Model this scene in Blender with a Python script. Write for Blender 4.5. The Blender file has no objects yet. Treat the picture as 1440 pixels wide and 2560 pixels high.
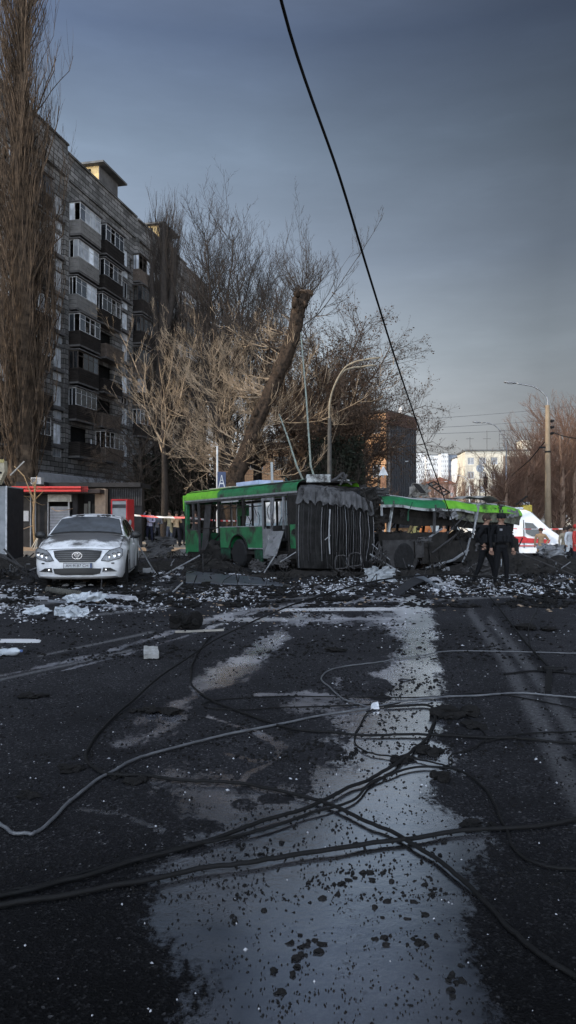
import bpy, bmesh, math, random
import numpy as np
from mathutils import Vector, Matrix, noise
R = math.radians
F, H, CH = 1849.0, 1300.0, 1.6      # focal length in photo pixels, horizon row, eye height
COL = bpy.context.scene.collection
rnd = random.Random(7)

def ss(t):
    t = max(0.0, min(1.0, t)); return t * t * (3 - 2 * t)
def tz(x, y):
    """height of the ground: it rises gently to the left kerb and falls away to the far right"""
    z = 0.07 * ss((-x - 1.5) / 2.5) * ss((y - 10) / 5)
    z -= 0.45 * ss((x - 4.5) / 5) * ss((y - 25) / 8)
    return z
def G(px, py, z=0.0):
    d = F * (CH - z) / (py - H)
    return Vector(((px - 720) / F * d, d, z))
def W(px, py, d):
    return Vector(((px - 720) / F * d, d, CH + (H - py) / F * d))
def WX(px, d): return (px - 720) / F * d

# ------------------------------------------------------------------ materials
def new_mat(name):
    m = bpy.data.materials.new(name); m.use_nodes = True
    nt = m.node_tree; nt.nodes.clear()
    out = nt.nodes.new('ShaderNodeOutputMaterial'); b = nt.nodes.new('ShaderNodeBsdfPrincipled')
    nt.links.new(b.outputs[0], out.inputs[0])
    return m, nt, b
def c4(c): return (c[0], c[1], c[2], 1) if hasattr(c, '__len__') else (c, c, c, 1)
def nnoise(nt, scale, detail=4, rough=.6, vec=None):
    n = nt.nodes.new('ShaderNodeTexNoise'); n.inputs['Scale'].default_value = scale
    n.inputs['Detail'].default_value = detail; n.inputs['Roughness'].default_value = rough
    if vec is not None: nt.links.new(vec, n.inputs['Vector'])
    return n
def ramp(nt, src, stops):
    r = nt.nodes.new('ShaderNodeValToRGB'); nt.links.new(src, r.inputs[0])
    e = r.color_ramp.elements
    while len(e) < len(stops): e.new(.5)
    for i, (p, c) in enumerate(stops): e[i].position = p; e[i].color = c4(c)
    return r
def mixc(nt, fac, a, b, mode='MIX'):
    m = nt.nodes.new('ShaderNodeMix'); m.data_type = 'RGBA'; m.blend_type = mode
    for s, v in ((0, fac), (6, a), (7, b)):
        if isinstance(v, bpy.types.NodeSocket): nt.links.new(v, m.inputs[s])
        elif s == 0: m.inputs[0].default_value = v
        else: m.inputs[s].default_value = c4(v)
    return m.outputs[2]
def math_(nt, op, a, b=None, c=None, clamp=False):
    m = nt.nodes.new('ShaderNodeMath'); m.operation = op; m.use_clamp = clamp
    for i, v in enumerate((a, b, c)):
        if v is None: continue
        if isinstance(v, bpy.types.NodeSocket): nt.links.new(v, m.inputs[i])
        else: m.inputs[i].default_value = v
    return m.outputs[0]
MATS = {}
def mat(name, col, rough=.7, col2=None, scale=4, contrast=.5, bump=.15, bscale=None, metal=0, soot=0, spec=.5):
    """generic weathered surface: two-tone noise, fine grain bump, optional soot patches"""
    if name in MATS: return MATS[name]
    m, nt, b = new_mat(name); MATS[name] = m
    tc = nt.nodes.new('ShaderNodeTexCoord').outputs['Object']
    n = nnoise(nt, scale, 6, .65, tc)
    if col2 is None: col2 = tuple(v * .55 for v in c4(col)[:3])
    r = ramp(nt, n.outputs[0], [(.5 - contrast * .35, 0), (.5 + contrast * .35, 1)])
    c = mixc(nt, r.outputs[0], col2, col)
    if soot:
        n2 = nnoise(nt, scale * .45 + .3, 5, .7, tc)
        r2 = ramp(nt, n2.outputs[0], [(.62 - soot * .35, 0), (.74 - soot * .35, 1)])
        c = mixc(nt, r2.outputs[0], c, (.012, .011, .011))
    nt.links.new(c, b.inputs['Base Color'])
    b.inputs['Roughness'].default_value = rough; b.inputs['Metallic'].default_value = metal
    b.inputs['Specular IOR Level'].default_value = spec if (spec != .5 or rough < .6) else .15
    if bump:
        n3 = nnoise(nt, bscale or scale * 6, 5, .6, tc)
        bp = nt.nodes.new('ShaderNodeBump'); bp.inputs['Strength'].default_value = bump; bp.inputs['Distance'].default_value = .02
        nt.links.new(n3.outputs[0], bp.inputs['Height']); nt.links.new(bp.outputs[0], b.inputs['Normal'])
    return m

# ------------------------------------------------------------------ mesh builder
class MB:
    def __init__(s): s.v = []; s.f = []; s.m = []; s.k = 0
    def mat(s, k): s.k = k; return s
    def add(s, vs, fs):
        o = len(s.v); s.v += [tuple(p) for p in vs]
        for f in fs: s.f.append(tuple(i + o for i in f)); s.m.append(s.k)
        return s
    def poly(s, *p): return s.add(p, [tuple(range(len(p)))])
    def box(s, x0, x1, y0, y1, z0, z1, M=None):
        vs = [Vector((x, y, z)) for z in (z0, z1) for x, y in ((x0, y0), (x1, y0), (x1, y1), (x0, y1))]
        if M is not None: vs = [M @ p for p in vs]
        return s.add(vs, [(3, 2, 1, 0), (4, 5, 6, 7), (0, 1, 5, 4), (1, 2, 6, 5), (2, 3, 7, 6), (3, 0, 4, 7)])
    def bbox(s, x0, x1, y0, y1, z0, z1, r=.02, M=None):
        """box with chamfered edges"""
        bm = bmesh.new(); bmesh.ops.create_cube(bm, size=1)
        for v in bm.verts: v.co = Vector(((x0 + x1) / 2 + v.co.x * (x1 - x0), (y0 + y1) / 2 + v.co.y * (y1 - y0), (z0 + z1) / 2 + v.co.z * (z1 - z0)))
        bmesh.ops.bevel(bm, geom=bm.edges[:], offset=r, segments=2, affect='EDGES', profile=.5)
        bm.verts.index_update()
        vs = [(M @ v.co if M is not None else v.co.copy()) for v in bm.verts]; fs = [tuple(v.index for v in f.verts) for f in bm.faces]
        bm.free(); return s.add(vs, fs)
    def tube(s, pts, r, n=6, caps=True):
        pts = [Vector(p) for p in pts]
        if not hasattr(r, '__len__'): r = [r] * len(pts)
        o = len(s.v); up = None
        for i, p in enumerate(pts):
            t = (pts[min(i + 1, len(pts) - 1)] - pts[max(i - 1, 0)])
            if t.length < 1e-9: t = Vector((0, 0, 1))
            t.normalize()
            if up is None:
                up = Vector((0, 0, 1)) if abs(t.z) < .9 else Vector((1, 0, 0))
            a = t.cross(up)
            if a.length < 1e-6: a = t.cross(Vector((.3, 1, .2)))
            a.normalize(); b = t.cross(a); up = -b if False else up
            for k in range(n):
                q = 2 * math.pi * k / n
                s.v.append(tuple(p + (a * math.cos(q) + b * math.sin(q)) * r[i]))
        for i in range(len(pts) - 1):
            for k in range(n):
                k2 = (k + 1) % n
                s.f.append((o + i * n + k, o + i * n + k2, o + (i + 1) * n + k2, o + (i + 1) * n + k)); s.m.append(s.k)
        if caps:
            s.f.append(tuple(o + k for k in range(n))[::-1]); s.m.append(s.k)
            e = o + (len(pts) - 1) * n; s.f.append(tuple(e + k for k in range(n))); s.m.append(s.k)
        return s
    def bar(s, p, q, w, h=None, roll=0):
        h = h or w; p = Vector(p); q = Vector(q); t = (q - p); L = t.length
        M = Matrix.Translation(p) @ t.to_track_quat('X', 'Z').to_matrix().to_4x4() @ Matrix.Rotation(roll, 4, 'X')
        return s.box(0, L, -w / 2, w / 2, -h / 2, h / 2, M)
    def lathe(s, prof, n=24, M=None, cap=True):
        """profile of (r, h) about local z"""
        o = len(s.v)
        for r, h in prof:
            for k in range(n):
                a = 2 * math.pi * k / n; p = Vector((r * math.cos(a), r * math.sin(a), h))
                s.v.append(tuple(M @ p if M is not None else p))
        for i in range(len(prof) - 1):
            for k in range(n):
                k2 = (k + 1) % n
                s.f.append((o + i * n + k, o + i * n + k2, o + (i + 1) * n + k2, o + (i + 1) * n + k)); s.m.append(s.k)
        if cap:
            s.f.append(tuple(o + k for k in range(n))[::-1]); s.m.append(s.k)
            e = o + (len(prof) - 1) * n; s.f.append(tuple(e + k for k in range(n))); s.m.append(s.k)
        return s
    def extr(s, poly, off, M=None):
        """poly: 3-D points of a planar outline, pushed by off"""
        n = len(poly); off = Vector(off); a = [Vector(p) for p in poly]; b = [p + off for p in a]
        if M is not None: a = [M @ p for p in a]; b = [M @ p for p in b]
        return s.add(a + b, [tuple(range(n))[::-1], tuple(range(n, 2 * n))] + [(i, (i + 1) % n, n + (i + 1) % n, n + i) for i in range(n)])
    def blob(s, c, r, seed=0, sx=1, sy=1, sz=1, sub=1, amp=.35):
        bm = bmesh.new(); bmesh.ops.create_icosphere(bm, subdivisions=sub, radius=1)
        rr = random.Random(seed)
        ox = Vector((rr.uniform(0, 99), rr.uniform(0, 99), 0)); vs = []
        for v in bm.verts:
            k = 1 + amp * noise.noise(v.co * 1.4 + ox) + rr.uniform(-amp, amp) * .35
            vs.append(Vector(c) + Vector((v.co.x * sx, v.co.y * sy, v.co.z * sz)) * r * k)
        fs = [tuple(v.index for v in f.verts) for f in bm.faces]; bm.free()
        return s.add(vs, fs)
    def build(s, name, mats, parent=None, smooth=False, loc=None):
        me = bpy.data.meshes.new(name); me.from_pydata(s.v, [], s.f)
        if not hasattr(mats, '__len__'): mats = [mats]
        for m in mats: me.materials.append(m)
        me.polygons.foreach_set('material_index', s.m)
        if smooth: me.polygons.foreach_set('use_smooth', [True] * len(me.polygons))
        me.update()
        bm = bmesh.new(); bm.from_mesh(me); bmesh.ops.recalc_face_normals(bm, faces=bm.faces) if len(s.f) < 60000 else None
        bm.to_mesh(me); bm.free()
        return link(name, me, parent, loc)
def link(name, me, parent=None, loc=None):
    o = bpy.data.objects.new(name, me); COL.objects.link(o)
    if parent is not None: o.parent = parent
    if loc is not None: o.location = loc
    return o
def thing(name, label, cat, loc=(0, 0, 0), rz=0, group=None):
    o = bpy.data.objects.new(name, None); COL.objects.link(o); o.location = loc; o.rotation_euler = (0, 0, rz)
    o.empty_display_size = .2
    return tag(o, label, cat, group)
def tag(o, label=None, cat=None, group=None, kind=None):
    if label: o['label'] = label
    if cat: o['category'] = cat
    if group: o['group'] = group
    if kind: o['kind'] = kind
    return o
def kids(o): return [c for c in bpy.data.objects if c.parent == o]
def copy_tree(o, parent=None):
    c = o.copy(); COL.objects.link(c)
    if parent is not None: c.parent = parent
    for ch in kids(o): copy_tree(ch, c)
    return c
def smooth_pts(pts, k=6):
    """Catmull-Rom through the points"""
    P = [Vector(p) for p in pts]; P = [2 * P[0] - P[1]] + P + [2 * P[-1] - P[-2]]; out = []
    for i in range(1, len(P) - 2):
        a, b, c, d = P[i - 1:i + 3]
        for j in range(k):
            t = j / k
            out.append(.5 * ((2 * b) + (c - a) * t + (2 * a - 5 * b + 4 * c - d) * t * t + (3 * b - a - 3 * c + d) * t ** 3))
    out.append(P[-2]); return out
def seg_mesh(name, segs, material, parent=None, sides=3, stuff=False):
    """all twigs of one crown: n-sided tapered prisms, vectorised. segs: (p0, p1, r0, r1)"""
    A = np.array([(*a, *b, r0, r1) for a, b, r0, r1 in segs], dtype=np.float64)
    p0, p1, r0, r1 = A[:, 0:3], A[:, 3:6], A[:, 6:7], A[:, 7:8]
    t = p1 - p0; L = np.linalg.norm(t, axis=1, keepdims=True) + 1e-9; t = t / L
    ref = np.where(np.abs(t[:, 2:3]) < .9, np.array([[0, 0, 1.]]), np.array([[1., 0, 0]]))
    a = np.cross(t, ref); a /= np.linalg.norm(a, axis=1, keepdims=True) + 1e-9; b = np.cross(t, a)
    vs = []
    for p, r in ((p0 - t * r0 * .4, r0), (p1, r1)):
        for k in range(sides):
            q = 2 * math.pi * k / sides
            vs.append(p + (a * math.cos(q) + b * math.sin(q)) * r)
    V = np.stack(vs, axis=1); n = len(segs)        # n, 2*sides, 3
    idx = []
    for k in range(sides):
        k2 = (k + 1) % sides; idx.append((k, k2, sides + k2, sides + k))
    Fq = (np.arange(n)[:, None, None] * (2 * sides) + np.array(idx)[None]).reshape(-1)
    me = bpy.data.meshes.new(name); nf = n * sides
    me.vertices.add(n * 2 * sides); me.vertices.foreach_set('co', V.reshape(-1).astype(np.float32))
    me.loops.add(nf * 4); me.loops.foreach_set('vertex_index', Fq.astype(np.int32))
    me.polygons.add(nf); me.polygons.foreach_set('loop_start', (np.arange(nf) * 4).astype(np.int32))
    try: me.polygons.foreach_set('loop_total', np.full(nf, 4, dtype=np.int32))
    except Exception: pass
    me.polygons.foreach_set('use_smooth', np.ones(nf, dtype=bool))
    me.materials.append(material); me.update(calc_edges=True); me.validate()
    o = link(name, me, parent)
    if stuff: o['kind'] = 'stuff'
    return o
def quad_cloud(name, pts, size, material, parent=None, seed=1, aspect=.6):
    """many small leaf-sized faces"""
    g = np.random.default_rng(seed); n = len(pts); P = np.array(pts)
    a = g.normal(size=(n, 3)); a /= np.linalg.norm(a, axis=1, keepdims=True)
    b = np.cross(a, g.normal(size=(n, 3))); b /= np.linalg.norm(b, axis=1, keepdims=True)
    s = size * g.uniform(.5, 1.4, size=(n, 1)); a *= s; b *= s * aspect
    V = np.stack([P - a, P - b, P + a, P + b], axis=1)
    me = bpy.data.meshes.new(name); me.vertices.add(n * 4); me.vertices.foreach_set('co', V.reshape(-1).astype(np.float32))
    me.loops.add(n * 4); me.loops.foreach_set('vertex_index', np.arange(n * 4, dtype=np.int32))
    me.polygons.add(n); me.polygons.foreach_set('loop_start', (np.arange(n) * 4).astype(np.int32))
    me.materials.append(material); me.update(calc_edges=True); me.validate()
    return link(name, me, parent)

# ------------------------------------------------------------------ camera, sun, sky
sc = bpy.context.scene
cam = bpy.data.cameras.new('camera'); co = bpy.data.objects.new('camera', cam); COL.objects.link(co)
cam.sensor_fit = 'VERTICAL'; cam.sensor_height = 36; cam.lens = 36 * F / 2560
cam.clip_start = .05; cam.clip_end = 6000
co.location = (0, 0, CH); co.rotation_euler = (R(90) + math.atan((H - 1280) / F), 0, 0)
sc.camera = co
sc.view_settings.view_transform = 'Standard'; sc.view_settings.look = 'None'; sc.view_settings.exposure = 0
SUN_EL = R(30); TX, TY = .95, .31
sl = bpy.data.lights.new('sun', 'SUN'); so = bpy.data.objects.new('sun', sl); COL.objects.link(so)
sl.energy = 5.0; sl.angle = R(.5); sl.color = (1, .84, .64)
so.rotation_euler = Vector((TX * math.cos(SUN_EL), TY * math.cos(SUN_EL), -math.sin(SUN_EL))).to_track_quat('-Z', 'Y').to_euler()
so.location = (-30, -10, 40)
w = bpy.data.worlds.new('World'); sc.world = w; w.use_nodes = True; nt = w.node_tree; nt.nodes.clear()
sky = nt.nodes.new('ShaderNodeTexSky'); sky.sky_type = 'NISHITA'; sky.sun_disc = False
sky.sun_elevation = SUN_EL; sky.sun_rotation = math.atan2(-TX, -TY); sky.air_density = 1.3; sky.dust_density = 2.5; sky.ozone_density = 1.5
hs = nt.nodes.new('ShaderNodeHueSaturation'); hs.inputs['Saturation'].default_value = .62
nt.links.new(sky.outputs[0], hs.inputs['Color'])
tcw = nt.nodes.new('ShaderNodeTexCoord'); sep = nt.nodes.new('ShaderNodeSeparateXYZ'); nt.links.new(tcw.outputs['Generated'], sep.inputs[0])
# thin high haze: the sky thins to a darker slate blue with height and to the right
rz_ = ramp(nt, math_(nt, 'MAXIMUM', sep.outputs[2], 0), [(0, (1, 1, 1)), (.06, (.98, 1, 1)), (.13, (.86, .92, .98)), (.22, (.72, .83, .94)), (.33, (.43, .53, .68)), (.45, (.25, .33, .45)), (.55, (.135, .19, .31)), (.60, (.16, .21, .32)), (.72, (.26, .31, .40)), (.85, (.40, .44, .5)), (1, (.42, .46, .5))])  # overhead stops, out of view, lifted again as added fill
rx_ = ramp(nt, math_(nt, 'MULTIPLY_ADD', sep.outputs[0], .5, .5), [(0, .9), (.4, 1.0), (.48, .86), (.54, .66), (.6, .50), (.66, .34), (.8, .3), (1, .3)])
vm = nt.nodes.new('ShaderNodeMapping'); vm.inputs['Scale'].default_value = (1.2, 1.2, 5); nt.links.new(tcw.outputs['Generated'], vm.inputs[0])
nz = nnoise(nt, 1.9, 6, .6, vm.outputs[0]); rn = ramp(nt, nz.outputs[0], [(.35, .88), (.55, 1), (.72, 1.16)])
c = mixc(nt, 1, rz_.outputs[0], rx_.outputs[0], 'MULTIPLY'); c = mixc(nt, 1, c, rn.outputs[0], 'MULTIPLY')
ry_ = ramp(nt, math_(nt, 'MULTIPLY_ADD', sep.outputs[1], .5, .5), [(.1, 1), (.38, .8), (.56, .15), (.66, .1143)])   # unseen sky behind the camera brightened as added fill
c = mixc(nt, 1, c, ry_.outputs[0], 'MULTIPLY'); c = mixc(nt, 1, c, 175.0, 'MULTIPLY'); c = mixc(nt, .12, c, hs.outputs[0])
bg = nt.nodes.new('ShaderNodeBackground'); bg.inputs[1].default_value = .05
wo = nt.nodes.new('ShaderNodeOutputWorld'); nt.links.new(c, bg.inputs[0]); nt.links.new(bg.outputs[0], wo.inputs[0])
# ------------------------------------------------------------------ the ground: one sheet to the horizon
def seg_dist(px, py, pts, asp=1.0):
    best = np.full(px.shape, 1e9); rad = np.ones(px.shape)
    for (x0, y0, r0), (x1, y1, r1) in zip(pts[:-1], pts[1:]):
        dx, dy = x1 - x0, (y1 - y0) * asp; L = dx * dx + dy * dy + 1e-9
        t = np.clip(((px - x0) * dx + (py - y0) * asp * dy) / L, 0, 1)
        d = np.hypot(px - x0 - t * dx, (py - y0) * asp - t * dy); rr = r0 + t * (r1 - r0)
        q = d / rr; m = q < best; best = np.where(m, q, best)
    return best
def in_poly_sd(px, py, poly):
    inside = np.zeros(px.shape, bool); best = np.full(px.shape, 1e9); n = len(poly)
    for i in range(n):
        x0, y0 = poly[i]; x1, y1 = poly[(i + 1) % n]
        dx, dy = x1 - x0, y1 - y0; L = dx * dx + dy * dy + 1e-9
        t = np.clip(((px - x0) * dx + (py - y0) * dy) / L, 0, 1)
        best = np.minimum(best, np.hypot(px - x0 - t * dx, py - y0 - t * dy))
        c = ((y0 > py) != (y1 > py)) & (px < dx * (py - y0) / (dy + 1e-12) + x0); inside ^= c
    return np.where(inside, best, -best)
def ground():
    ys = [-60, -20, -6, -1, .8]; y = 1.3
    while y < 32: ys.append(y); y *= 1.009
    while y < 4500: ys.append(y); y *= 1.06
    ts = list(np.linspace(-1, 1, 330)); ts = [-12, -5, -2.5, -1.5] + ts + [1.5, 2.5, 5, 12]
    Y = np.array(ys)[:, None] + 0 * np.array(ts)[None]; X = np.array(ts)[None] * (np.abs(Y) * .44 + 1.0)
    Z = np.zeros_like(X)
    for i in range(X.shape[0]):
        for j in range(X.shape[1]):
            x, y = X[i, j], Y[i, j]
            z = tz(x, y)
            if 1 < y < 60: z += .006 * noise.noise((x * .9, y * .9, 0)) + .01 * noise.noise((x * .2, y * .2, 5))
            Z[i, j] = z
    Yc = np.maximum(Y, 1.0); PX = 720 + F * X / Yc; PY = H + F * CH / Yc
    k = np.clip((PY - H) / 500, .15, 2.2)
    mainp = [(1010, 1490), (1075, 1500), (1085, 1560), (1080, 1620), (1105, 1690), (1108, 1770), (1090, 1850), (1150, 1900), (1120, 1950), (1070, 1990),
             (1160, 2060), (1195, 2110), (1190, 2170), (1225, 2250), (1215, 2340), (1240, 2450), (1255, 2750), (470, 2750), (460, 2560), (500, 2450), (440, 2370), (380, 2250), (410, 2130),
             (480, 2060), (430, 2000), (380, 1945), (450, 1925), (560, 1950), (620, 1990), (650, 1960), (700, 1940), (760, 1975), (800, 1930), (860, 1920), (800, 1860), (850, 1830), (830, 1790),
             (720, 1770), (740, 1735), (860, 1745), (850, 1700), (930, 1690), (985, 1650), (1000, 1610), (960, 1570), (860, 1555), (700, 1560), (740, 1535), (900, 1545), (980, 1530)]
    sd = in_poly_sd(PX, PY, mainp) / (44 * k); wet = np.clip(.5 + sd * .5, 0, 1)
    def stroke(pts, amp=1, asp=1.7):
        nonlocal wet
        wet = np.maximum(wet, np.clip(amp * (1.25 - seg_dist(PX, PY, pts, asp) * .75), 0, 1))
    def dry(cx, cy, rx, ry, amp=1):
        nonlocal wet
        q = np.hypot((PX - cx) / rx, (PY - cy) / ry); wet = wet * (1 - amp * np.clip((1.25 - q) * 3, 0, 1))
    stroke([(700, 1590, 26), (650, 1630, 36), (580, 1680, 52), (510, 1710, 36), (490, 1735, 14)], .9)
    stroke([(500, 1735, 20), (430, 1770, 30), (350, 1800, 26)], .68)
    stroke([(450, 1790, 22), (400, 1830, 34), (300, 1860, 20)], .62)
    stroke([(470, 1565, 14), (620, 1525, 16), (840, 1505, 14), (1030, 1497, 22)], .8, 2.6)
    stroke([(640, 1510, 10), (500, 1555, 14), (400, 1590, 10), (230, 1640, 14), (0, 1690, 10)], .58, 2.2)
    stroke([(640, 1530, 8), (430, 1600, 8), (300, 1640, 8), (100, 1690, 10)], .52, 2.2)
    stroke([(560, 1548, 16), (820, 1550, 12), (960, 1545, 18), (1050, 1540, 22)], .95, 2.5)
    stroke([(640, 1735, 9), (760, 1735, 12), (860, 1745, 16)], .88)
    stroke([(600, 1960, 9), (620, 1930, 9), (690, 1900, 11), (700, 1860, 12), (640, 1830, 8), (520, 1790, 6)], .9)
    stroke([(700, 1855, 9), (760, 1890, 9), (850, 1900, 20)], .88)
    stroke([(560, 1880, 7), (640, 1900, 9), (700, 1900, 9)], .85)
    stroke([(200, 2020, 10), (300, 2030, 12), (400, 2070, 18)], .66)
    dry(915, 1715, 58, 24); dry(780, 1880, 70, 22, .9); dry(690, 1995, 40, 12, .7); dry(520, 2060, 40, 16, .5); dry(950, 1745, 26, 8, .9); dry(730, 1905, 46, 14, .8); dry(610, 2010, 30, 14, .6); dry(480, 2120, 50, 16, .5); dry(1010, 1700, 16, 6, .6)
    core = np.clip(1.35 - seg_dist(PX, PY, [(1045, 1490, 40), (1055, 1560, 50), (1062, 1650, 62), (1045, 1800, 80), (985, 1900, 95), (960, 2000, 110), (960, 2100, 120), (930, 2300, 150), (880, 2560, 210), (880, 2700, 210)], .5) * .75, .12, 1)
    core = np.maximum(core, np.clip(.8 - .5 * seg_dist(PX, PY, [(560, 1560, 20), (850, 1530, 18), (1050, 1520, 30)], 2), 0, 1)); core = np.maximum(core, np.clip(.75 - .5 * seg_dist(PX, PY, [(700, 1590, 30), (560, 1690, 50)], 1.5), 0, 1))
    pale = np.zeros_like(X)
    def pst(pts, amp, asp=.6):
        nonlocal pale
        pale = np.maximum(pale, np.clip(amp * (1.4 - seg_dist(PX, PY, pts, asp) * .9), 0, amp))
    pst([(1175, 1530, 8), (1260, 1650, 12), (1340, 1790, 22), (1440, 1990, 30), (1560, 2230, 38)], .33)
    pst([(1225, 1550, 8), (1330, 1680, 12), (1440, 1840, 18), (1560, 2020, 24)], .32)
    for q_ in ([(380, 1478, 12), (620, 1468, 14)], [(700, 1462, 10), (900, 1470, 14)], [(980, 1470, 12), (1280, 1462, 16)], [(60, 1520, 14), (330, 1490, 12)], [(150, 1550, 8), (420, 1520, 8)], [(640, 1500, 6), (860, 1490, 8)], [(100, 1640, 6), (380, 1580, 8)], [(1100, 1500, 8), (1300, 1490, 8)], [(0, 1700, 8), (330, 1625, 8)]): pst(q_, .42, 2.6)
    line = np.zeros_like(X)
    def lst(pts, amp=1):
        nonlocal line
        line = np.maximum(line, np.clip(amp * (2.2 - seg_dist(PX, PY, pts, 1) * 1.4), 0, amp))
    lst([(690, 1525, 4), (1060, 1522, 5)], .75); lst([(-300, 1603, 4.5), (98, 1602, 4.5)], .95)
    lst([(-200, 1500, 3), (90, 1508, 3)], .5)
    ok = (Y > 1.1) & (Y < 40)
    wet = np.where(ok, wet, 0); pale = np.where(ok, pale, 0); line = np.where(ok, line, 0)
    # soot and churned dirt in front of and around the wreck
    soot = np.clip(1 - np.hypot((X - 2.5) / 7.5, (Y - 23) / 5.0), 0, 1) * 1.6
    soot = np.maximum(soot, np.clip(1 - np.hypot((X + 4.5) / 3.2, (Y - 18) / 4), 0, 1)); soot = np.clip(soot, 0, 1)
    ni, nj = X.shape; idx = np.arange(ni * nj).reshape(ni, nj)
    q = np.stack([idx[:-1, :-1], idx[:-1, 1:], idx[1:, 1:], idx[1:, :-1]], -1).reshape(-1)
    me = bpy.data.meshes.new('ground'); me.vertices.add(ni * nj)
    me.vertices.foreach_set('co', np.stack([X, Y, Z], -1).reshape(-1).astype(np.float32))
    nf = len(q) // 4; me.loops.add(nf * 4); me.loops.foreach_set('vertex_index', q.astype(np.int32))
    me.polygons.add(nf); me.polygons.foreach_set('loop_start', (np.arange(nf) * 4).astype(np.int32))
    me.polygons.foreach_set('use_smooth', np.ones(nf, bool)); me.update(calc_edges=True)
    for nm, a in (('wet', wet), ('pale', pale), ('line', line), ('soot', soot), ('core', core)):
        at = me.attributes.new(nm, 'FLOAT', 'POINT'); at.data.foreach_set('value', a.reshape(-1).astype(np.float32))
    o = link('road', me); o['kind'] = 'structure'
    # material
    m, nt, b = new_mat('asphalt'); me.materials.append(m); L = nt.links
    tc = nt.nodes.new('ShaderNodeTexCoord').outputs['Object']
    def attr(n):
        a = nt.nodes.new('ShaderNodeAttribute'); a.attribute_name = n; return a.outputs['Fac']
    nbig = nnoise(nt, .35, 5, .6, tc); nmid = nnoise(nt, 2.2, 6, .7, tc); nfine = nnoise(nt, 26, 6, .7, tc)
    vor = nt.nodes.new('ShaderNodeTexVoronoi'); vor.inputs['Scale'].default_value = 85; L.new(tc, vor.inputs['Vector'])
    # aggregate: stones of mixed grey in dark binder
    agg = ramp(nt, vor.outputs['Color'], [(0, (.004, .004, .005)), (.7, (.013, .013, .0145)), (.92, (.04, .04, .043)), (1, (.20, .20, .21))])
    basec = mixc(nt, ramp(nt, nmid.outputs[0], [(.35, 0), (.7, 1)]).outputs[0], agg.outputs[0], (.009, .009, .010))
    basec = mixc(nt, 1, basec, ramp(nt, nbig.outputs[0], [(.3, .7), (.7, 1.45)]).outputs[0], 'MULTIPLY')
    # pale specks of grit
    v2 = nt.nodes.new('ShaderNodeTexVoronoi'); v2.inputs['Scale'].default_value = 22; L.new(tc, v2.inputs['Vector'])
    sp = ramp(nt, v2.outputs['Distance'], [(.06, 1), (.11, 0)])
    basec = mixc(nt, math_(nt, 'MULTIPLY', sp.outputs[0], math_(nt, 'GREATER_THAN', nmid.outputs[0], .5)), basec, (.13, .13, .135))
    wearn = math_(nt, 'MULTIPLY_ADD', nfine.outputs[0], 1.6, -.8)
    pl = math_(nt, 'ADD', attr('pale'), math_(nt, 'MULTIPLY', wearn, .6), clamp=True)
    pl = math_(nt, 'MULTIPLY', pl, attr('pale'), clamp=True)
    basec = mixc(nt, pl, basec, (.20, .20, .21))
    ln = math_(nt, 'SUBTRACT', attr('line'), math_(nt, 'ADD', math_(nt, 'MULTIPLY', nfine.outputs[0], .55), math_(nt, 'MULTIPLY', nmid.outputs[0], .35)), clamp=True)
    ln = ramp(nt, ln, [(.03, 0), (.4, 1)])
    basec = mixc(nt, ln.outputs[0], basec, (.27, .27, .28))
    st = math_(nt, 'MULTIPLY', attr('soot'), ramp(nt, nmid.outputs[0], [(.3, .3), (.6, 1)]).outputs[0])
    basec = mixc(nt, st, basec, (.008, .008, .008))
    # water lies where attribute + noise passes a threshold; grit and clods break it up
    mp = nt.nodes.new('ShaderNodeMapping'); mp.inputs['Scale'].default_value = (1, .38, 1); L.new(tc, mp.inputs[0])
    e1 = nnoise(nt, 3.2, 7, .72, mp.outputs[0]); e2 = nnoise(nt, 24, 4, .7, tc)
    wv = math_(nt, 'MULTIPLY_ADD', e1.outputs[0], 2.4, -1.2); wv2 = math_(nt, 'MULTIPLY_ADD', e2.outputs[0], 1.1, -.55)
    wv = math_(nt, 'ADD', math_(nt, 'ADD', attr('wet'), wv), wv2)
    wt = ramp(nt, wv, [(.43, 0), (.52, .4), (.72, 1)]).outputs[0]
    damp = ramp(nt, wv, [(.3, 0), (.55, 1)]).outputs[0]
    basec = mixc(nt, math_(nt, 'MULTIPLY', damp, .6), basec, (.012, .012, .014))
    # silt tints the film; its far core lightened to paint in sky sheen
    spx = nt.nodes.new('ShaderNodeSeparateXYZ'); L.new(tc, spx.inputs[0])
    basec = mixc(nt, 1, basec, ramp(nt, math_(nt, 'MULTIPLY', spx.outputs[1], .05), [(.12, .22), (.24, .85), (.42, 1.0)]).outputs[0], 'MULTIPLY'); basec = mixc(nt, 1, basec, 2.2, 'MULTIPLY')  # asphalt darkened toward the camera: foreground gloom painted into its base colour
    silt = nnoise(nt, 1.1, 4, .6, tc); sr = ramp(nt, silt.outputs[0], [(.4, (.02, .021, .026)), (.62, (.11, .11, .12))])
    far = ramp(nt, math_(nt, 'MULTIPLY', spx.outputs[1], .05), [(.18, 0), (.42, 1)]).outputs[0]
    silt_sheen = mixc(nt, math_(nt, 'MULTIPLY', far, math_(nt, 'MULTIPLY_ADD', attr('core'), .6, .4)), mixc(nt, 1, sr.outputs[0], .6, 'MULTIPLY'), mixc(nt, 1, sr.outputs[0], 6.5, 'MULTIPLY'))
    L.new(mixc(nt, math_(nt, 'MULTIPLY', wt, .85), basec, silt_sheen), b.inputs['Base Color'])
    b.inputs['Roughness'].default_value = .82
    b.inputs['Specular IOR Level'].default_value = .04
    bp = nt.nodes.new('ShaderNodeBump'); bp.inputs['Distance'].default_value = .012
    hh = math_(nt, 'ADD', math_(nt, 'MULTIPLY', vor.outputs['Distance'], .8), math_(nt, 'MULTIPLY', nfine.outputs[0], 1.2))
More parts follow.
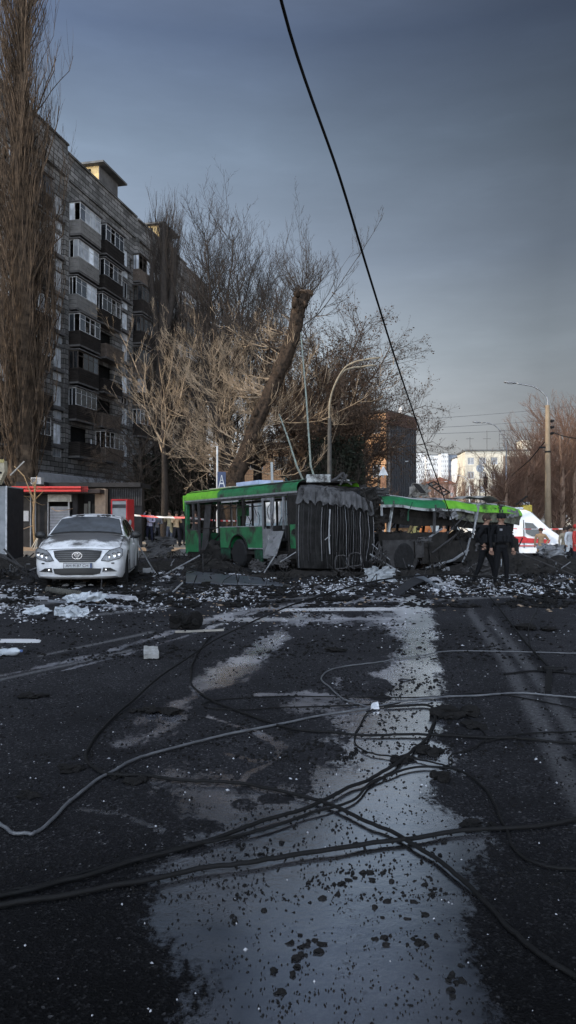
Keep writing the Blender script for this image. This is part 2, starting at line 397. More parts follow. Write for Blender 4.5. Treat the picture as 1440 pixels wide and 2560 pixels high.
    L.new(hh, bp.inputs['Height']); bp.inputs['Strength'].default_value = .7; L.new(bp.outputs[0], b.inputs['Normal'])
    wb = nt.nodes.new('ShaderNodeBsdfPrincipled'); wb.inputs['Base Color'].default_value = (1, 1, 1, 1)
    wb.inputs['Metallic'].default_value = 1; far2 = ramp(nt, math_(nt, 'MULTIPLY', spx.outputs[1], .05), [(.42, 0), (.65, 1)]).outputs[0]; L.new(math_(nt, 'MULTIPLY_ADD', far2, .26, .12), wb.inputs['Roughness'])
    rip = nnoise(nt, 38, 4, .65, tc); rip2 = nnoise(nt, 9, 3, .5, tc)
    bp2 = nt.nodes.new('ShaderNodeBump'); bp2.inputs['Distance'].default_value = .012; bp2.inputs['Strength'].default_value = .10
    L.new(math_(nt, 'ADD', rip.outputs[0], math_(nt, 'MULTIPLY', rip2.outputs[0], 2.0)), bp2.inputs['Height']); L.new(bp2.outputs[0], wb.inputs['Normal'])
    lw = nt.nodes.new('ShaderNodeLayerWeight'); lw.inputs[0].default_value = .5; fr = ramp(nt, lw.outputs['Facing'], [(.36, .22), (.5, .5), (.66, .93)])
    mx = nt.nodes.new('ShaderNodeMixShader')
    L.new(math_(nt, 'MULTIPLY', math_(nt, 'MULTIPLY', wt, fr.outputs[0]), math_(nt, 'MULTIPLY', math_(nt, 'MULTIPLY_ADD', far, -.15, 1), math_(nt, 'MULTIPLY_ADD', attr('core'), .82, .22)), clamp=True), mx.inputs[0])
    out = [n for n in nt.nodes if n.type == 'OUTPUT_MATERIAL'][0]
    L.new(b.outputs[0], mx.inputs[1]); L.new(wb.outputs[0], mx.inputs[2]); L.new(mx.outputs[0], out.inputs[0])
    return o
ground()
def gz(x, y): return tz(x, y)
# raised pavement to the left of the wreck, lit between the two blocks
PV = .35
M_pave = mat('paving', (.42, .36, .29), .85, (.22, .19, .16), 1.5, .7, .4, 14)
M_kerb = mat('kerb_stone', (.3, .29, .28), .8, scale=5)
mb = MB()
pv = [(-40, 29.5), (-6.5, 29.5), (-4.2, 32), (-1.5, 34), (-.5, 60), (6, 130), (-10, 130), (-60, 130)]
mb.extr([(x, y, -.3) for x, y in pv], (0, 0, PV + .3))
o = mb.build('pavement', M_pave); o['kind'] = 'structure'
mb = MB()
for (a, b_) in zip(pv[:-1][:5], pv[1:][:5]):
    v = Vector((b_[0] - a[0], b_[1] - a[1], 0)); n = max(1, int(v.length / 1.0))
    for i in range(n):
        p = Vector((*a, 0)) + v * (i / n); q = Vector((*a, 0)) + v * ((i + .985) / n)
        nrm = v.normalized().cross(Vector((0, 0, 1))) * .09
        mb.bar(p + nrm + Vector((0, 0, .19)), q + nrm + Vector((0, 0, .19)), .16, .36)
o = mb.build('kerb', M_kerb); o['kind'] = 'structure'
# dry earth verge with dead leaves by the shop front
mb = MB()
rr = random.Random(5)
N = 26
for i in range(N + 1):
    for j in range(9):
        x = -15.5 + i * .42; y = 29.8 + j * .42
        mb.v.append((x, y, PV + .004 + .10 * max(0, noise.noise((x * .8, y * .8, 3)) + .35) * min(1, min(i, N - i, j, 8 - j) / 2)))
for i in range(N):
    for j in range(8):
        a = i * 9 + j; mb.f.append((a, a + 9, a + 10, a + 1)); mb.m.append(0)
o = mb.build('verge', mat('dry_earth', (.34, .25, .17), .95, (.14, .10, .07), 5, .8, .8, 30), smooth=True); o['kind'] = 'structure'
# ------------------------------------------------------------------ buildings
def wall(mb, O, U, N, L, z0, z1, ops, depth=.18):
    """a wall face in the plane through O along U (outward normal N) with real openings and reveals. ops: (s0, s1, za, zb)"""
    O = Vector(O); U = Vector(U).normalized(); N = Vector(N).normalized(); Z = Vector((0, 0, 1))
    ss_ = sorted({0, L, *[v for o in ops for v in (max(0, o[0]), min(L, o[1]))]}); zs = sorted({z0, z1, *[v for o in ops for v in (o[2], o[3])]})
    for a, b in zip(ss_[:-1], ss_[1:]):
        run = None
        for c, d in zip(zs[:-1], zs[1:]):
            m, n = (a + b) / 2, (c + d) / 2
            if any(o[0] < m < o[1] and o[2] < n < o[3] for o in ops):
                continue
            mb.poly(O + U * a + Z * c, O + U * b + Z * c, O + U * b + Z * d, O + U * a + Z * d)
    for s0, s1, a, b in ops:
        i = -N * depth; p = [O + U * s0 + Z * a, O + U * s1 + Z * a, O + U * s1 + Z * b, O + U * s0 + Z * b]
        for k in range(4): mb.poly(p[k], p[(k + 1) % 4], p[(k + 1) % 4] + i, p[k] + i)
def masonry(name, c1, c2, mortar, bw, bh, stain=.5, axis='XZ', ofs=.5, msize=.02, grime=(.02, .018, .018)):
    m, nt, b = new_mat(name); L = nt.links
    tc = nt.nodes.new('ShaderNodeTexCoord').outputs['Object']; sp = nt.nodes.new('ShaderNodeSeparateXYZ'); L.new(tc, sp.inputs[0])
    cb = nt.nodes.new('ShaderNodeCombineXYZ'); L.new(math_(nt, 'ADD', sp.outputs[0], sp.outputs[1]), cb.inputs[0]); L.new(sp.outputs[2], cb.inputs[1])
    br = nt.nodes.new('ShaderNodeTexBrick'); L.new(cb.outputs[0], br.inputs[0]); br.offset = ofs
    br.inputs['Color1'].default_value = c4(c1); br.inputs['Color2'].default_value = c4(c2); br.inputs['Mortar'].default_value = c4(mortar)
    br.inputs['Scale'].default_value = 1; br.inputs['Brick Width'].default_value = bw; br.inputs['Row Height'].default_value = bh
    br.inputs['Mortar Size'].default_value = msize; br.inputs['Bias'].default_value = 0; br.inputs['Mortar Smooth'].default_value = .3
    n = nnoise(nt, .35, 6, .65, tc); n2 = nnoise(nt, 6, 5, .6, tc)
    mp = nt.nodes.new('ShaderNodeMapping'); mp.inputs['Scale'].default_value = (1, 1, .12); L.new(tc, mp.inputs[0])
    n3 = nnoise(nt, 1.6, 5, .7, mp.outputs[0])
    c = mixc(nt, 1, br.outputs[0], ramp(nt, n2.outputs[0], [(.3, .75), (.7, 1.2)]).outputs[0], 'MULTIPLY')
    c = mixc(nt, math_(nt, 'MULTIPLY', ramp(nt, n.outputs[0], [(.45, 0), (.75, 1)]).outputs[0], stain), c, grime)
    c = mixc(nt, math_(nt, 'MULTIPLY', ramp(nt, n3.outputs[0], [(.5, 0), (.72, 1)]).outputs[0], stain), c, grime)
    L.new(c, b.inputs['Base Color']); b.inputs['Roughness'].default_value = .9; b.inputs['Specular IOR Level'].default_value = .2
    bp = nt.nodes.new('ShaderNodeBump'); bp.inputs['Strength'].default_value = .6; bp.inputs['Distance'].default_value = .03
    L.new(math_(nt, 'ADD', br.outputs['Fac'], math_(nt, 'MULTIPLY', n2.outputs[0], -.6)), bp.inputs['Height']); bp.invert = True
    L.new(bp.outputs[0], b.inputs['Normal'])
    return m
M_block = masonry('grey_tile', (.245, .238, .234), (.095, .093, .09), (.03, .029, .028), 1.1, .36, .5, msize=.035)
M_brickorange = masonry('orange_brick', (.66, .38, .20), (.54, .29, .15), (.25, .18, .12), .5, .16, .25)
M_cream = masonry('cream_panel', (.62, .57, .46), (.52, .47, .38), (.2, .18, .15), 3.2, 2.8, .35, msize=.03, grime=(.2, .17, .13))
M_roofconc = mat('roof_concrete', (.12, .12, .12), .9, scale=1.5)
M_liftyellow = mat('ochre_plaster', (.62, .45, .22), .9, (.38, .27, .13), 1.8, .6, .3)
M_greyplaster = mat('grey_plaster', (.13, .125, .125), .9, scale=1.4)
M_frame = mat('white_frame', (.55, .56, .58), .6, scale=8)
M_framedk = mat('brown_frame', (.10, .085, .075), .7, scale=8)
def glass(name, col, rough=.07, var=.5):
    m, nt, b = new_mat(name); tc = nt.nodes.new('ShaderNodeTexCoord').outputs['Object']
    n = nnoise(nt, .9, 3, .5, tc); oi = nt.nodes.new('ShaderNodeObjectInfo')
    k = math_(nt, 'MULTIPLY', ramp(nt, n.outputs[0], [(.4, 1 - var), (.6, 1)]).outputs[0], math_(nt, 'MULTIPLY_ADD', oi.outputs['Random'], .9, .35))
    nt.links.new(mixc(nt, 1, col, k, 'MULTIPLY'), b.inputs['Base Color'])
    b.inputs['Roughness'].default_value = rough; b.inputs['Specular IOR Level'].default_value = 1.0
    return m
M_curt = glass('curtained_glass', (.78, .83, .90)); M_dark = glass('dark_glass', (.03, .032, .036)); M_mid = glass('grey_glass', (.14, .16, .19))
M_void = mat('dark_room', (.012, .012, .012), .9, bump=0)
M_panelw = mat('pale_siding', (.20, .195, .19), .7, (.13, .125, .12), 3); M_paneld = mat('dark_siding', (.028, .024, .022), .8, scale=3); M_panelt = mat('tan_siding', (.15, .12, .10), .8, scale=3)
def siding(mb, x0, x1, y, z0, z1, n, t=.02):
    for i in range(n):
        a = z0 + (z1 - z0) * i / n; b = z0 + (z1 - z0) * (i + 1) / n
        mb.box(x0, x1, y - t * (.4 + .6 * (i % 2 == 0)), y, a + .012, b - .012)

AP_Y0 = 38.0
ap_rz = math.atan2(.974, .227)
ap = thing('apartment_building', 'dark grey tiled nine storey apartment block with balconies along the left side', 'building', (-28.8 + .233 * AP_Y0, AP_Y0, 0), ap_rz)
AL = 47.0; ROOF = 27.6
FL = [24.9 - 2.73 * k for k in range(8)]         # top edge of the tall windows, floor by floor
def ap_build():
    rr = random.Random(11)
    starts = [3.8 - 10.9, 3.8, 14.7, 25.6, 36.5]
    ops = []; wins = []; bals = []
    for si, s0 in enumerate(starts):
        for k, zt in enumerate(FL):
            def addw(a, b, z0, z1, kind):
                if a + s0 < .3 or b + s0 > AL - .3: return
                ops.append((a + s0, b + s0, z0, z1)); wins.append((a + s0, b + s0, z0, z1, kind, k))
            if zt - 1.5 > 5.6: addw(0, 1.15, zt - 1.5, zt, 'tall')
            if zt - 2.45 > 5.6: addw(-.1, 1.25, zt - 2.42, zt - 1.78, 'low')
            if k < 7: addw(1.42, 1.9, zt - 1.9, zt - .5, 'slim'); addw(5.38, 5.95, zt - 1.9, zt - .5, 'slim')
            if zt - 1.9 > 5.8 or k < 7:
                for bi, a in enumerate((2.05, 6.15)):
                    if s0 + a < .3 or s0 + a + 3.4 > AL - .3: continue
                    if k < 7: bals.append((s0 + a, s0 + a + 3.15, zt - 2.2, k, bi, si)); ops.append((s0 + a + .3, s0 + a + 2.85, zt - 1.9, zt + .05))
                    else:
                        for q in (.2, 1.8): ops.append((s0 + a + q, s0 + a + q + .8, 5.9, 7.35)); wins.append((s0 + a + q, s0 + a + q + .8, 5.9, 7.35, 'slim', 7))
    mb = MB(); wall(mb, (0, 0, 0), (1, 0, 0), (0, -1, 0), AL, 4.4, ROOF, ops, .22)
    mb.poly((0, 0, 4.4), (0, 12, 4.4), (0, 12, ROOF), (0, 0, ROOF)); mb.poly((AL, 0, 0), (AL, 12, 0), (AL, 12, ROOF), (AL, 0, ROOF)); mb.poly((0, 12, 0), (AL, 12, 0), (AL, 12, ROOF), (0, 12, ROOF))
    mb.poly((0, 0, 0), (0, 12, 0), (0, 12, 4.4), (0, 0, 4.4))
    o = mb.build('wall', M_block, ap)
    # slightly forward sections with a stepped parapet
    mb = MB()
    for a, b, d, zt in ((0, 15.95, .34, 28.75), (15.95, 28.0, .16, 28.35), (28.0, 40, .26, 28.2), (40, AL, .1, 28.0)):
        mb.box(a, b, -d, .3, ROOF - 1.05, zt)
        mb.box(a + .01, b - .01, -d - .14, .32, zt, zt + .14)
        mb.box(a, a + .5, -d + .02, 0, 4.5, ROOF - 1.05) if a > 1 else None
    mb.box(0, AL, .3, 12, ROOF - .2, ROOF)
    mb.build('parapet', M_block, ap)
    mb = MB()       # floor bands
    for z in (FL[1] - 1.62, FL[4] - 1.62, FL[7] - 2.5):
        mb.box(0, AL, -.06, .02, z - .1, z + .08)
    mb.build('string_course', M_greyplaster, ap)
    mb = MB().box(.02, AL - .02, .30, .34, 4.4, ROOF - 1.1); mb.build('room_back', M_void, ap)
    wins.sort(key=lambda w_: w_[0]); meshes = {}
    rest = MB(); restp = MB()
    for i, (a, b, z0, z1, kind, k) in enumerate(wins[:98]):
        w_, h = b - a, z1 - z0; key = (kind, rr.randrange(3))
        pane = M_curt if (kind != 'slim' and rr.random() < .8) else (M_mid if rr.random() < .3 else M_dark)
        if kind == 'slim' and rr.random() < .2: pane = M_curt
        mb = MB(); t = .06; fd = M_frame if kind != 'slim' else M_framedk
        mb.box(0, w_, 0, .06, 0, t); mb.box(0, w_, 0, .06, h - t, h); mb.box(0, t, 0, .06, t, h - t); mb.box(w_ - t, w_, 0, .06, t, h - t)
        if kind != 'slim': mb.box(w_ * .48, w_ * .48 + .06, .002, .058, t, h - t)
        if kind == 'tall' and rr.random() < .6: mb.box(t, w_ * .48, .004, .056, h * .7, h * .7 + .05)
        f = mb.build('window', fd, ap, loc=(a, .12, z0))
        mb = MB().box(t, w_ - t, .03, .04, t, h - t); mb.build('pane', pane, f)
        if kind != 'slim':
            mb = MB().box(-.1, w_ + .1, -.24, -.0, -.12, 0) if kind == 'tall' else MB().box(-.14, w_ + .14, -.3, 0, h, h + .16)
            mb.build('sill', M_greyplaster, f)
    for a, b, z0, z1, kind, k in wins[98:]:
        rest.box(a, b, .14, .17, z0, z1)
    if rest.v: o = rest.build('window', M_mid, ap); o['kind'] = 'stuff'
    for (a, b, z0, k, bi, si) in bals:
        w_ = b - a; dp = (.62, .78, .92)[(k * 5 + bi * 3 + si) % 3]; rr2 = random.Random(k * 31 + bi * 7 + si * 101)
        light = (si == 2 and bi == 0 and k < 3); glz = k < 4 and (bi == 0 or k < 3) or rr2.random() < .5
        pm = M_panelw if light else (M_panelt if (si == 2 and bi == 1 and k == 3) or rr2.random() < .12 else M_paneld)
        mb = MB(); mb.box(0, w_, -dp, 0, -.14, 0)
        sid = MB(); h = 1.02
        for i in range(7):
            z_ = h * i / 7; e = .018 if i % 2 else .03
            sid.box(.02 - e, w_ - .02 + e, -dp - e, -dp + .05, z_ + .01, z_ + h / 7 - .006)
            sid.box(.02 - e, .07, -dp + .05, -.01, z_ + .01, z_ + h / 7 - .006); sid.box(w_ - .07, w_ - .02 + e, -dp + .05, -.01, z_ + .01, z_ + h / 7 - .006)
        mb.mat(1); o_ = len(mb.v); mb.v += sid.v; mb.f += [tuple(i + o_ for i in f) for f in sid.f]; mb.m += [1] * len(sid.f)
        if k == 0 or glz: mb.mat(0).box(-.12, w_ + .12, -dp - .15, 0, 2.32, 2.4)
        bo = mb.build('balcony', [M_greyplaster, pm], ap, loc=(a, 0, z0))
        if glz:
            gm = MB(); fr = M_frame if (light or rr2.random() < .5) else M_framedk
            for x in [0, .78, 1.56, 2.34, w_ - .05]: gm.box(x, x + .05, -dp + .01, -dp + .06, h, 2.3)
            gm.box(.05, w_ - .05, -dp + .012, -dp + .058, h, h + .05); gm.box(.05, w_ - .05, -dp + .012, -dp + .058, 2.24, 2.3); gm.box(.05, w_ - .05, -dp + .013, -dp + .057, 1.9, 1.94)
            for x in (0, w_ - .05): gm.box(x, x + .05, -.06, 0, h, 2.3); gm.box(x, x + .05, -dp + .06, -.06, 2.24, 2.3); gm.box(x, x + .05, -dp / 2, -dp / 2 + .05, h, 2.24)
            g = gm.build('glazing', fr, bo)
            pn = []; pmat = M_curt if rr2.random() < (.8 if light else .3) else M_dark
            for x in (.05, .83, 1.61, 2.39):
                if rr2.random() < (.85 if light else .6): pn.append((x, min(x + .73, w_ - .05), -dp + .03, -dp + .04, h + .05, 2.24))
            if rr2.random() < .75: pn.append((.02, .03, -dp + .06, -dp / 2, h, 2.24))
            if rr2.random() < .75: pn.append((.02, .03, -dp / 2 + .05, -.06, h, 2.24))
            for q_ in pn: MB().box(*q_).build('pane', pmat if rr2.random() < .8 else M_mid, bo)
    # canopy over the shops and the ground floor behind it
    mb = MB(); n = 30
    for i in range(n):
        a = 1 + (AL - 16) * i / n; b = 1 + (AL - 16) * (i + 1) / n; z = 4.45
        mb.poly((a, -1.7, z - .62), (b, -1.7, z - .62), (b, -1.55, z + .2), (a, -1.55, z + .2)); mb.poly((a, -1.55, z + .2), (b, -1.55, z + .2), (b, 0, z + .45), (a, 0, z + .45))
        mb.poly((a, -1.7, z - .62), (b, -1.7, z - .62), (b, 0, z - .6), (a, 0, z - .6))
    mb.build('canopy', mat('canopy_sheet', (.34, .35, .38), .6, (.2, .21, .23), 1.3, .6), ap)
    ops = [(1 + i * 3.1, 3.4 + i * 3.1, .6 if i % 3 else .1, 3.2) for i in range(14)]
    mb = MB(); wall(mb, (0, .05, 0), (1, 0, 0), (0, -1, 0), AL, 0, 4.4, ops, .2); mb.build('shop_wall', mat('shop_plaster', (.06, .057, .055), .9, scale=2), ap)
    mb = MB()
    for a, b, z0, z1 in ops: mb.box(a, b, .18, .22, z0, z1)
    mb.build('shop_window', M_dark, ap)
    # lift machine rooms on the roof, ochre, with shade painted as grey on the street face
    for s, w_ in ((3.2, 3.2), (23.6, 3.4), (37.4, 3.2)):
        s -= 1.0 if s > 30 else 0
        mb = MB().box(s, s + w_, 1.2, 5.6, ROOF, 31.1); r_ = mb.build('lift_room', [M_liftyellow], ap)
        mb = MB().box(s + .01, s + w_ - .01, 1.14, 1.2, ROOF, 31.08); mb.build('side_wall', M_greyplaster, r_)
        mb = MB().box(s - .55, s + w_ + .55, .5, 6.2, 31.1, 31.26); mb.build('roof_slab', M_roofconc, r_)
        mb = MB()
        for i in range(3): mb.box(s - .02, s, 1.9 + i * 1.1, 2.5 + i * 1.1, 30.3, 30.9)
        mb.build('vent', M_void, r_)
    mb = MB()
    for s in (9, 13.2, 20, 31, 43): mb.tube([(s, 3, ROOF), (s, 3, 29.6)], .04, 5)
    mb.build('vent_pipe', M_roofconc, ap)
ap_build()
# second tall block nearer the camera on the same side; it stands outside the frame and shades the road
nb = thing('apartment_building', 'tall grey apartment block on the near left beyond the edge of the photo', 'building', (-24.2, 16.6, 0), ap_rz + math.pi)
mb = MB(); ops = [(s, s + 1.4, z, z + 1.5) for s in np.arange(1.5, 50, 3.1) for z in np.arange(3.2, 26, 2.8)]
wall(mb, (0, 0, 0), (1, 0, 0), (0, 1, 0), 54, 0, 27.8, ops)
mb.poly((0, 0, 0), (0, -12, 0), (0, -12, 27.8), (0, 0, 27.8)); mb.poly((54, 0, 0), (54, -12, 0), (54, -12, 27.8), (54, 0, 27.8)); mb.poly((0, -12, 0), (54, -12, 0), (54, -12, 27.8), (0, -12, 27.8)); mb.poly((0, 0, 27.8), (54, 0, 27.8), (54, -12, 27.8), (0, -12, 27.8))
mb.build('wall', M_block, nb)
mb = MB()
for a, b, z0, z1 in ops: mb.box(a, b, -.16, -.12, z0, z1)
mb.build('window_pane', M_mid, nb)

def block(name, label, P, rz, wd, dp, h, cols, rows, wallm, cat='building', winw=1.3, winh=1.4, side_cols=0, base=0.0, pane=None, frames=True, extra=None, wz=None):
    """free-standing block: local x along the front (facing local -y), windows on front and on the right-hand side"""
    t = thing(name, label, cat, (P[0], P[1], base), rz)
    fh = (h - 1.2) / rows
    ops = [(wd * (i + .5) / cols - winw / 2, wd * (i + .5) / cols + winw / 2, .6 + fh * j + .8, .6 + fh * j + .8 + winh) for i in range(cols) for j in range(rows)]
    mb = MB(); wall(mb, (0, 0, 0), (1, 0, 0), (0, -1, 0), wd, 0, h, ops)
    so = [(dp * (i + .5) / side_cols - winw / 2, dp * (i + .5) / side_cols + winw / 2, .6 + fh * j + .8, .6 + fh * j + .8 + winh) for i in range(side_cols) for j in range(rows)]
    wall(mb, (wd, 0, 0), (0, 1, 0), (1, 0, 0), dp, 0, h, so)
    mb.poly((0, 0, 0), (0, dp, 0), (0, dp, h), (0, 0, h)); mb.poly((0, dp, 0), (wd, dp, 0), (wd, dp, h), (0, dp, h)); mb.poly((0, 0, h), (wd, 0, h), (wd, dp, h), (0, dp, h))
    mb.build('wall', wallm, t)
    n = 0
    for (a, b, z0, z1) in ops:
        f = MB(); tt = .1
        f.box(a, b, .08, .14, z0, z0 + tt); f.box(a, b, .08, .14, z1 - tt, z1); f.box(a, a + tt, .08, .14, z0, z1); f.box(b - tt, b, .08, .14, z0, z1); f.box((a + b) / 2 - .05, (a + b) / 2 + .05, .082, .138, z0, z1)
        if n < 90: fo = f.build('window', M_frame, t); MB().box(a + tt, b - tt, .12, .13, z0 + tt, z1 - tt).build('pane', pane or (M_dark if rnd.random() < .7 else M_mid), fo)
        n += 1
    if so:
        f = MB()
        for (a, b, z0, z1) in so: f.box(wd - .14, wd - .1, a, b, z0, z1)
        f.build('window_row', pane or M_dark, t)
    MB().box(-.25, wd + .25, -.25, dp + .25, h, h + .35).build('roof', M_roofconc, t)
    if extra: extra(t, wd, dp, h)
    return t
# brick block in the middle distance: lit end wall, dark ribbed front
def ribs(t, wd, dp, h):
    mb = MB()
    for i in range(12):
        y = dp * (i + .5) / 12; mb.box(wd, wd + .5, y - .12 * dp / 12, y + .30 * dp / 12, .5, h - 1.6)
    mb.build('pilaster', mat('dark_concrete', (.075, .075, .08), .9), t)
    MB().box(wd, wd + .55, 0, dp, h - 1.6, h + .1).build('cornice', mat('dark_brick', (.10, .06, .05), .9), t)
    mb = MB(); mb.tube([(wd - 1, dp - 2, h), (wd - 1, dp - 2, h + 1.9)], .05, 5); mb.box(wd - 1.35, wd - .8, dp - 2.2, dp - 1.9, h + .7, h + 1.6); mb.build('roof_aerial', mat('aerial_white', (.6, .6, .6), .5), t)
a0 = math.atan2(-4.7, 7) # front wall heads left-back; build it so local x ends at the visible corner
fd_ = Vector((.83, -.56, 0))
P = Vector((13.25, 100, 0)) - fd_ * 14
block('brick_building', 'orange brick building with a dark ribbed side wall beyond the bare trees', P, math.atan2(fd_.y, fd_.x), 14, 9.0, 16.2, 5, 5, M_brickorange, winw=1.2, winh=1.7, extra=ribs, pane=M_mid)
# orange wall and small teal cabin seen through the twigs
block('brick_building', 'low orange brick building glimpsed through the twigs behind the leaning tree', (WX(610, 78), 78, 0), R(6), 10.5, 8, 9.5, 4, 3, M_brickorange, winw=1.4, winh=1.4)
block('site_cabin', 'small teal painted cabin between tree trunks behind the trolleybus', (WX(712, 50), 50, 0), 0, 1.6, 2, 4.6, 1, 1, mat('teal_paint', (.16, .30, .32), .6, scale=2), cat='cabin', winw=.7)
block('glass_building', 'pale low building with tall glazed panels behind the green trolleybus windows', (WX(592, 46), 46, 0), 0, 4.4, 3, 2.9, 3, 1, mat('pale_blue_wall', (.42, .50, .55), .6, scale=2), winw=1.1, winh=1.5, pane=M_curt)
# cream apartment block far down the street
def creamx(t, wd, dp, h):
    mb = MB(); mb.box(wd * .36, wd * .52, -.3, -.02, 1, h - 1.2); mb.build('stair_bay', mat('brown_bay', (.22, .17, .13), .9), t)
    for j in range(5):
        MB().box(wd * .56, wd * .70, -1.1, -.02, 1.6 + j * 3.1, 2.7 + j * 3.1).build('balcony', mat('cream_balcony', (.50, .44, .34), .9), t)
    MB().box(wd * .55, wd * .8, 1, 6, h, h + 2.6).build('lift_room', M_cream, t)
    mb = MB()
    for i, x in enumerate((1.5, 5.4, 10, 17)): mb.tube([(x, 2, h), (x, 2, h + 3.5 + i % 2 * 1.5)], .07, 4); mb.tube([(x - .9, 2, h + 3.1), (x + .9, 2, h + 3.1)], .05, 4)
    mb.box(8.2, 8.3, 2, 2.1, h, h + 5); mb.box(9.4, 9.5, 2, 2.1, h, h + 5)
    for q in range(5): mb.box(8.2, 9.5, 2.02, 2.08, h + 1 + q, h + 1.1 + q)
    mb.build('roof_aerial', M_roofconc, t)
block('apartment_building', 'cream five storey apartment block with rooftop aerials at the end of the street', (WX(1163, 170), 170, 0), R(-3), 24, 10, 17.4, 9, 5, M_cream, winw=1.5, winh=1.6, extra=creamx)
M_tw = masonry('white_tower', (.66, .66, .64), (.58, .58, .57), (.3, .3, .3), 4, 3, .12, msize=.05, grime=(.4, .4, .4)); M_tg = mat('blue_grey_tower', (.22, .25, .30), .9)
for nm, px0, px1, top, d, mt, lab, c_, r_ in (
    ('white', 1030, 1062, 1132, 420, M_tw, 'white distant tower block nearest the dark ribbed building', 6, 13),
    ('white', 1066, 1096, 1138, 460, M_tw, 'pale distant tower block with red roofed house before it', 6, 12),
    ('white', 1103, 1121, 1133, 500, M_tw, 'narrow bright white tower block beside the blue grey one', 4, 14),
    ('grey', 1121, 1142, 1137, 505, M_tg, 'blue grey tower block at the far end of the street', 5, 13),
    ('white', 1146, 1166, 1143, 330, M_tw, 'bright white slab just left of the cream apartment block', 1, 1)):
    x0, x1 = WX(px0, d), WX(px1, d)
    block('tower_block', lab, (x0, d, 0), 0, x1 - x0, 14, CH + (H - top) / F * d, c_, r_, mt, winw=(x1 - x0) / c_ * .45, winh=1.5)
t = block('house', 'low red roofed house between the distant towers', (WX(1060, 300), 300, 0), 0, 13, 9, 16, 4, 3, mat('pink_plaster', (.45, .30, .26), .9))
mb = MB().extr([(-.6, -.6, 16.3), (13.6, -.6, 16.3), (6.5, -.6, 19)], (0, 10, 0)); mb.build('gable_roof', mat('red_tile', (.24, .10, .07), .8), t)
# dark hillside wood closing the view
mb = MB(); rr = random.Random(3); n = 160
for i in range(n + 1):
    x = -260 + 520 * i / n; h = 7 + 3 * noise.noise((x * .03, 1, 1)) + 2 * noise.noise((x * .2, 2, 1))
    mb.v += [(x, 300, 0), (x, 300, h), (x, 312, h * 1.15), (x, 330, 0)]
for i in range(n):
    for k in range(3): mb.f.append((i * 4 + k, i * 4 + 4 + k, i * 4 + 5 + k, i * 4 + k + 1)); mb.m.append(0)
o = mb.build('hills', mat('wooded_hill', (.10, .075, .06), .95, (.04, .035, .035), .3, .8, .8, 2)); o['kind'] = 'structure'
# ------------------------------------------------------------------ trees
M_bark = mat('bark', (.16, .11, .075), .95, (.02, .015, .012), 7, .55, 1, 26)
M_barkd = mat('dark_bark', (.05, .042, .036), .95, (.018, .015, .014), 6, .8, .8, 22)
M_pop = mat('poplar_bark', (.105, .075, .052), .95, (.010, .008, .007), 2.4, .5, .7, 14)
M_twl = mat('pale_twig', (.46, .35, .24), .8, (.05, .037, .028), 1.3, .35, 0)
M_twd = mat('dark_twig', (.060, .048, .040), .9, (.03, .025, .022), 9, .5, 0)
M_twr = mat('reddish_twig', (.20, .125, .09), .9, (.10, .06, .045), .8, .5, 0)
M_twb = mat('brown_twig', (.13, .09, .065), .9, (.035, .027, .022), 1.2, .6, 0)
M_leaf = mat('dead_leaf', (.12, .075, .05), .9, (.04, .028, .022), 9, .7, 0)
def rv(rr, s=1): return Vector((rr.gauss(0, s), rr.gauss(0, s), rr.gauss(0, s)))
def shoot(rr, segs, p, d, L, r, n=5, up=.15, wob=.1, kids_=0, klen=.5, kang=.6, lvl=0, kup=None):
    """one twig as a chain of segments, with side twigs"""
    st = L / n; d = d.normalized()
    for i in range(n):
        d = (d + Vector((0, 0, up)) + rv(rr, wob)).normalized(); q = p + d * st; r1 = r * (1 - .8 * (i + 1) / n) + .002
        segs.append((tuple(p), tuple(q), r * (1 - .8 * i / n) + .002, r1))
        if kids_ and i >= (0 if n < 4 else 1):
            for _ in range(kids_):
                if rr.random() < .8:
                    a = d.cross(rv(rr)).normalized(); dd = (d * math.cos(kang) + a * math.sin(kang))
                    shoot(rr, segs, p + (q - p) * rr.random(), dd, L * klen * rr.uniform(.5, 1.1) * (1 - .5 * i / n), max(r1 * .6, .004), max(2, n - 2), up if kup is None else kup, wob, kids_ if lvl > 0 else 0, klen, kang, lvl - 1, kup)
        p = q
    return p
def limb(rr, segs, pts, radii, wob=.0):
    P = smooth_pts(pts, 5); n = len(P)
    for i in range(n - 1):
        t = i / (n - 1) * (len(radii) - 1); k = int(t); ra = radii[k] + (radii[min(k + 1, len(radii) - 1)] - radii[k]) * (t - k)
        t = (i + 1) / (n - 1) * (len(radii) - 1); k = min(int(t), len(radii) - 1); rb = radii[k] + (radii[min(k + 1, len(radii) - 1)] - radii[k]) * (t - k)
        segs.append((tuple(P[i]), tuple(P[i + 1]), ra, rb))
    return P
def trunk_mesh(name, pts, radii, m, parent, n=12, amp=.12, seed=0):
    """bark-ridged trunk as one skinned tube"""
    P = smooth_pts(pts, 7); mb = MB(); k = len(P); rads = []
    for i in range(k):
        t = i / (k - 1) * (len(radii) - 1); j = min(int(t), len(radii) - 2); rads.append(radii[j] + (radii[j + 1] - radii[j]) * (t - j))
    mb.tube(P, rads, n)
    for i, v in enumerate(mb.v):
        c = P[i // n]; w_ = Vector(v) - c
        a = i % n
        f = 1 + amp * noise.noise((a * 1.7 + seed, c.z * .5, seed)) + amp * .8 * noise.noise((v[0] * 5, v[1] * 5, v[2] * 1.2))
        mb.v[i] = tuple(c + w_ * f)
    return mb.build(name, m, parent, smooth=True)
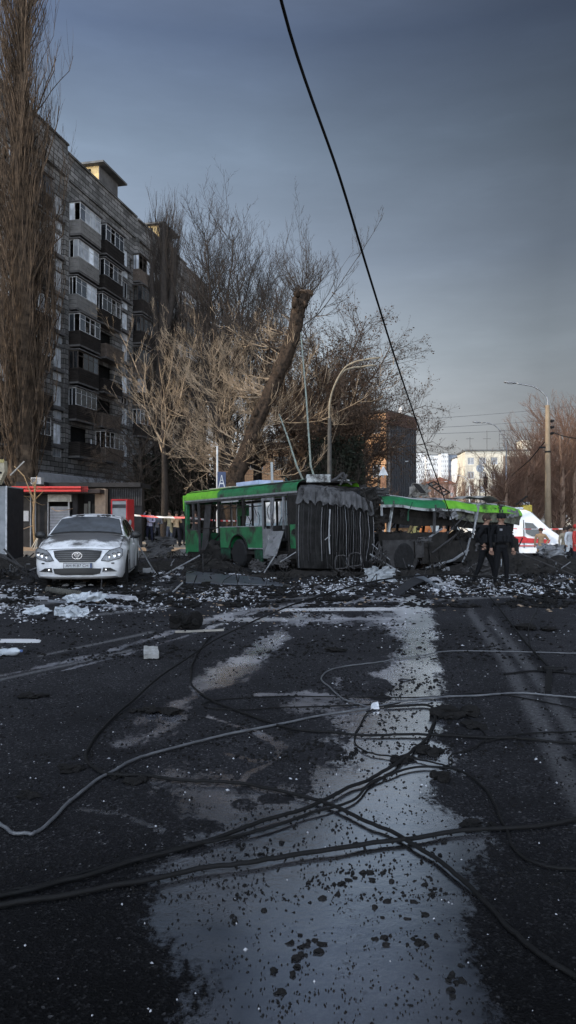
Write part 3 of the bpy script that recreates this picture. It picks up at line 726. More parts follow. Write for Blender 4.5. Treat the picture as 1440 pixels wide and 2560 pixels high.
def poplar(name, label, P, hgt, rad, seed, nb, matw, z0f=.05, dense=1.0, rtr=.38, group=None, brmul=1.0):
    rr = random.Random(seed); t = thing(name, label, 'tree', P, group=group)
    trunk_mesh('trunk', [(0, 0, -.2), (.1, 0, hgt * .3), (-.1, .1, hgt * .6), (0, 0, hgt * .93)], [rtr * 1.25, rtr, rtr * .6, .03], matw, t, seed=seed)
    segs = []
    for i in range(nb):
        f = z0f + (.9 - z0f) * (i / nb) ** 1.0; z = f * hgt; a = rr.uniform(0, 6.283); k = rr.uniform(.25, .55)
        d = Vector((math.cos(a) * k, math.sin(a) * k, 1)).normalized(); L = rr.uniform(.14, .26) * hgt * (1 - .45 * f)
        rr_ = rr.uniform(.02, .055) * (1 - .4 * f) * brmul
        p = Vector((0, 0, z)); n = 7; st = L / n; r = rr_
        for j in range(n):
            hor = Vector((p.x, p.y, 0)); lim = rad * ((.72 + 1.15 * p.z / hgt) if p.z < hgt * .8 else 3.4 - 2.5 * p.z / hgt)
            if hor.length > lim * rr.uniform(.5, 1): d = Vector((d.x * .25, d.y * .25, 1))
            d = (d + rv(rr, .07)).normalized(); q = p + d * st
            segs.append((tuple(p), tuple(q), r, r * .85))
            for _ in range(int(2 * dense + rr.random())):
                aa = rr.uniform(0, 6.28); kk = rr.uniform(.15, .45)
                shoot(rr, segs, p + (q - p) * rr.random(), Vector((math.cos(aa) * kk, math.sin(aa) * kk, 1)), L * rr.uniform(.18, .42), max(.006, r * .35), 4, .25, .07, 1 if rr.random() < .5 * dense else 0, .5, .35)
            p = q; r *= .85
    seg_mesh('crown', segs, matw, t); return t
poplar('poplar_tree', 'tall bare brown poplar rising past the top at the left edge', (WX(52, 36), 36, 0), 33, 1.55, 4, 320, M_pop, .03, 1.25, .60, brmul=1.8)
poplar('poplar_tree', 'dark bare poplar crossing the far end of the grey apartment block', (WX(412, 58), 58, 0), 26, 1.2, 9, 190, M_barkd, .25, 1.3, .45, brmul=1.6)
def cut_poplar():
    # the second poplar's heavy sawn limbs stand up like fingers
    t = thing('pollarded_tree', 'black sawn off limbs standing up beside the dark poplar', 'tree', (WX(392, 56), 56, 0))
    D = 56
    def q(px, py): v = W(px, py, D); return (v.x - t.location.x, v.y - t.location.y, v.z)
    trunk_mesh('trunk', [(0, 0, -.3), q(396, 1150), q(400, 950), q(408, 760), q(409, 552)], [.42, .4, .36, .3, .14], M_barkd, t, seed=3)
    trunk_mesh('limb', [q(402, 900), q(424, 780), q(432, 700), q(436, 618)], [.28, .26, .22, .16], M_barkd, t, seed=5)
    trunk_mesh('limb', [q(400, 940), q(388, 800), q(378, 700), q(384, 640)], [.24, .22, .18, .1], M_barkd, t, seed=6)
    rr = random.Random(33); segs = []
    for i in range(90):
        s = rr.choice([(409, 700), (409, 620), (432, 700), (434, 640), (384, 700), (405, 800)]); p = Vector(q(s[0] + rr.uniform(-4, 4), s[1] + rr.uniform(-60, 60)))
        shoot(rr, segs, p, Vector((rr.uniform(-.5, .5), rr.uniform(-.5, .5), 1)), rr.uniform(2, 4.6), .025, 5, .25, .06, 2, .5, .4)
    seg_mesh('twigs', segs, M_twd, t)
cut_poplar()
def leaning():
    D = 37.0; t = thing('leaning_tree', 'leaning topped tree with a sawn end and sprays of pale twigs', 'tree', (WX(592, D), D, 0))
    def q(px, py, dd=0): v = W(px, py, D + dd); return (v.x - t.location.x, v.y - t.location.y, v.z)
    main = [q(592, 1370), q(588, 1210), q(612, 1140), q(648, 1040), q(694, 940), q(730, 850), q(748, 770), q(762, 728)]
    trunk_mesh('trunk', main, [.52, .46, .36, .32, .33, .35, .32, .32], mat('dark_ridged_bark', (.055, .038, .027), .95, (.008, .007, .006), 7, .5, 1, 26), t, 22, .34, 2)
    kn = MB(); r9 = random.Random(15); Pk = smooth_pts(main, 8)
    for i in range(26): pk = Pk[int(len(Pk) * r9.uniform(.15, .97)) - 1]; kn.blob(pk + Vector((r9.uniform(-.3, .3), -.2 + r9.uniform(-.12, .1), r9.uniform(-.2, .2))), r9.uniform(.08, .2), i + 60, 1, .9, 1.5, 2, .6)
    kn.build('burl', MATS['dark_ridged_bark'], t, smooth=True)
    trunk_mesh('limb', [q(600, 1190), q(560, 1190, .4), q(545, 1170, .6), q(540, 1120, 1)], [.3, .32, .25, .16], M_bark, t, 10, .2, 7)
    trunk_mesh('limb', [q(588, 1200, .3), q(548, 1080, 1.4), q(520, 960, 2), q(508, 860, 2.4)], [.34, .26, .22, .14], M_barkd, t, 10, .2, 8)
    MB().blob(q(758, 732), .42, 3, 1.2, 1, .5, 2, .35).build('sawn_end', M_bark, t)
    rr = random.Random(21); segs = []
    P = smooth_pts(main, 8)
    for i in range(96):      # epicormic shoots that leave low and arch up, mostly from the lower half and to the left
        k = rr.uniform(.14, .6) if i % 5 else rr.uniform(.6, .85); p = P[int(k * (len(P) - 1))]
        a = rr.uniform(0, 6.28); d = Vector((math.cos(a) * .9 - .6, abs(math.sin(a)) * .8 - .1, rr.uniform(-.35, .5)))
        shoot(rr, segs, p, d, (rr.uniform(4, 8.5) if i % 2 else rr.uniform(1.8, 3.4)), rr.uniform(.016, .034), 10, .13, .11, 1 if i % 2 == 0 else 2, .34, .75, 1, .14)
    for i in range(26):
        k = rr.random(); p = Vector(q(548 + 8 * k, 1180 - 110 * k, .8)); a = rr.uniform(0, 6.28)
        d = Vector((math.cos(a) - .3, math.sin(a) * .7, rr.uniform(-.3, .6)))
        shoot(rr, segs, p, d, rr.uniform(1.6, 3.6), rr.uniform(.016, .034), 7, .1, .13, 2, .42, .8, 2, .1)
    for i in range(34):
        k = rr.random(); p = Vector(q(548 - 36 * k, 1080 - 200 * k, 1.6)); a = rr.uniform(0, 6.28)
        shoot(rr, segs, p, Vector((math.cos(a) * .9, math.sin(a) * .7, rr.uniform(0, .8))), rr.uniform(3, 7.5), rr.uniform(.014, .03), 9, .16, .10, 2, .36, .7, 1, .16)
    lo = [s for s in segs if s[1][2] < 11.5 + 2.5 * noise.noise(s[1])]; hi = [s for s in segs if not (s[1][2] < 11.5 + 2.5 * noise.noise(s[1]))]  # upper twigs go dark as silhouettes, low ones pale as sunlit: painted tone
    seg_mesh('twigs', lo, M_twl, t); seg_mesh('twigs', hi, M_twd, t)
    segs = []
    for i in range(34):       # fan of shoots from the sawn top
        p = Vector(q(758 + rr.uniform(-22, 22), 735 + rr.uniform(-8, 30)))
        d = Vector((rr.uniform(-1.1, 1.1), rr.uniform(-.8, .8), rr.uniform(.25, 1)))
        shoot(rr, segs, p, d, rr.uniform(1.4, 2.9), rr.uniform(.014, .026), 6, .14, .08, 2, .45, .6, 1, .12)
    seg_mesh('crown', segs, M_twd, t)
leaning()
def bushy(name, label, px, D, hgt, spread, seed, matw, trunkm, base_py=None, n1=9, n2=5, leaf=0, rad=.25, start=.25, up=.12, split=.7, tw=.012, lean=(0, 0), group=None, l3=3):
    """a round-headed bare tree: limbs > branches > twigs"""
    rr = random.Random(seed); t = thing(name, label, 'tree', (WX(px, D), D, 0), group=group)
    top = Vector((lean[0], lean[1], hgt * .55))
    trunk_mesh('trunk', [(0, 0, -.3), top * .45 + Vector((.1, 0, 0)), top], [rad * 1.25, rad, rad * .55], trunkm, t, 9, .12, seed)
    segs = []; tips = []
    for i in range(n1):
        f = start / .55 + (1 - start / .55) * (i / max(1, n1 - 1)); f = min(1, max(.15, f)); p = top * f
        a = i * 2.4 + rr.uniform(-.4, .4); el = .35 + .75 * f
        d = Vector((math.cos(a) * split, math.sin(a) * split, el)).normalized(); L = (hgt - p.z) * rr.uniform(.75, 1.0) if f > .7 else spread * rr.uniform(.75, 1.1)
        r = rad * .5 * (1 - .3 * f); n = 7; st = L / n; dd = d
        for j in range(n):
            dd = (dd + Vector((0, 0, up)) + rv(rr, .12)).normalized(); qn = p + dd * st; segs.append((tuple(p), tuple(qn), r, r * .8))
            if j >= 1:
                for _ in range(n2):
                    b = rr.uniform(0, 6.28); c = dd.cross(Vector((math.cos(b), math.sin(b), .2))).normalized(); d2 = dd * .6 + c * .8
                    e = shoot(rr, segs, p + (qn - p) * rr.random(), d2, L * rr.uniform(.22, .42), r * .4, 5, up, .12, l3, .5, .7, 1, up)
                    tips.append(e)
            p = qn; r *= .8
        tips.append(p)
    seg_mesh('crown', segs, matw, t)
    if leaf:
        pts = []
        ends = [s for s in segs if s[3] < .02]
        for _ in range(leaf):
            s = rr.choice(ends); pts.append(tuple(Vector(s[1]) + rv(rr, .12)))
        quad_cloud('leaves', pts, .06, M_leaf, t, seed)
    return t
bushy('bare_tree', 'bare tree with upright shoots behind the leaning topped tree', 560, 46, 19.5, 4.6, 41, M_twd, M_barkd, n1=18, n2=6, rad=.42, up=.22, split=.55, l3=2)
bushy('bare_tree', 'slender bare tree with thin tips right of the dark poplar', 640, 50, 18.5, 3.6, 45, M_twd, M_barkd, n1=14, n2=5, rad=.3, up=.25, split=.5, l3=2)
bushy('brown_leaved_tree', 'broad tree keeping curled brown leaves beside the double armed lamp', 800, 44, 14.2, 5.2, 51, M_twb, M_barkd, n1=20, n2=6, leaf=14000, rad=.4, up=.05, split=.95, l3=2)
bushy('brown_leaved_tree', 'lower brown leaved tree leaning out toward the brick building', 878, 47, 12.4, 3.6, 53, M_twb, M_barkd, n1=18, n2=6, leaf=12000, rad=.3, up=.03, split=.9, lean=(.2, 0), l3=2)
bushy('small_tree', 'small black tree with drooping branches before the apartment block', 350, 44, 10.5, 3.4, 61, M_twd, M_barkd, n1=14, n2=3, rad=.2, up=-.03, split=1.1, l3=2)
bushy('small_tree', 'pale twigged tree lit beside the cut black limbs', 408, 42, 12.8, 2.7, 62, M_twl, M_barkd, n1=10, n2=2, rad=.2, up=.2, split=.8, start=.4, l3=1)
bushy('bare_tree', 'dark thin tree between the shop front and the trolleybus', 470, 52, 13.0, 3.5, 63, M_twd, M_barkd, n1=10, n2=4, rad=.25, up=.1, l3=2)
def shrub(px0, px1, py_top, D, label, seed, m, n=420, leafn=0):
    rr = random.Random(seed); x0, x1 = WX(px0, D), WX(px1, D); h = CH + (H - py_top) / F * D
    t = thing('dark_shrub', label, 'shrub', ((x0 + x1) / 2, D, 0)); segs = []
    w_ = (x1 - x0) / 2
    for i in range(n):
        p = Vector((rr.uniform(-w_, w_) * .85, rr.uniform(-1, 1), rr.uniform(0, .4) * h))
        shoot(rr, segs, p, Vector((rr.uniform(-.6, .6), rr.uniform(-.6, .6), 1)), h * rr.uniform(.3, .62), .03, 6, .08, .12, 2, .5, .6, 1)
    seg_mesh('branches', segs, m, t)
    if leafn: quad_cloud('foliage', [(rr.uniform(-w_, w_), rr.uniform(-1.3, 1.3), h * rr.random() ** .8 * (1 - .3 * rr.random())) for _ in range(leafn)], .12, mat('dark_evergreen', (.022, .026, .018), .9, (.010, .012, .009), 5, .6, 0), t, seed)
shrub(768, 905, 1085, 42, 'dense black shrub mass under the brown leaved trees', 71, M_twd, 240, 15000)
shrub(345, 470, 1120, 47, 'dark tangled shrubs behind the onlookers', 72, M_twd, 200, 8000)
shrub(470, 560, 1130, 48, 'dark shrubs behind the front corner of the trolleybus', 73, M_twd, 130, 3000)
bushy('brown_leaved_tree', 'spreading twiggy tree between the leaning tree and the double armed lamp', 735, 49, 14.5, 4.6, 57, M_twb, M_barkd, n1=16, n2=6, leaf=5000, rad=.3, up=.06, split=.95, l3=2)
shrub(240, 350, 1150, 47, 'dark shrubs between the shop and the apartment block', 74, M_twd, 60, 0)
# the wood on the right: three kinds of tree, each instance an object with its own trunk and crown
def wood_tree(seed, hgt):
    rr = random.Random(seed); t = thing('bare_tree', 'reddish bare tree in the sunlit wood at the right edge', 'tree', (0, 0, 0), group='trees in the sunlit wood at the right')
    trunk_mesh('trunk', [(0, 0, -.5), (.1, 0, hgt * .4), (0, .1, hgt * .75)], [.2, .15, .08], mat('wood_bark', (.22, .15, .11), .95, scale=4), t, 7, .1, seed)
    segs = []
    for i in range(34):
        z = hgt * (.12 + .6 * i / 34); a = rr.uniform(0, 6.28)
        shoot(rr, segs, Vector((0, 0, z)), Vector((math.cos(a), math.sin(a), rr.uniform(.4, 1.2))), hgt * rr.uniform(.2, .42), .045, 6, .14, .1, 3, .5, .6, 1, .12)
    seg_mesh('crown', segs, M_twr, t); return t
protos = [wood_tree(81, 9.5), wood_tree(82, 8.2), wood_tree(83, 10.6)]
rr = random.Random(99); k = 0
spots = []
for D in (50, 56, 63, 71, 80, 90, 102, 116, 132):
    e0 = .285 + (D - 50) * .0001
    for j in range(5):
        spots.append(((e0 + j * .035 + rr.uniform(-.006, .012)) * D, D + rr.uniform(-2, 2)))
for x, y in spots:
    if (x / y) > .47: continue
    o = protos[k] if k < 3 else copy_tree(protos[k % 3])
    f = 1.0 + max(0, (x / y - .30)) * 1.6 - (.25 if x / y < .31 else 0)
    s = f * rr.uniform(.85, 1.1) * (.85 + y / 380); o.location = (x, y, tz(x, y)); o.rotation_euler.z = rr.uniform(0, 6.28); o.scale = (1, 1, s * .95); k += 1
# smaller trees lining the far street
pr = wood_tree(87, 6.0); first = True
for i, (px, D) in enumerate([(975, 95), (1000, 110), (1022, 125), (1045, 130), (1062, 150), (1083, 140), (1100, 165), (1118, 190), (1140, 170), (1160, 150), (1185, 150), (1275, 120), (1258, 140)]):
    o = pr if i == 0 else copy_tree(pr)
    o['label'] = 'small reddish bare tree lining the street beyond the wreck'; o['group'] = 'small street trees beyond the wreck'
    o.location = (WX(px, D), D, 0); o.rotation_euler.z = i * 1.3; o.scale = (1.1, 1.1, 1 + .015 * (D - 95) + (i % 3) * .12)
# ------------------------------------------------------------------ the wrecked articulated trolleybus (one thing, many parts)
M_green = mat('green_paint', (.012, .18, .062), .5, (.005, .065, .024), 2.8, .7, .12, 10, soot=.32)
M_green_lit = mat('sunlit_green_paint', (.16, .46, .025), .5, (.08, .26, .015), 2.2, .5, .1, 10, soot=.25)  # lighter copy of the green: sunlight painted into the colour
M_white = mat('white_band', (.38, .40, .40), .5, (.25, .26, .26), 3, .6, .1, soot=.35)
M_char = mat('charred_metal', (.030, .027, .025), .8, (.008, .008, .008), 5, .7, .8, 18)
M_char2 = mat('scorched_panel', (.07, .068, .07), .65, (.015, .014, .014), 2.5, .7, .5, 12)
M_steel = mat('bare_steel', (.26, .27, .28), .5, (.10, .10, .11), 6, .6, .3, 20)
M_grey = mat('grey_door', (.17, .175, .185), .55, (.10, .10, .105), 4, .5, .2, soot=.35)
M_rub = mat('tyre_rubber', (.022, .022, .024), .8, (.012, .012, .012), 9, .5, .4, 30)
M_rubb = mat('bellows_cloth', (.04, .039, .039), .85, (.010, .010, .010), 3, .6, .5, 14)
M_canvas = mat('grey_canvas', (.11, .11, .115), .9, (.025, .025, .026), 3, .7, .6, 12, soot=.3)
def crumple(mb, c, w_, h, seed, rot=0, tilt=0, n=9, amp=.35):
    """a torn, creased sheet with a ragged outline"""
    rr = random.Random(seed); M_ = Matrix.Translation(Vector(c)) @ Matrix.Rotation(rot, 4, 'Z') @ Matrix.Rotation(tilt, 4, 'X'); o = len(mb.v); s_ = seed * 3.1
    for i in range(n + 1):
        for j in range(n + 1):
            u, v_ = i / n - .5, j / n - .5; e = 1 + .25 * noise.noise((u * 5 + s_, v_ * 5, 1))
            p = Vector((u * w_ * e, amp * min(w_, h) * (abs(noise.noise((u * 3 + s_, v_ * 3, 2))) + .4 * noise.noise((u * 8, v_ * 8 + s_, 3))), v_ * h * e)); mb.v.append(tuple(M_ @ p))
    for i in range(n):
        for j in range(n):
            if (i in (0, n - 1) or j in (0, n - 1)) and rr.random() < .4: continue
            k = o + i * (n + 1) + j; mb.f.append((k, k + n + 1, k + n + 2, k + 1)); mb.m.append(mb.k)
bus = thing('trolleybus', 'bombed green articulated trolleybus standing across the road with collapsed right half', 'trolleybus', (0, 0, 0))
def wheel(px_o, name='wheel', parent=None, r=.46, w_=.28, rim=M_char2):
    o = MB()
    o.lathe([(r * .60, -w_ / 2), (r * .9, -w_ / 2), (r * .985, -w_ * .38), (r, -w_ * .2), (r, w_ * .2), (r * .985, w_ * .38), (r * .9, w_ / 2), (r * .60, w_ / 2)], 32)
    for k in range(32):
        a = k * math.pi / 16; o.bar((r * math.cos(a), r * math.sin(a), -w_ * .36), (r * math.cos(a + .1), r * math.sin(a + .1), w_ * .36), .03, .02)
    t = o.build(name, M_rub, parent, smooth=False)
    m = MB(); m.lathe([(r * .60, -w_ * .3), (r * .58, -w_ * .44), (r * .5, -w_ * .44), (r * .44, -w_ * .2), (r * .26, -w_ * .12), (r * .22, -w_ * .4), (.001, -w_ * .42)], 24, cap=False)
    m.lathe([(r * .60, -w_ * .3), (r * .62, w_ * .3), (.001, w_ * .3)], 24, cap=False)
    for k in range(8):
        a = k * math.pi / 4; m.lathe([(.022, -w_ * .2), (.022, -w_ * .28), (.001, -w_ * .28)], 6, Matrix.Translation((r * .35 * math.cos(a), r * .35 * math.sin(a), 0)), cap=False)
    m.build('rim', rim, t)
    return t
# ---- left section: local x along the near side from the far-left front end, local y into the vehicle
LB = 7.3
F1 = Matrix.Translation((-3.82, 28.05, -.02)) @ Matrix.Rotation(math.atan2(-.82, .57), 4, 'Z') @ Matrix.Rotation(-R(1.2), 4, 'Y') @ Matrix.Rotation(R(1.0), 4, 'X')
def s_of(px): r = (px - 720) / F; return (r * 28 + 3.8) / (.57 + .82 * r)
def part1(name, mb, m, parent=bus, smooth=False):
    mb.v = [tuple(F1 @ Vector(v)) for v in mb.v]; return mb.build(name, m, parent, smooth)
def cove(mb, x0, x1, z0, z1, y0=-.0, out=.02, back=.42, n=9, side=1, w=2.4):
    """rounded roof edge panel"""
    yy = lambda y: y if side > 0 else w - y
    prof = [(yy(y0 - out), z0)]
    for i in range(n):
        a = i / (n - 1) * math.pi / 2; prof.append((yy(y0 - out + back * (1 - math.cos(a))), z0 + .10 + (z1 - z0 - .10) * math.sin(a)))
    for (a, b), (c_, d) in zip(prof[:-1], prof[1:]): mb.poly((x0, a, b), (x1, a, b), (x1, c_, d), (x0, c_, d))
    return prof
xs = {k: s_of(k) for k in (470, 486, 500, 550, 556, 608, 614, 660, 700, 714, 730, 748)}
zW, zB = 2.22, 1.28      # window head, belt
mb = MB(); cove(mb, -.05, xs[550], 2.34, 2.70); cove(mb, -.05, LB, 2.34, 2.70, side=-1); part1('roof_edge', mb, M_green_lit, smooth=True)['label'] = 'roof edge at the front of the trolleybus, coloured as sunlit green'
mb = MB(); cove(mb, xs[550] - .01, LB, 2.34, 2.70); o = part1('roof_edge', mb, M_green, smooth=True); o['label'] = 'dark green roof edge of the left section'
mb = MB(); mb.box(-.05, LB, .38, 2.02, 2.66, 2.705); part1('roof', mb, M_white)
mb = MB(); mb.box(-.06, LB, -.035, .0, 2.29, 2.345); part1('drip_rail', mb, M_steel)
mb = MB(); mb.box(-.03, LB, -.012, .05, zW, 2.30); mb.box(-.03, LB, 2.35, 2.41, zW, 2.30); part1('window_head', mb, M_char2)
# front end mask and its corner
mb = MB(); mb.bbox(-.10, .06, -.02, .14, .35, 2.40, .03); mb.bbox(-.10, .06, 2.26, 2.42, .35, 2.40, .03)
for i in range(9):
    y0, y1 = .14 + i * .236, .14 + (i + 1) * .236; b0 = -.12 * math.sin(math.pi * (i / 9)); b1 = -.12 * math.sin(math.pi * (i + 1) / 9)
    mb.poly((b0, y0, .35), (b1, y1, .35), (b1, y1, 1.1), (b0, y0, 1.1)); mb.poly((b0, y0, 2.2), (b1, y1, 2.2), (b1, y1, 2.6), (b0, y0, 2.6))
part1('front_panel', mb, M_green)
mb = MB().bbox(-.14, -.08, -.06, .10, 1.95, 2.55, .02); part1('corner_lamp', mb, M_green_lit)
mb = MB().bbox(.05, xs[500] - .03, -.012, .05, .42, 1.22, .012); part1('side_panel', mb, M_green)
mb = MB(); mb.box(.06, xs[486], .0, .05, 1.22, 1.27); mb.box(xs[486] - .035, xs[486] + .035, -.01, .06, 1.22, zW); mb.box(xs[500] - .05, xs[500] + .03, -.01, .06, .42, zW); part1('window_frame', mb, M_char2)
# open front doorway with hanging torn leaf
mb = MB(); mb.bbox(xs[500] + .10, xs[500] + .55, -.03, .01, .5, 2.18, .01, Matrix.Rotation(R(-7), 4, 'X')); part1('door', mb, M_char2)
mb = MB()
for a, b in (((xs[500] + .1, .2, .5), (xs[550] - .1, .5, 1.4)), ((xs[500] + .3, .1, .45), (xs[500] + .9, .3, 2.1)), ((xs[500] + .9, -.1, .3), (xs[550] - .2, .4, 1.0)), ((xs[500], -.3, .2), (xs[500] + 1.1, .1, .75))):
    mb.bar(a, b, .05, .03)
mb.blob((xs[500] + .7, .3, .55), .36, 4, 1.5, 1, .9, 2, .5).blob((xs[500] + 1.0, .6, .95), .28, 5, 1.2, 1, 1, 2, .5); mb.bar((xs[500] + .2, -.02, 1.27), (xs[550] + .1, .0, 1.30), .035)
part1('wreckage', mb, M_char)
mb = MB(); mb.bbox(xs[500] + .45, xs[550] - .35, 1.4, 1.5, 1.7, 2.1, .01); part1('interior_panel', mb, M_green)
# body side with wheel arch: green between the doors
def side_arch(x0, x1, z0, z1, cx, cz, r, y=-.014, n=18):
    mb = MB(); a0 = [(x0, z0)]; xs_ = cx - math.sqrt(max(0, r * r - (z0 - cz) ** 2)); xe = cx + math.sqrt(max(0, r * r - (z0 - cz) ** 2))
    ta = math.atan2(z0 - cz, xs_ - cx); tb = math.atan2(z0 - cz, xe - cx)
    ring = [(cx + r * math.cos(ta + (tb - ta) * i / n), cz + r * math.sin(ta + (tb - ta) * i / n)) for i in range(n + 1)]
    mb.poly((x0, y, z0), (ring[0][0], y, z0), (ring[0][0], y, z1), (x0, y, z1))
    for p, q in zip(ring[:-1], ring[1:]): mb.poly((p[0], y, p[1]), (q[0], y, q[1]), (q[0], y, z1), (p[0], y, z1))
    mb.poly((ring[-1][0], y, z0), (x1, y, z0), (x1, y, z1), (ring[-1][0], y, z1))
    for p, q in zip(ring[:-1], ring[1:]): mb.poly((p[0], y, p[1]), (q[0], y, q[1]), (q[0], y + .5, q[1]), (p[0], y + .5, p[1]))
    return mb, ring
CX = s_of(600)
mb, ring = side_arch(xs[556] - .05, xs[660] + .02, .60, zB, CX, .45, .60)
mb.box(xs[556] - .05, xs[660] + .02, -.03, -.012, zB - .02, zB + .02); mb.box(xs[608], xs[608] + .01, -.018, -.010, .62 + .45, zB - .02); part1('side_panel', mb, M_green)
mb = MB(); mb.box(CX + .62, xs[660] + .02, -.026, .0, .575, .61); mb.box(xs[556] - .05, xs[660] + .02, -.034, -.01, zB + .02, zB + .05); part1('trim_strip', mb, M_steel)
mb = MB(); mb.tube([(p[0], -.03, p[1]) for p in ring], .03, 5); part1('wheel_arch', mb, M_char)
mb = MB(); mb.box(xs[556] - .05, CX - .62, -.0, .04, .22, .58); mb.box(CX + .95, xs[660] - .05, .0, .04, .15, .56); part1('skirt', mb, mat('sooty_green', (.02, .10, .055), .6, (.01, .02, .015), 3, soot=.5))
wh = wheel(0, 'wheel', bus, .47, .3); wh.matrix_world = F1 @ Matrix.Translation((CX, .12, .42)) @ Matrix.Rotation(R(-90), 4, 'X') @ Matrix.Rotation(math.pi, 4, 'X')
# windows band: pillars, broken panes
mb = MB()
for px in (550, 612, 663): mb.box(s_of(px) - .05, s_of(px) + .05, -.012, .06, zB, 2.3)
for px in (580,): mb.box(s_of(px) - .015, s_of(px) + .015, .0, .04, zB, 2.22)
mb.box(xs[556], xs[660], -.01, .03, 1.95, 1.98); part1('window_pillar', mb, M_char)
mb = MB().box(xs[556] + .05, s_of(600), .0, .02, 2.16, 2.21); part1('blind', mb, M_white)
# doors in the middle: two grey leaves, one hanging
mb = MB(); x0 = xs[660] + .06; x1 = xs[700] - .30
mb.bbox(x0, x1, -.05, -.01, .28, 1.22, .01); mb.box(x0, x0 + .06, -.055, -.005, 1.22, 2.2); mb.box(x1 - .06, x1, -.055, -.005, 1.22, 2.2); mb.box(x0, x1, -.053, -.007, 2.12, 2.2)
part1('door', mb, M_grey)
mb = MB(); x0 = xs[700] - .26; x1 = xs[714] + .1
mb.bbox(x0, x1, -.03, .01, .40, 1.15, .01); mb.box(x0, x0 + .05, -.035, .015, 1.15, 2.2); mb.box(x1 - .05, x1, -.035, .015, 1.2, 2.2)
for i in range(len(mb.v)): v = mb.v[i]; mb.v[i] = (v[0] + .15 * max(0, 1.4 - v[2]), v[1] - .35 * max(0, 1.6 - v[2]) + .06 * math.sin(v[0] * 9 + v[2] * 4), v[2])
part1('door', mb, M_grey)['label'] = 'buckled door leaf bent outward'
mb = MB(); mb.lathe([(.05, 0), (.06, .01), (.05, .02)], 12, Matrix.Translation((xs[660] + .45, -.06, .95)) @ Matrix.Rotation(R(90), 4, 'X') @ Matrix.Diagonal((1, 1.6, 1, 1))); part1('door_handle', mb, M_white)
part1('door_pillar', MB().box(xs[730] - .12, xs[730] - .04, -.02, .06, .3, 2.3), M_char); part1('side_panel', MB().box(xs[730] - .04, LB, -.010, .05, 1.34, 2.3), M_char); part1('skirt', MB().box(xs[730] - .04, LB, -.010, .05, .3, .62), M_char)
mb = MB().bbox(xs[730], LB - .02, -.02, .05, .62, 1.34, .012); part1('side_panel', mb, M_green)
mb = MB(); mb.lathe([(.08, 0), (.08, .02), (.001, .02)], 14, Matrix.Translation(((xs[730] + LB) / 2, -.02, 1.12)) @ Matrix.Rotation(R(90), 4, 'X'), cap=False); part1('filler_cap', mb, M_char)
# far side, floor, back bulkhead, seats
mb = MB(); mb.box(-.03, LB, 2.37, 2.41, .45, 1.25)
for x in (0, .9, 1.7, 2.6, 3.5, 4.4, 5.3, 6.2, 7.1): mb.box(x, x + .09, 2.36, 2.41, 1.25, 2.3)
part1('far_side', mb, M_char)
mb = MB(); mb.box(0, LB, .02, 2.38, .40, .50); mb.box(0, CX - .7, .02, 2.3, .2, .4); mb.box(CX + .7, LB, .3, 2.3, .15, .4); part1('floor', mb, M_char)
mb = MB(); mb.box(.02, LB - .02, .1, 2.3, 2.60, 2.65); part1('ceiling', mb, M_char)
rr = random.Random(12)
for x in (2.7, 3.4, 4.1, 4.8, 5.7):
    for y in (.55, 1.8):
        s_ = MB(); s_.bbox(x, x + .42, y - .22, y + .22, .82, .88, .02); s_.bbox(x + .38, x + .44, y - .22, y + .22, .85, 1.32, .02); s_.bar((x + .2, y, .5), (x + .2, y, .84), .06); part1('seat', s_, M_char2)
mb = MB()
for x, y in ((2.9, .5), (3.9, 1.9), (4.6, .6), (5.5, 1.7), (5.9, .7), (1.9, .9), (6.5, 1.2)): mb.tube([(x, y, .5), (x, y, 2.62)], .018, 6)
mb.tube([(1.8, .6, 2.1), (6.8, .6, 2.12)], .015, 5); part1('handrail', mb, M_steel)
mb = MB()
for i in range(26):
    x = rr.uniform(.6, 7.0); y = rr.uniform(.2, 2.1); z = rr.uniform(1.1, 2.6); mb.tube(smooth_pts([(x, y, z), (x + rr.uniform(-.3, .3), y, z - rr.uniform(.2, .5)), (x + rr.uniform(-.4, .4), y, z - rr.uniform(.4, 1.0))], 3), rr.uniform(.006, .016), 4)
part1('hanging_cable', mb, M_char)
# roof gear: white and blue boxes, trolley pole base, two poles
mb = MB(); mb.bbox(2.9, 4.4, .5, 1.5, 2.72, 2.86, .02); part1('roof_box', mb, mat('blue_white_box', (.45, .52, .68), .5, (.3, .36, .5), 3))
mb = MB(); mb.bbox(1.2, 3.0, .35, 1.3, 2.71, 2.74, .01); part1('roof_sheet', mb, mat('buff_sheet', (.6, .54, .45), .7))
mb = MB(); mb.tube([(4.6, .9, 2.7), (4.6, .9, 3.45)], .045, 8); part1('roof_post', mb, M_white)
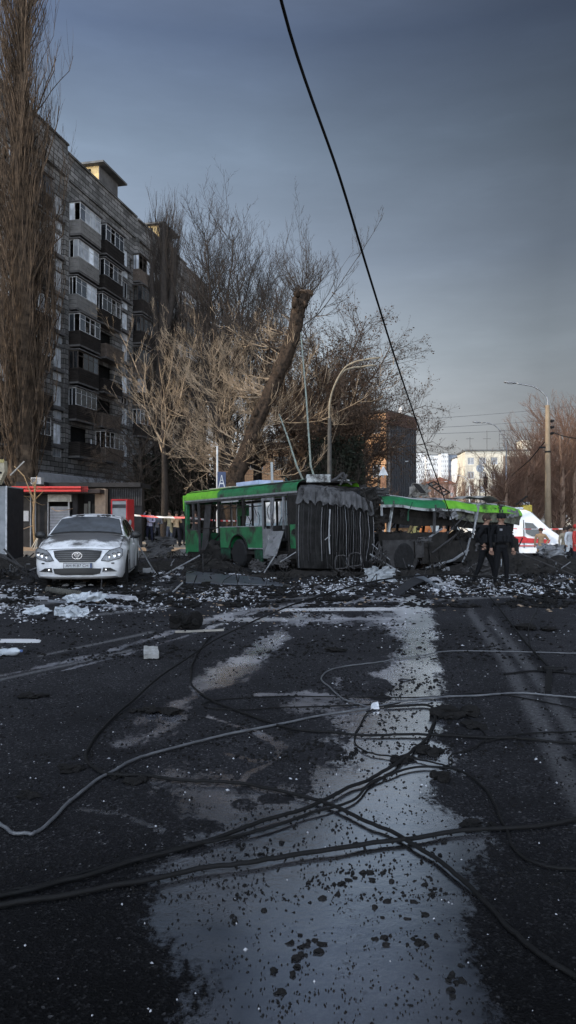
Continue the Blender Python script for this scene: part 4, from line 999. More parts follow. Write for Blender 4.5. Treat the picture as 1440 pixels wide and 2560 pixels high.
# ---- the concertina between the halves
def bellows():
    A = F1 @ Vector((LB, 0, 0)); B = Vector((2.50, 22.2, 0)); A2 = F1 @ Vector((LB, 2.4, 0)); B2 = Vector((1.6, 24.4, 0))
    A = Vector((A.x, A.y, 0)); A2 = Vector((A2.x, A2.y, 0)); n = 64; mb = MB(); rr = random.Random(8)
    mid = Vector((1.5, 21.35, 0))
    def ring(t, out, j):
        p = A * (1 - t) ** 2 + mid * 2 * t * (1 - t) + B * t * t; q = A2.lerp(B2, t)
        d = (p - q).normalized(); zt = 2.62 - .30 * t + .03 * math.sin(t * 23 + 1) - .10 * ss((t - .75) * 4); R_ = []
        for k in range(11):
            z = .18 + (zt - .12 - .18) * k / 10; bul = .15 * math.sin(math.pi * min(1, (1 - k / 10) * .75 + .05)) * (.5 + .8 * math.sin(math.pi * t))
            wv = .10 * noise.noise((j * .22, z * 1.1, 2)) + .03 * noise.noise((j * .7, z * 3, 5)); R_.append(p + d * (out + bul + wv) + Vector((wv * .6, 0, z)))
        R_.append(p + d * (out - .10) + Vector((0, 0, zt))); R_.append(q - d * (out - .1) + Vector((0, 0, zt))); R_.append(q - d * out + Vector((0, 0, .3)))
        return R_
    rings = [ring(i / n, .10 if i % 2 else -.015, i) for i in range(n + 1)]; m = len(rings[0])
    for r_ in rings: mb.v += [tuple(p) for p in r_]
    for i in range(n):
        for k in range(m - 1): mb.f.append((i * m + k, (i + 1) * m + k, (i + 1) * m + k + 1, i * m + k + 1)); mb.m.append(0)
    b = mb.build('bellows', M_rubb, bus)
    for i in range(1, n, 2):
        if rr.random() < .8 or i in (27,):
            k0 = rr.randrange(0, 3); k1 = rr.randrange(8, 11)
            MB().tube([p + (rings[i][k] - rings[i - 1][k]).normalized() * .012 for k, p in enumerate(rings[i][k0:k1 + 1], k0)], .026 if i == 27 else rr.uniform(.003, .008), 5).build('hoop', M_steel if i % 3 == 0 else M_char2, b)
    # torn grey outer canvas hanging in folds over the top third
    mb = MB(); nn = 70
    for i in range(nn + 1):
        t = .04 + .96 * i / nn; p = A * (1 - t) ** 2 + mid * 2 * t * (1 - t) + B * t * t; q = A2.lerp(B2, t); d = (p - q).normalized(); zt = 2.66 - .30 * t - .16 * ss((t - .7) * 3)
        drop = .50 + .10 * noise.noise((i * .22, 0, 0)) + .05 * math.sin(i * .9); f = .20 + .05 * math.sin(i * 1.15) + .03 * noise.noise((i * .8, 3, 0))
        for j in range(6):
            s = j / 5; mb.v.append(tuple(p + d * (f * (.55 + .75 * s) - (.4 if j == 0 else 0)) + Vector((0, 0, zt + .03 * (j == 0) - drop * max(0, s - .05) ** 1.0 + .03 * noise.noise((i * .5, j, 7))))))
    for i in range(nn):
        for j in range(5): mb.f.append((i * 6 + j, i * 6 + 6 + j, i * 6 + 7 + j, i * 6 + j + 1)); mb.m.append(0)
    mb.build('torn_cover', M_canvas, bus, smooth=True)
    # crumpled sheets and a white box on top
    mb = MB()
    for i in range(16):
        t = rr.uniform(.1, 1.15); p = A.lerp(B, t) + Vector((rr.uniform(-.2, .3), rr.uniform(.2, 1.6), 2.62 - .2 * t)); 
        crumple(mb, p + Vector((0, 0, .05)), rr.uniform(.3, .8), rr.uniform(.15, .35), i, rr.uniform(-.6, .6), rr.uniform(.2, 1.3), 6)
    mb.build('torn_sheet', M_char2, bus)
    p = W(795, 1190, 22.4); mb = MB().bbox(p.x - .36, p.x + .36, p.y - .4, p.y + .4, 2.72, 2.96, .02, Matrix.Translation((0, 0, 0))); mb.build('roof_box', M_white, bus)['label'] = 'white roof box above the bellows'
    mb = MB(); c_ = W(836, 1200, 22.6); mb.tube(smooth_pts([c_ + Vector((-.5, 0, -.15)), c_ + Vector((0, -.1, .0)), c_ + Vector((.25, 0, .2)), c_ + Vector((.35, 0, .02))], 5), .05, 8)
    mb.bar(W(850, 1190, 22.3), W(880, 1212, 22.3), .05); mb.bar(W(868, 1186, 22.5), W(850, 1212, 22.5), .05); mb.build('pole_base', M_char2, bus)
bellows()
for (x0, y0), (x1, y1), dd in (((752, 830), (777, 1165), 24.2), ((698, 1035), (742, 1165), 24.6)):
    mb = MB(); a, b_ = W(x1, y1, dd), W(x0, y0, dd + 1.2); base = W(790 if x0 > 720 else 760, 1205, dd - .8); mb.tube([base, a, a.lerp(b_, .5) + Vector((.02, 0, 0)), b_], [.035, .035, .03, .02], 8)
    mb.build('current_pole', mat('aged_pole', (.20, .25, .22), .5, (.10, .09, .07), 8, .6, 0), bus)
# ---- right section, burnt out: roof fallen, sides gone
F2 = Matrix.Translation((2.78, 22.5, -.02)) @ Matrix.Rotation(math.atan2(4.6, 5.8), 4, 'Z')
L2 = 7.35
def part2(name, mb, m, parent=bus, smooth=False):
    mb.v = [tuple(F2 @ Vector(v)) for v in mb.v]; return mb.build(name, m, parent, smooth)
def roof2(mb, x0, x1, o0, o1, y0, y1, n=26, k=5):
    """sagging strip of the fallen roof between profile offsets"""
    for i in range(n + 1):
        x = x0 + (x1 - x0) * i / n; u = x / L2; sag = 2.36 - .20 * u - .10 * u ** 3 + .03 * math.sin(x * 2.2)
        for j in range(k + 1):
            s = j / k; mb.v.append((x, y0 + (y1 - y0) * (1 - math.cos(s * 1.57)) + .02 * noise.noise((x * 2, s, 1)), sag + o0 + (o1 - o0) * math.sin(s * 1.57) + .015 * noise.noise((x * 1.7, s * 2, 4))))
    b = len(mb.v) - (n + 1) * (k + 1)
    for i in range(n):
        for j in range(k): p = b + i * (k + 1) + j; mb.f.append((p, p + k + 1, p + k + 2, p + 1)); mb.m.append(0)
xm = L2 * .42
mb = MB(); roof2(mb, 0, xm, -.27, .0, -.04, .24); part2('roof_edge', mb, M_green, smooth=True)['label'] = 'dark green edge of the fallen roof'
mb = MB(); roof2(mb, xm - .01, L2, -.28, .0, -.045, .25); part2('roof_edge', mb, M_green_lit, smooth=True)['label'] = 'edge of the fallen roof, coloured as sunlit green'
mb = MB(); roof2(mb, 0, L2 + .1, .0, .10, .235, 1.2, 26, 3); roof2(mb, 0, L2 - .3, .10, .0, 1.2, 2.3, 26, 3); part2('roof', mb, M_white, smooth=True)
mb = MB(); roof2(mb, 0, L2 * .62, -.36, -.265, -.05, -.03, 26, 1); part2('trim_strip', mb, M_white)
mb = MB(); roof2(mb, L2 * .5, L2 + .05, -.62, -.27, .12, -.02, 26, 3); part2('crumpled_panel', mb, mat('burnt_grey_green', (.20, .21, .16), .6, (.05, .05, .045), 3, soot=.3), smooth=True)
mb = MB(); roof2(mb, 0, L2, -.85, -.3, .35, .05, 26, 3); roof2(mb, .2, L2 - .2, -.5, -.35, 2.1, .1, 26, 1); part2('ceiling', mb, M_char)
# lifted white skin on the roof's end
mb = MB(); n = 12
for i in range(n + 1):
    x = L2 * .60 + L2 * .36 * i / n
    for j in range(4): mb.v.append((x, .35 + j * .3, 2.36 - .2 * x / L2 + .10 + .14 * math.sin(math.pi * i / n) + .05 * math.sin(i * 1.1 + j)))
for i in range(n):
    for j in range(3): p = i * 4 + j; mb.f.append((p, p + 4, p + 5, p + 1)); mb.m.append(0)
part2('lifted_sheet', mb, mat('dusty_sheet', (.34, .33, .31), .8, (.12, .11, .1), 3), smooth=True)
# lower body: burnt wall broken open, wheel
def jag(mb, x0, x1, zlo, f, y=0, step=.12, th=.03):
    n = int((x1 - x0) / step)
    for i in range(n):
        a = x0 + i * step; b = a + step; za, zb = f(a), f(b); ya = y + .06 * noise.noise((a * 2, 1, y)); yb = y + .06 * noise.noise((b * 2, 1, y))
        mb.poly((a, ya, zlo), (b, yb, zlo), (b, yb + .04, zb), (a, ya + .04, za)); mb.poly((a, ya + th, zlo), (b, yb + th, zlo), (b, yb + .04, zb), (a, ya + .04, za))
mb = MB()
jag(mb, 0, 3.3, .75, lambda x: 1.22 + .06 * noise.noise((x * 3, 0, 0)))
jag(mb, 1.95, 7.3, .22, lambda x: .95 + .22 * noise.noise((x * 2.2, 4, 0)) - .05 * x / 7)
jag(mb, 0, 7.3, .3, lambda x: 1.16 + .16 * noise.noise((x * 1.6, 9, 0)), y=2.3)
jag(mb, 0, .25, .22, lambda x: 1.2)
part2('side_panel', mb, M_char)
mb, ring = side_arch(.1, 2.0, .42, 1.0, 1.06, .45, .62, -.03); part2('wheel_arch', mb, M_char2)
wh = wheel(0, 'wheel', bus, .49, .3, M_char); wh.matrix_world = F2 @ Matrix.Translation((1.06, .10, .43)) @ Matrix.Rotation(R(90), 4, 'X')
mb = MB(); mb.box(.1, 7.2, .2, 2.2, .34, .46); part2('floor', mb, M_char)
# interior junk behind the gaping side
mb = MB(); rr = random.Random(14)
for i in range(12): crumple(mb, (rr.uniform(.3, 6.9), rr.uniform(-.2, 1.2), rr.uniform(.5, 1.2)), rr.uniform(.4, 1.0), rr.uniform(.3, .7), i + 20, rr.uniform(-.5, .5), rr.uniform(-.5, .5), 7)
for i in range(30):
    x = rr.uniform(.3, 6.8); mb.blob((x, rr.uniform(.4, 1.8), .5 + rr.uniform(0, .35)), rr.uniform(.14, .34), i, 1.2, .9, .9, 1, .6)
part2('wreckage', mb, M_char)
mb = MB()
for i in range(46):
    x = rr.uniform(.2, 7); y = rr.uniform(-.5, 1.8); a = Vector((x, y, rr.uniform(.1, 1.2))); mb.bar(a, a + Vector((rr.uniform(-.9, .9), rr.uniform(-.4, .4), rr.uniform(-.3, .9))), rr.uniform(.015, .05), rr.uniform(.01, .03), rr.random())
part2('twisted_strut', mb, M_char)
rr = random.Random(41)
for i in range(16):     # torn skin hanging from the roof edge and off the broken wall
    mb = MB(); x = rr.uniform(.3, 7.0); crumple(mb, (x, rr.uniform(-.12, .1), rr.choice([1.95, 1.85, 1.05, .8])), rr.uniform(.25, .7), rr.uniform(.2, .55), i + 300, rr.uniform(-.3, .3), rr.uniform(-.3, .3), 7, .3)
    part2('torn_skin', mb, rr.choice([M_char, M_char, M_char2, M_grey]))
for i in range(9):      # pale ripped lining seen inside
    mb = MB(); crumple(mb, (rr.uniform(.4, 6.8), rr.uniform(.5, 2.0), rr.uniform(.95, 1.5)), rr.uniform(.2, .5), rr.uniform(.15, .35), i + 400, rr.uniform(-.8, .8), rr.uniform(-.5, .5), 6, .4)
    part2('ripped_lining', mb, rr.choice([M_white, M_grey, M_canvas]))
# pillars still standing, some bent
def P2(px, py, back=0):
    """point of the photo on the right section's side plane"""
    r = (px - 720) / F; x = (r * 22.5 - 2.78) / (.783 - r * .621); q = F2 @ Vector((x, back, 0)); return Vector((x, back, (CH + (H - py) / F * q.y) - F2.translation.z))
for pts, w_, m, lab in (
    ([(983, 1252), (968, 1330)], .09, M_white, 'white window pillar leaning in the wreck'),
    ([(953, 1250), (952, 1302)], .07, M_steel, None),
    ([(1030, 1256), (1018, 1278), (1020, 1302)], .05, mat('sooty_green', (.05, .1, .08)), None),
    ([(1087, 1262), (1082, 1335)], .09, M_char2, None),
    ([(1195, 1262), (1186, 1300), (1180, 1345)], .11, M_steel, 'bent grey pillar under the sunlit green roof edge'),
    ([(1175, 1345), (1162, 1385), (1148, 1420)], .06, M_steel, None),
    ([(1066, 1420), (1130, 1400), (1170, 1375)], .08, M_steel, 'long grey beam slanting out of the wreck'),
    ([(1055, 1355), (1102, 1322)], .06, M_steel, None), ([(1080, 1382), (1140, 1335)], .06, M_char2, None),
    ([(1118, 1335), (1158, 1290)], .045, M_char2, None), ([(1158, 1290), (1180, 1312)], .045, M_char2, None),
    ([(1070, 1345), (1076, 1420)], .07, M_char, None), ([(1098, 1375), (1100, 1420)], .06, M_char, None)):
    mb = MB(); q = [P2(*p, -.05 if i % 2 else 0) for i, p in enumerate(pts)]
    for a, b in zip(q[:-1], q[1:]): mb.bar(a, b, w_, w_ * .5, .3)
    o = part2('pillar', mb, m)
    if lab: o['label'] = lab
for x in (.5, 1.8, 3.2, 4.6, 6.0): part2('pillar', MB().bar((x, 2.3, 1.1), (x + .1, 2.25, 2.1), .08), M_char)
# torn ladder-like roof frames sticking up over the collapsed roof
mb = MB(); a, b = W(1070, 1210, 24.6), W(1110, 1238, 24.3)
for o_ in (Vector((0, 0, 0)), Vector((.28, .4, .1))): mb.bar(a + o_, b + o_, .04)
for k in range(6): mb.bar(a.lerp(b, k / 5), a.lerp(b, k / 5) + Vector((.28, .4, .1)), .03)
mb.bar(W(1040, 1210, 24.8), W(1058, 1232, 24.5), .22, .03); mb.build('roof_frame', M_char, bus)
mb = MB(); rr = random.Random(2); c_ = W(1052, 1228, 25)
crumple(mb, c_, .8, .6, 5, .3, .6)
mb.build('torn_sheet', mat('dusty_sheet', (.34, .33, .31)), bus)
mb = MB()
for (x0, y0), (x1, y1), dd in (((1290, 1262), (1318, 1240), 27.2), ((1300, 1250), (1322, 1262), 27.2), ((900, 1235), (945, 1215), 22), ((905, 1262), (948, 1240), 22), ((915, 1290), (950, 1300), 22.2), ((903, 1300), (945, 1270), 22.1), ((925, 1210), (950, 1250), 22.2), ((905, 1222), (930, 1280), 21.8), ((940, 1230), (930, 1330), 22.2), ((915, 1245), (955, 1330), 22.3)):
    mb.bar(W(x0, y0, dd), W(x1, y1, dd), .07, .03, .4)
for i in range(9): crumple(mb, W(rr.uniform(905, 955), rr.uniform(1212, 1330), 22.3), rr.uniform(.3, .7), rr.uniform(.2, .5), i, rr.uniform(-1, 1), rr.uniform(-1, 1), 6)
mb.build('torn_metal', M_char, bus)
# ------------------------------------------------------------------ white saloon car, soot on its bonnet
def make_car():
    cz = tz(-4.6, 17); car = thing('parked_car', 'white dusty saloon car with a soot stained bonnet facing the camera', 'car', (-4.66, 16.35, cz), math.atan2(.992, -.123))
    S = 1.06
    # paint with grime low down and soot toward the windscreen
    m, nt, b = new_mat('white_car_paint'); L = nt.links; tc = nt.nodes.new('ShaderNodeTexCoord').outputs['Object']; sp = nt.nodes.new('ShaderNodeSeparateXYZ'); L.new(tc, sp.inputs[0])
    n1 = nnoise(nt, 3, 6, .7, tc); n2 = nnoise(nt, 9, 6, .7, tc); n3 = nnoise(nt, 1.3, 4, .6, tc)
    low = ramp(nt, math_(nt, 'ADD', sp.outputs[2], math_(nt, 'MULTIPLY', n1.outputs[0], .5)), [(.45, 1), (1.0, 0)])
    c = mixc(nt, ramp(nt, n2.outputs[0], [(.3, 0), (.7, 1)]).outputs[0], (.68, .69, .72), (.85, .86, .88))
    c = mixc(nt, math_(nt, 'MULTIPLY', low.outputs[0], .42), c, (.20, .19, .185))
    fx = math_(nt, 'SUBTRACT', 1, math_(nt, 'ABSOLUTE', math_(nt, 'MULTIPLY', math_(nt, 'SUBTRACT', sp.outputs[0], 1.15), 1.7)))
    fy = math_(nt, 'SUBTRACT', 1, math_(nt, 'ABSOLUTE', math_(nt, 'MULTIPLY', sp.outputs[1], 1.2)))
    so_ = math_(nt, 'MULTIPLY', math_(nt, 'MAXIMUM', fx, 0), ramp(nt, math_(nt, 'MAXIMUM', fy, 0), [(.1, 0), (.45, 1)]).outputs[0])
    so_ = math_(nt, 'ADD', so_, math_(nt, 'MULTIPLY_ADD', n1.outputs[0], 1.8, -.55)); so_ = ramp(nt, so_, [(.28, 0), (.55, 1)])
    top = ramp(nt, sp.outputs[2], [(.80, 0), (.86, 1)])
    c = mixc(nt, math_(nt, 'MULTIPLY', so_.outputs[0], math_(nt, 'MULTIPLY', top.outputs[0], .9)), c, (.02, .018, .018))
    rearp = math_(nt, 'MULTIPLY', ramp(nt, sp.outputs[0], [(.2, 0), (.5, 1)]).outputs[0], ramp(nt, n3.outputs[0], [(.45, 0), (.65, .55)]).outputs[0])
    c = mixc(nt, rearp, c, (.12, .115, .11))
    L.new(c, b.inputs['Base Color']); b.inputs['Roughness'].default_value = .42; b.inputs['Coat Weight'].default_value = .25; b.inputs['Coat Roughness'].default_value = .2
    ng = nnoise(nt, 60, 3, .6, tc); bp = nt.nodes.new('ShaderNodeBump'); bp.inputs['Strength'].default_value = .08; L.new(ng.outputs[0], bp.inputs['Height']); L.new(bp.outputs[0], b.inputs['Normal'])
    M_paint = m
    M_blk = mat('car_black', (.012, .012, .013), .5, bump=0); M_chr = mat('car_chrome', (.55, .56, .58), .25, (.4, .4, .42), 4, .5, 0, metal=1)
    M_glassd = mat('dusty_windscreen', (.085, .10, .12), .28, (.010, .011, .013), 3.4, .7, .1, 20, spec=.8); M_sideg = mat('dark_side_glass', (.015, .015, .017), .12, bump=0, spec=.8)
    def bow(y): return .30 * (abs(y) / .88) ** 2.6
    def xf(y, z): return bow(y) + .38 * max(0, z - .50) ** 1.35 + .25 * max(0, .30 - z)
    st = [(0, .80, .22, .60, .72), (.10, .84, .19, .66, .78), (.32, .88, .17, .74, .86), (.65, .905, .17, .83, .955), (1.0, .91, .17, .90, 1.02), (1.4, .91, .17, .96, 1.09), (2.0, .915, .17, .975, 1.05), (3.0, .915, .17, .99, 1.04), (3.7, .91, .17, 1.02, 1.06), (4.2, .895, .18, 1.03, 1.10), (4.6, .85, .22, 1.0, 1.10), (4.82, .78, .30, .90, 1.0)]
    def ring(s):
        x, hw, zb, zs, zt = s
        return [(0, zb), (hw * .6, zb), (hw * .93, zb + .02), (hw * .99, zb + .12), (hw, zb + .3), (hw * 1.005, zs - .22), (hw * .995, zs - .10), (hw * .97, zs - .02), (hw * .91, zs + .02), (hw * .75, zs + (zt - zs) * .55), (hw * .5, zs + (zt - zs) * .85), (hw * .25, zt - .004), (0, zt)]
    mb = MB(); R0 = ring(st[0]); m_ = len(R0); rows = []
    for s in (.03, .3, .6, .85, .96, 1.0):
        rows.append([(xf(y * s, .46 + (z - .46) * s) - (0 if s < .99 else -.02) + (.01 if s == .96 else 0), y * s, .46 + (z - .46) * s) for y, z in R0])
    for s in st[1:]:
        fade = max(0, 1 - s[0] / .9); rows.append([(s[0] + (xf(y, z)) * fade, y, z) for y, z in ring(s)])
    last = rows[-1]; rows.append([(4.86, y * .9, .6 + (z - .6) * .85) for _, y, z in last]); rows.append([(4.88, y * .03, .62) for _, y, z in last])
    for r_ in rows: mb.v += [(x, y, z) for x, y, z in r_] + [(x, -y, z) for x, y, z in r_]
    W2 = 2 * m_
    for i in range(len(rows) - 1):
        for k in range(m_ - 1):
            a = i * W2 + k; b_ = a + W2; mb.f.append((a, b_, b_ + 1, a + 1)); mb.m.append(0)
            a += m_; b_ += m_; mb.f.append((a, a + 1, b_ + 1, b_)); mb.m.append(0)
    body = mb.build('body', M_paint, car, smooth=True)
    bm = bmesh.new(); bm.from_mesh(body.data); bmesh.ops.remove_doubles(bm, verts=bm.verts, dist=.0008); bmesh.ops.recalc_face_normals(bm, faces=bm.faces); bm.to_mesh(body.data); bm.free()
    # wheel arches cut with cylinders, then the cutters are removed
    for x in (.98, 3.76):
        c_ = MB().lathe([(.395, -1.2), (.395, 1.2)], 36, Matrix.Translation((x, 0, .34)) @ Matrix.Rotation(R(90), 4, 'X')).build('cutter', M_blk); c_.parent = car
        md = body.modifiers.new('b', 'BOOLEAN'); md.object = c_; md.operation = 'DIFFERENCE'; md.solver = 'EXACT'
        bpy.context.view_layer.update(); ev = body.evaluated_get(bpy.context.evaluated_depsgraph_get()); me = bpy.data.meshes.new_from_object(ev)
        body.modifiers.clear(); body.data = me; bpy.data.objects.remove(c_)
    body.data.materials.clear(); body.data.materials.append(M_paint)
    body.data.polygons.foreach_set('material_index', [0] * len(body.data.polygons))
    for p in body.data.polygons: p.use_smooth = True
    body.data.set_sharp_from_angle(angle=R(38))
    MB().box(.5, 4.4, -.62, .62, .2, .75).build('underbody', M_blk, car)
    # cabin
    prof = [(1.28, 1.05), (1.62, 1.22), (2.02, 1.405), (2.25, 1.455), (2.65, 1.48), (3.1, 1.475), (3.5, 1.42), (3.9, 1.27), (4.28, 1.08)]
    def hw(z): return .845 - (z - .98) * .44
    T = [-1, -.97, -.85, -.6, -.3, 0, .3, .6, .85, .97, 1]
    def cab(x, z, t, o=0): return (x, hw(z) * t * (1 + o * .6), z - .05 * abs(t) ** 3 + .012 * (1 - t * t) + o)
    mb = MB(); n = len(T)
    for x, z in prof: mb.v += [cab(x, z, t) for t in T]
    for i in range(len(prof) - 1):
        for k in range(n - 1): mb.f.append((i * n + k, i * n + k + 1, (i + 1) * n + k + 1, (i + 1) * n + k)); mb.m.append(0)
    for s in (-1, 1):
        for (x0, z0), (x1, z1) in zip(prof[:-1], prof[1:]):
            a, b_ = cab(x0, z0, s), cab(x1, z1, s); mb.poly((x0, .86 * s, .93), (x1, .86 * s, .95), b_, a)
    mb.build('roof', M_paint, car, smooth=True).data.set_sharp_from_angle(angle=R(50))
    def patch(mb, u0, u1, t0, t1, o, nu=8, nt_=10):
        cum = [0]
        for a, b_ in zip(prof[:-1], prof[1:]): cum.append(cum[-1] + math.hypot(b_[0] - a[0], b_[1] - a[1]))
        def at(u):
            d = u * cum[-1]
            for i in range(len(prof) - 1):
                if d <= cum[i + 1] or i == len(prof) - 2: f = (d - cum[i]) / (cum[i + 1] - cum[i]); return prof[i][0] + f * (prof[i + 1][0] - prof[i][0]), prof[i][1] + f * (prof[i + 1][1] - prof[i][1])
        o_ = len(mb.v)
        for i in range(nu + 1):
            for j in range(nt_ + 1):
                x, z = at(u0 + (u1 - u0) * i / nu); x2, y, z2 = cab(x, z, t0 + (t1 - t0) * j / nt_); mb.v.append((x2 + (-o * .5 if u0 < .4 else o * .5), y, z2 + o))
        for i in range(nu):
            for j in range(nt_): p = o_ + i * (nt_ + 1) + j; mb.f.append((p, p + 1, p + nt_ + 2, p + nt_ + 1)); mb.m.append(mb.k)
    mb = MB(); patch(mb, .012, .262, -.955, .955, .005); mb.build('screen_seal', M_blk, car, smooth=True)
    mb = MB(); patch(mb, .03, .25, -.93, .93, .010); ws = mb.build('windscreen', M_glassd, car, smooth=True)
    mb = MB(); patch(mb, .76, .95, -.88, .88, .008); mb.build('rear_window', M_sideg, car, smooth=True)
    mb = MB(); mb.bar((1.36, .55, 1.06), (1.52, -.05, 1.15), .02); mb.bar((1.33, -.1, 1.05), (1.52, -.62, 1.14), .02); mb.build('wiper', M_blk, car)
    mb = MB().mat(0)
    rr = random.Random(4)
    for i in range(22): x = rr.uniform(1.15, 1.45); y = rr.uniform(-.6, .6); mb.blob((x, y, 1.0 + .02 * (x - 1)), rr.uniform(.01, .035), i, 2, 1.4, .7, 1, .5)
    mb.build('ash', M_blk, car)
    mb = MB()
    for i in range(9): mb.blob((2.0 + rr.uniform(0, .25), rr.uniform(-.5, .5), 1.44 + rr.uniform(0, .015)), rr.uniform(.015, .04), 50 + i, 1.5, 1.8, .6, 1, .5)
    mb.build('roof_debris', M_blk, car)
    for s in (-1, 1):     # side windows and door lines
        def sd(x, f, o=.012):
            """point on the cabin side: f=0 belt, f=1 roof rail"""
            for (x0, z0), (x1, z1) in zip(prof[:-1], prof[1:]):
                if x0 <= x <= x1: z = z0 + (z1 - z0) * (x - x0) / (x1 - x0); break
            a = Vector((x, .86 * s, .95)); b_ = Vector(cab(x, z, s)); return a.lerp(b_, f) + Vector((0, s * o, 0))
        mb = MB(); xs_ = [1.62, 1.8, 2.0, 2.2, 2.48]; 
        for a, b_ in zip(xs_[:-1], xs_[1:]): mb.poly(sd(a, .12), sd(b_, .12), sd(b_, .86), sd(a, .86 if a > 1.7 else .5))
        xs_ = [2.56, 2.8, 3.1, 3.4, 3.66]
        for a, b_ in zip(xs_[:-1], xs_[1:]): mb.poly(sd(a, .12), sd(b_, .12), sd(b_, .86 if b_ < 3.6 else .74), sd(a, .86))
        mb.build('side_window', M_sideg, car)
        mb = MB()
        for x in (1.34, 2.52, 3.5): mb.bar((x, s * .918, .28), (x, s * .905, .96), .012, .02)
        mb.bar((1.34, s * .918, .28), (3.3, s * .918, .28), .012, .012); mb.build('door_gap', M_blk, car)
        mb = MB(); mb.bbox(2.2, 2.42, .925 * s - .015, .925 * s + .015, .80, .83, .006); mb.build('door_handle', M_paint, car)
        mb = MB(); mb.blob((1.62, s * 1.02, 1.03), .11, 7, .7, 1.1, .75, 2, .05).bar((1.62, s * .9, .97), (1.62, s * 1.0, 1.0), .04); mb.build('mirror', M_blk, car, smooth=True)
    def face_poly(poly, off, n=3):
        bm = bmesh.new(); vs = [bm.verts.new((0, y, z)) for y, z in poly]; bm.faces.new(vs); bmesh.ops.triangulate(bm, faces=bm.faces[:]); bmesh.ops.subdivide_edges(bm, edges=bm.edges[:], cuts=n, use_grid_fill=True)
        bm.verts.index_update(); v = [(xf(p.co.y, p.co.z) - off, p.co.y, p.co.z) for p in bm.verts]; f = [tuple(q.index for q in fc.verts) for fc in bm.faces]; bm.free(); return v, f
    def fp(name, poly, off, m, parent=car, n=3):
        mb = MB(); v, f = face_poly(poly, off, n); mb.add(v, f); return mb.build(name, m, parent, smooth=True)
    # grille with chrome slats and oval emblem
    g = fp('grille', [(-.47, .735), (-.44, .62), (-.34, .525), (.34, .525), (.44, .62), (.47, .735), (.2, .765), (-.2, .765)], .012, M_blk)
    mb = MB()
    for k, z in enumerate((.56, .60, .64, .68, .72)):
        y_ = .36 + (z - .56) * .6; mb.tube([(xf(y, z) - .024, y, z) for y in np.linspace(-y_, y_, 14)], .0035, 5)
    mb.tube([(xf(y, .765 - abs(y) ** 2 * .1) - .022, y, .768 - abs(y) ** 2 * .13) for y in np.linspace(-.47, .47, 15)], .012, 6); mb.build('slat', mat('dull_chrome', (.20, .205, .21), .45, (.12, .12, .125), 4, .5, 0, metal=.6), g)
    mb = MB()
    def oval(cy, cz_, ry, rz_, r): mb.tube([(xf(0, cz_) - .038, cy + ry * math.cos(a), cz_ + rz_ * math.sin(a)) for a in np.linspace(0, 6.2832, 25)], r, 6, False)
    oval(0, .655, .095, .066, .010); oval(0, .672, .058, .022, .007); oval(0, .652, .024, .052, .007); mb.build('emblem', M_chr, g)
    for s in (1, -1):
        hl = [(s * .46, .555), (s * .60, .535), (s * .80, .585), (s * .855, .64), (s * .86, .765), (s * .80, .80), (s * .62, .755), (s * .54, .68)]
        h = fp('headlight', hl, .012, mat('headlight_lens', (.30, .31, .32), .15, (.06, .06, .07), 11, .6, 0, spec=.9))
        mb = MB()
        for cy, r_ in ((.60, .042), (.70, .050), (.79, .04)):
            mb.lathe([(r_, 0), (r_, .012), (r_ * .75, .004), (.001, .0)], 16, Matrix.Translation((xf(cy, .655) - .02, s * cy, .655 + (cy - .7) * .25)) @ Matrix.Rotation(R(-90), 4, 'Y'), cap=False)
        mb.build('reflector', M_chr, h)
        mb = MB(); pts = hl + [hl[0]]; mb.tube([(xf(y, z) - .013, y, z) for y, z in pts], .007, 5, False); mb.build('lamp_seal', M_blk, h)
        mb = MB(); mb.bbox(xf(.68, .50) - .02, xf(.68, .5) + .03, s * .68 - .03, s * .68 + .03, .485, .51, .006); mb.build('washer_cap', M_blk, car)
        f = fp('fog_lamp', [(s * .48, .325), (s * .76, .335), (s * .64, .405), (s * .50, .415)], .014, M_blk); mb = MB(); mb.lathe([(.022, 0), (.022, .006), (.001, .008)], 14, Matrix.Translation((xf(.55, .37) - .014, s * .55, .368)) @ Matrix.Rotation(R(-90), 4, 'Y'), cap=False)
        mb.tube([(xf(y, .335) - .02, s * y, .336 + (y - .48) * .01) for y in np.linspace(.48, .76, 6)], .006, 5); mb.build('lens', M_chr, f)
    fp('lower_grille', [(-.47, .40), (-.44, .30), (-.3, .275), (.3, .275), (.44, .30), (.47, .40), (.2, .41), (-.2, .41)], .012, M_blk)
    mb = MB(); mb.tube([(xf(y, .255) - .006, y, .253) for y in np.linspace(-.74, .74, 20)], .010, 5); mb.build('lip', M_paint, car)
    # bonnet shut line
    mb = MB(); mb.tube([(xf(y, .79 - abs(y) * .06) + .02, y, .786 - abs(y) ** 2 * .07) for y in np.linspace(-.78, .78, 20)], .006, 4); 
    for s in (-1, 1): mb.tube([(.42, s * .80, .795), (.8, s * .80, .90), (1.3, s * .79, .985)], .006, 4)
    mb.build('bonnet_gap', M_blk, car)
    # number plate
    pl = MB().box(-.03, -.012, -.30, .26, .405, .515).build('number_plate', M_blk, car, loc=(xf(.05, .46), 0, 0))
    MB().box(-.034, -.0305, -.29, .25, .415, .505).build('plate_face', mat('plate_white', (.55, .56, .58), .5, bump=0), pl)
    MB().box(-.036, -.0345, -.288, -.255, .417, .503).build('plate_band', mat('plate_blue', (.03, .06, .16), .5, bump=0), pl)
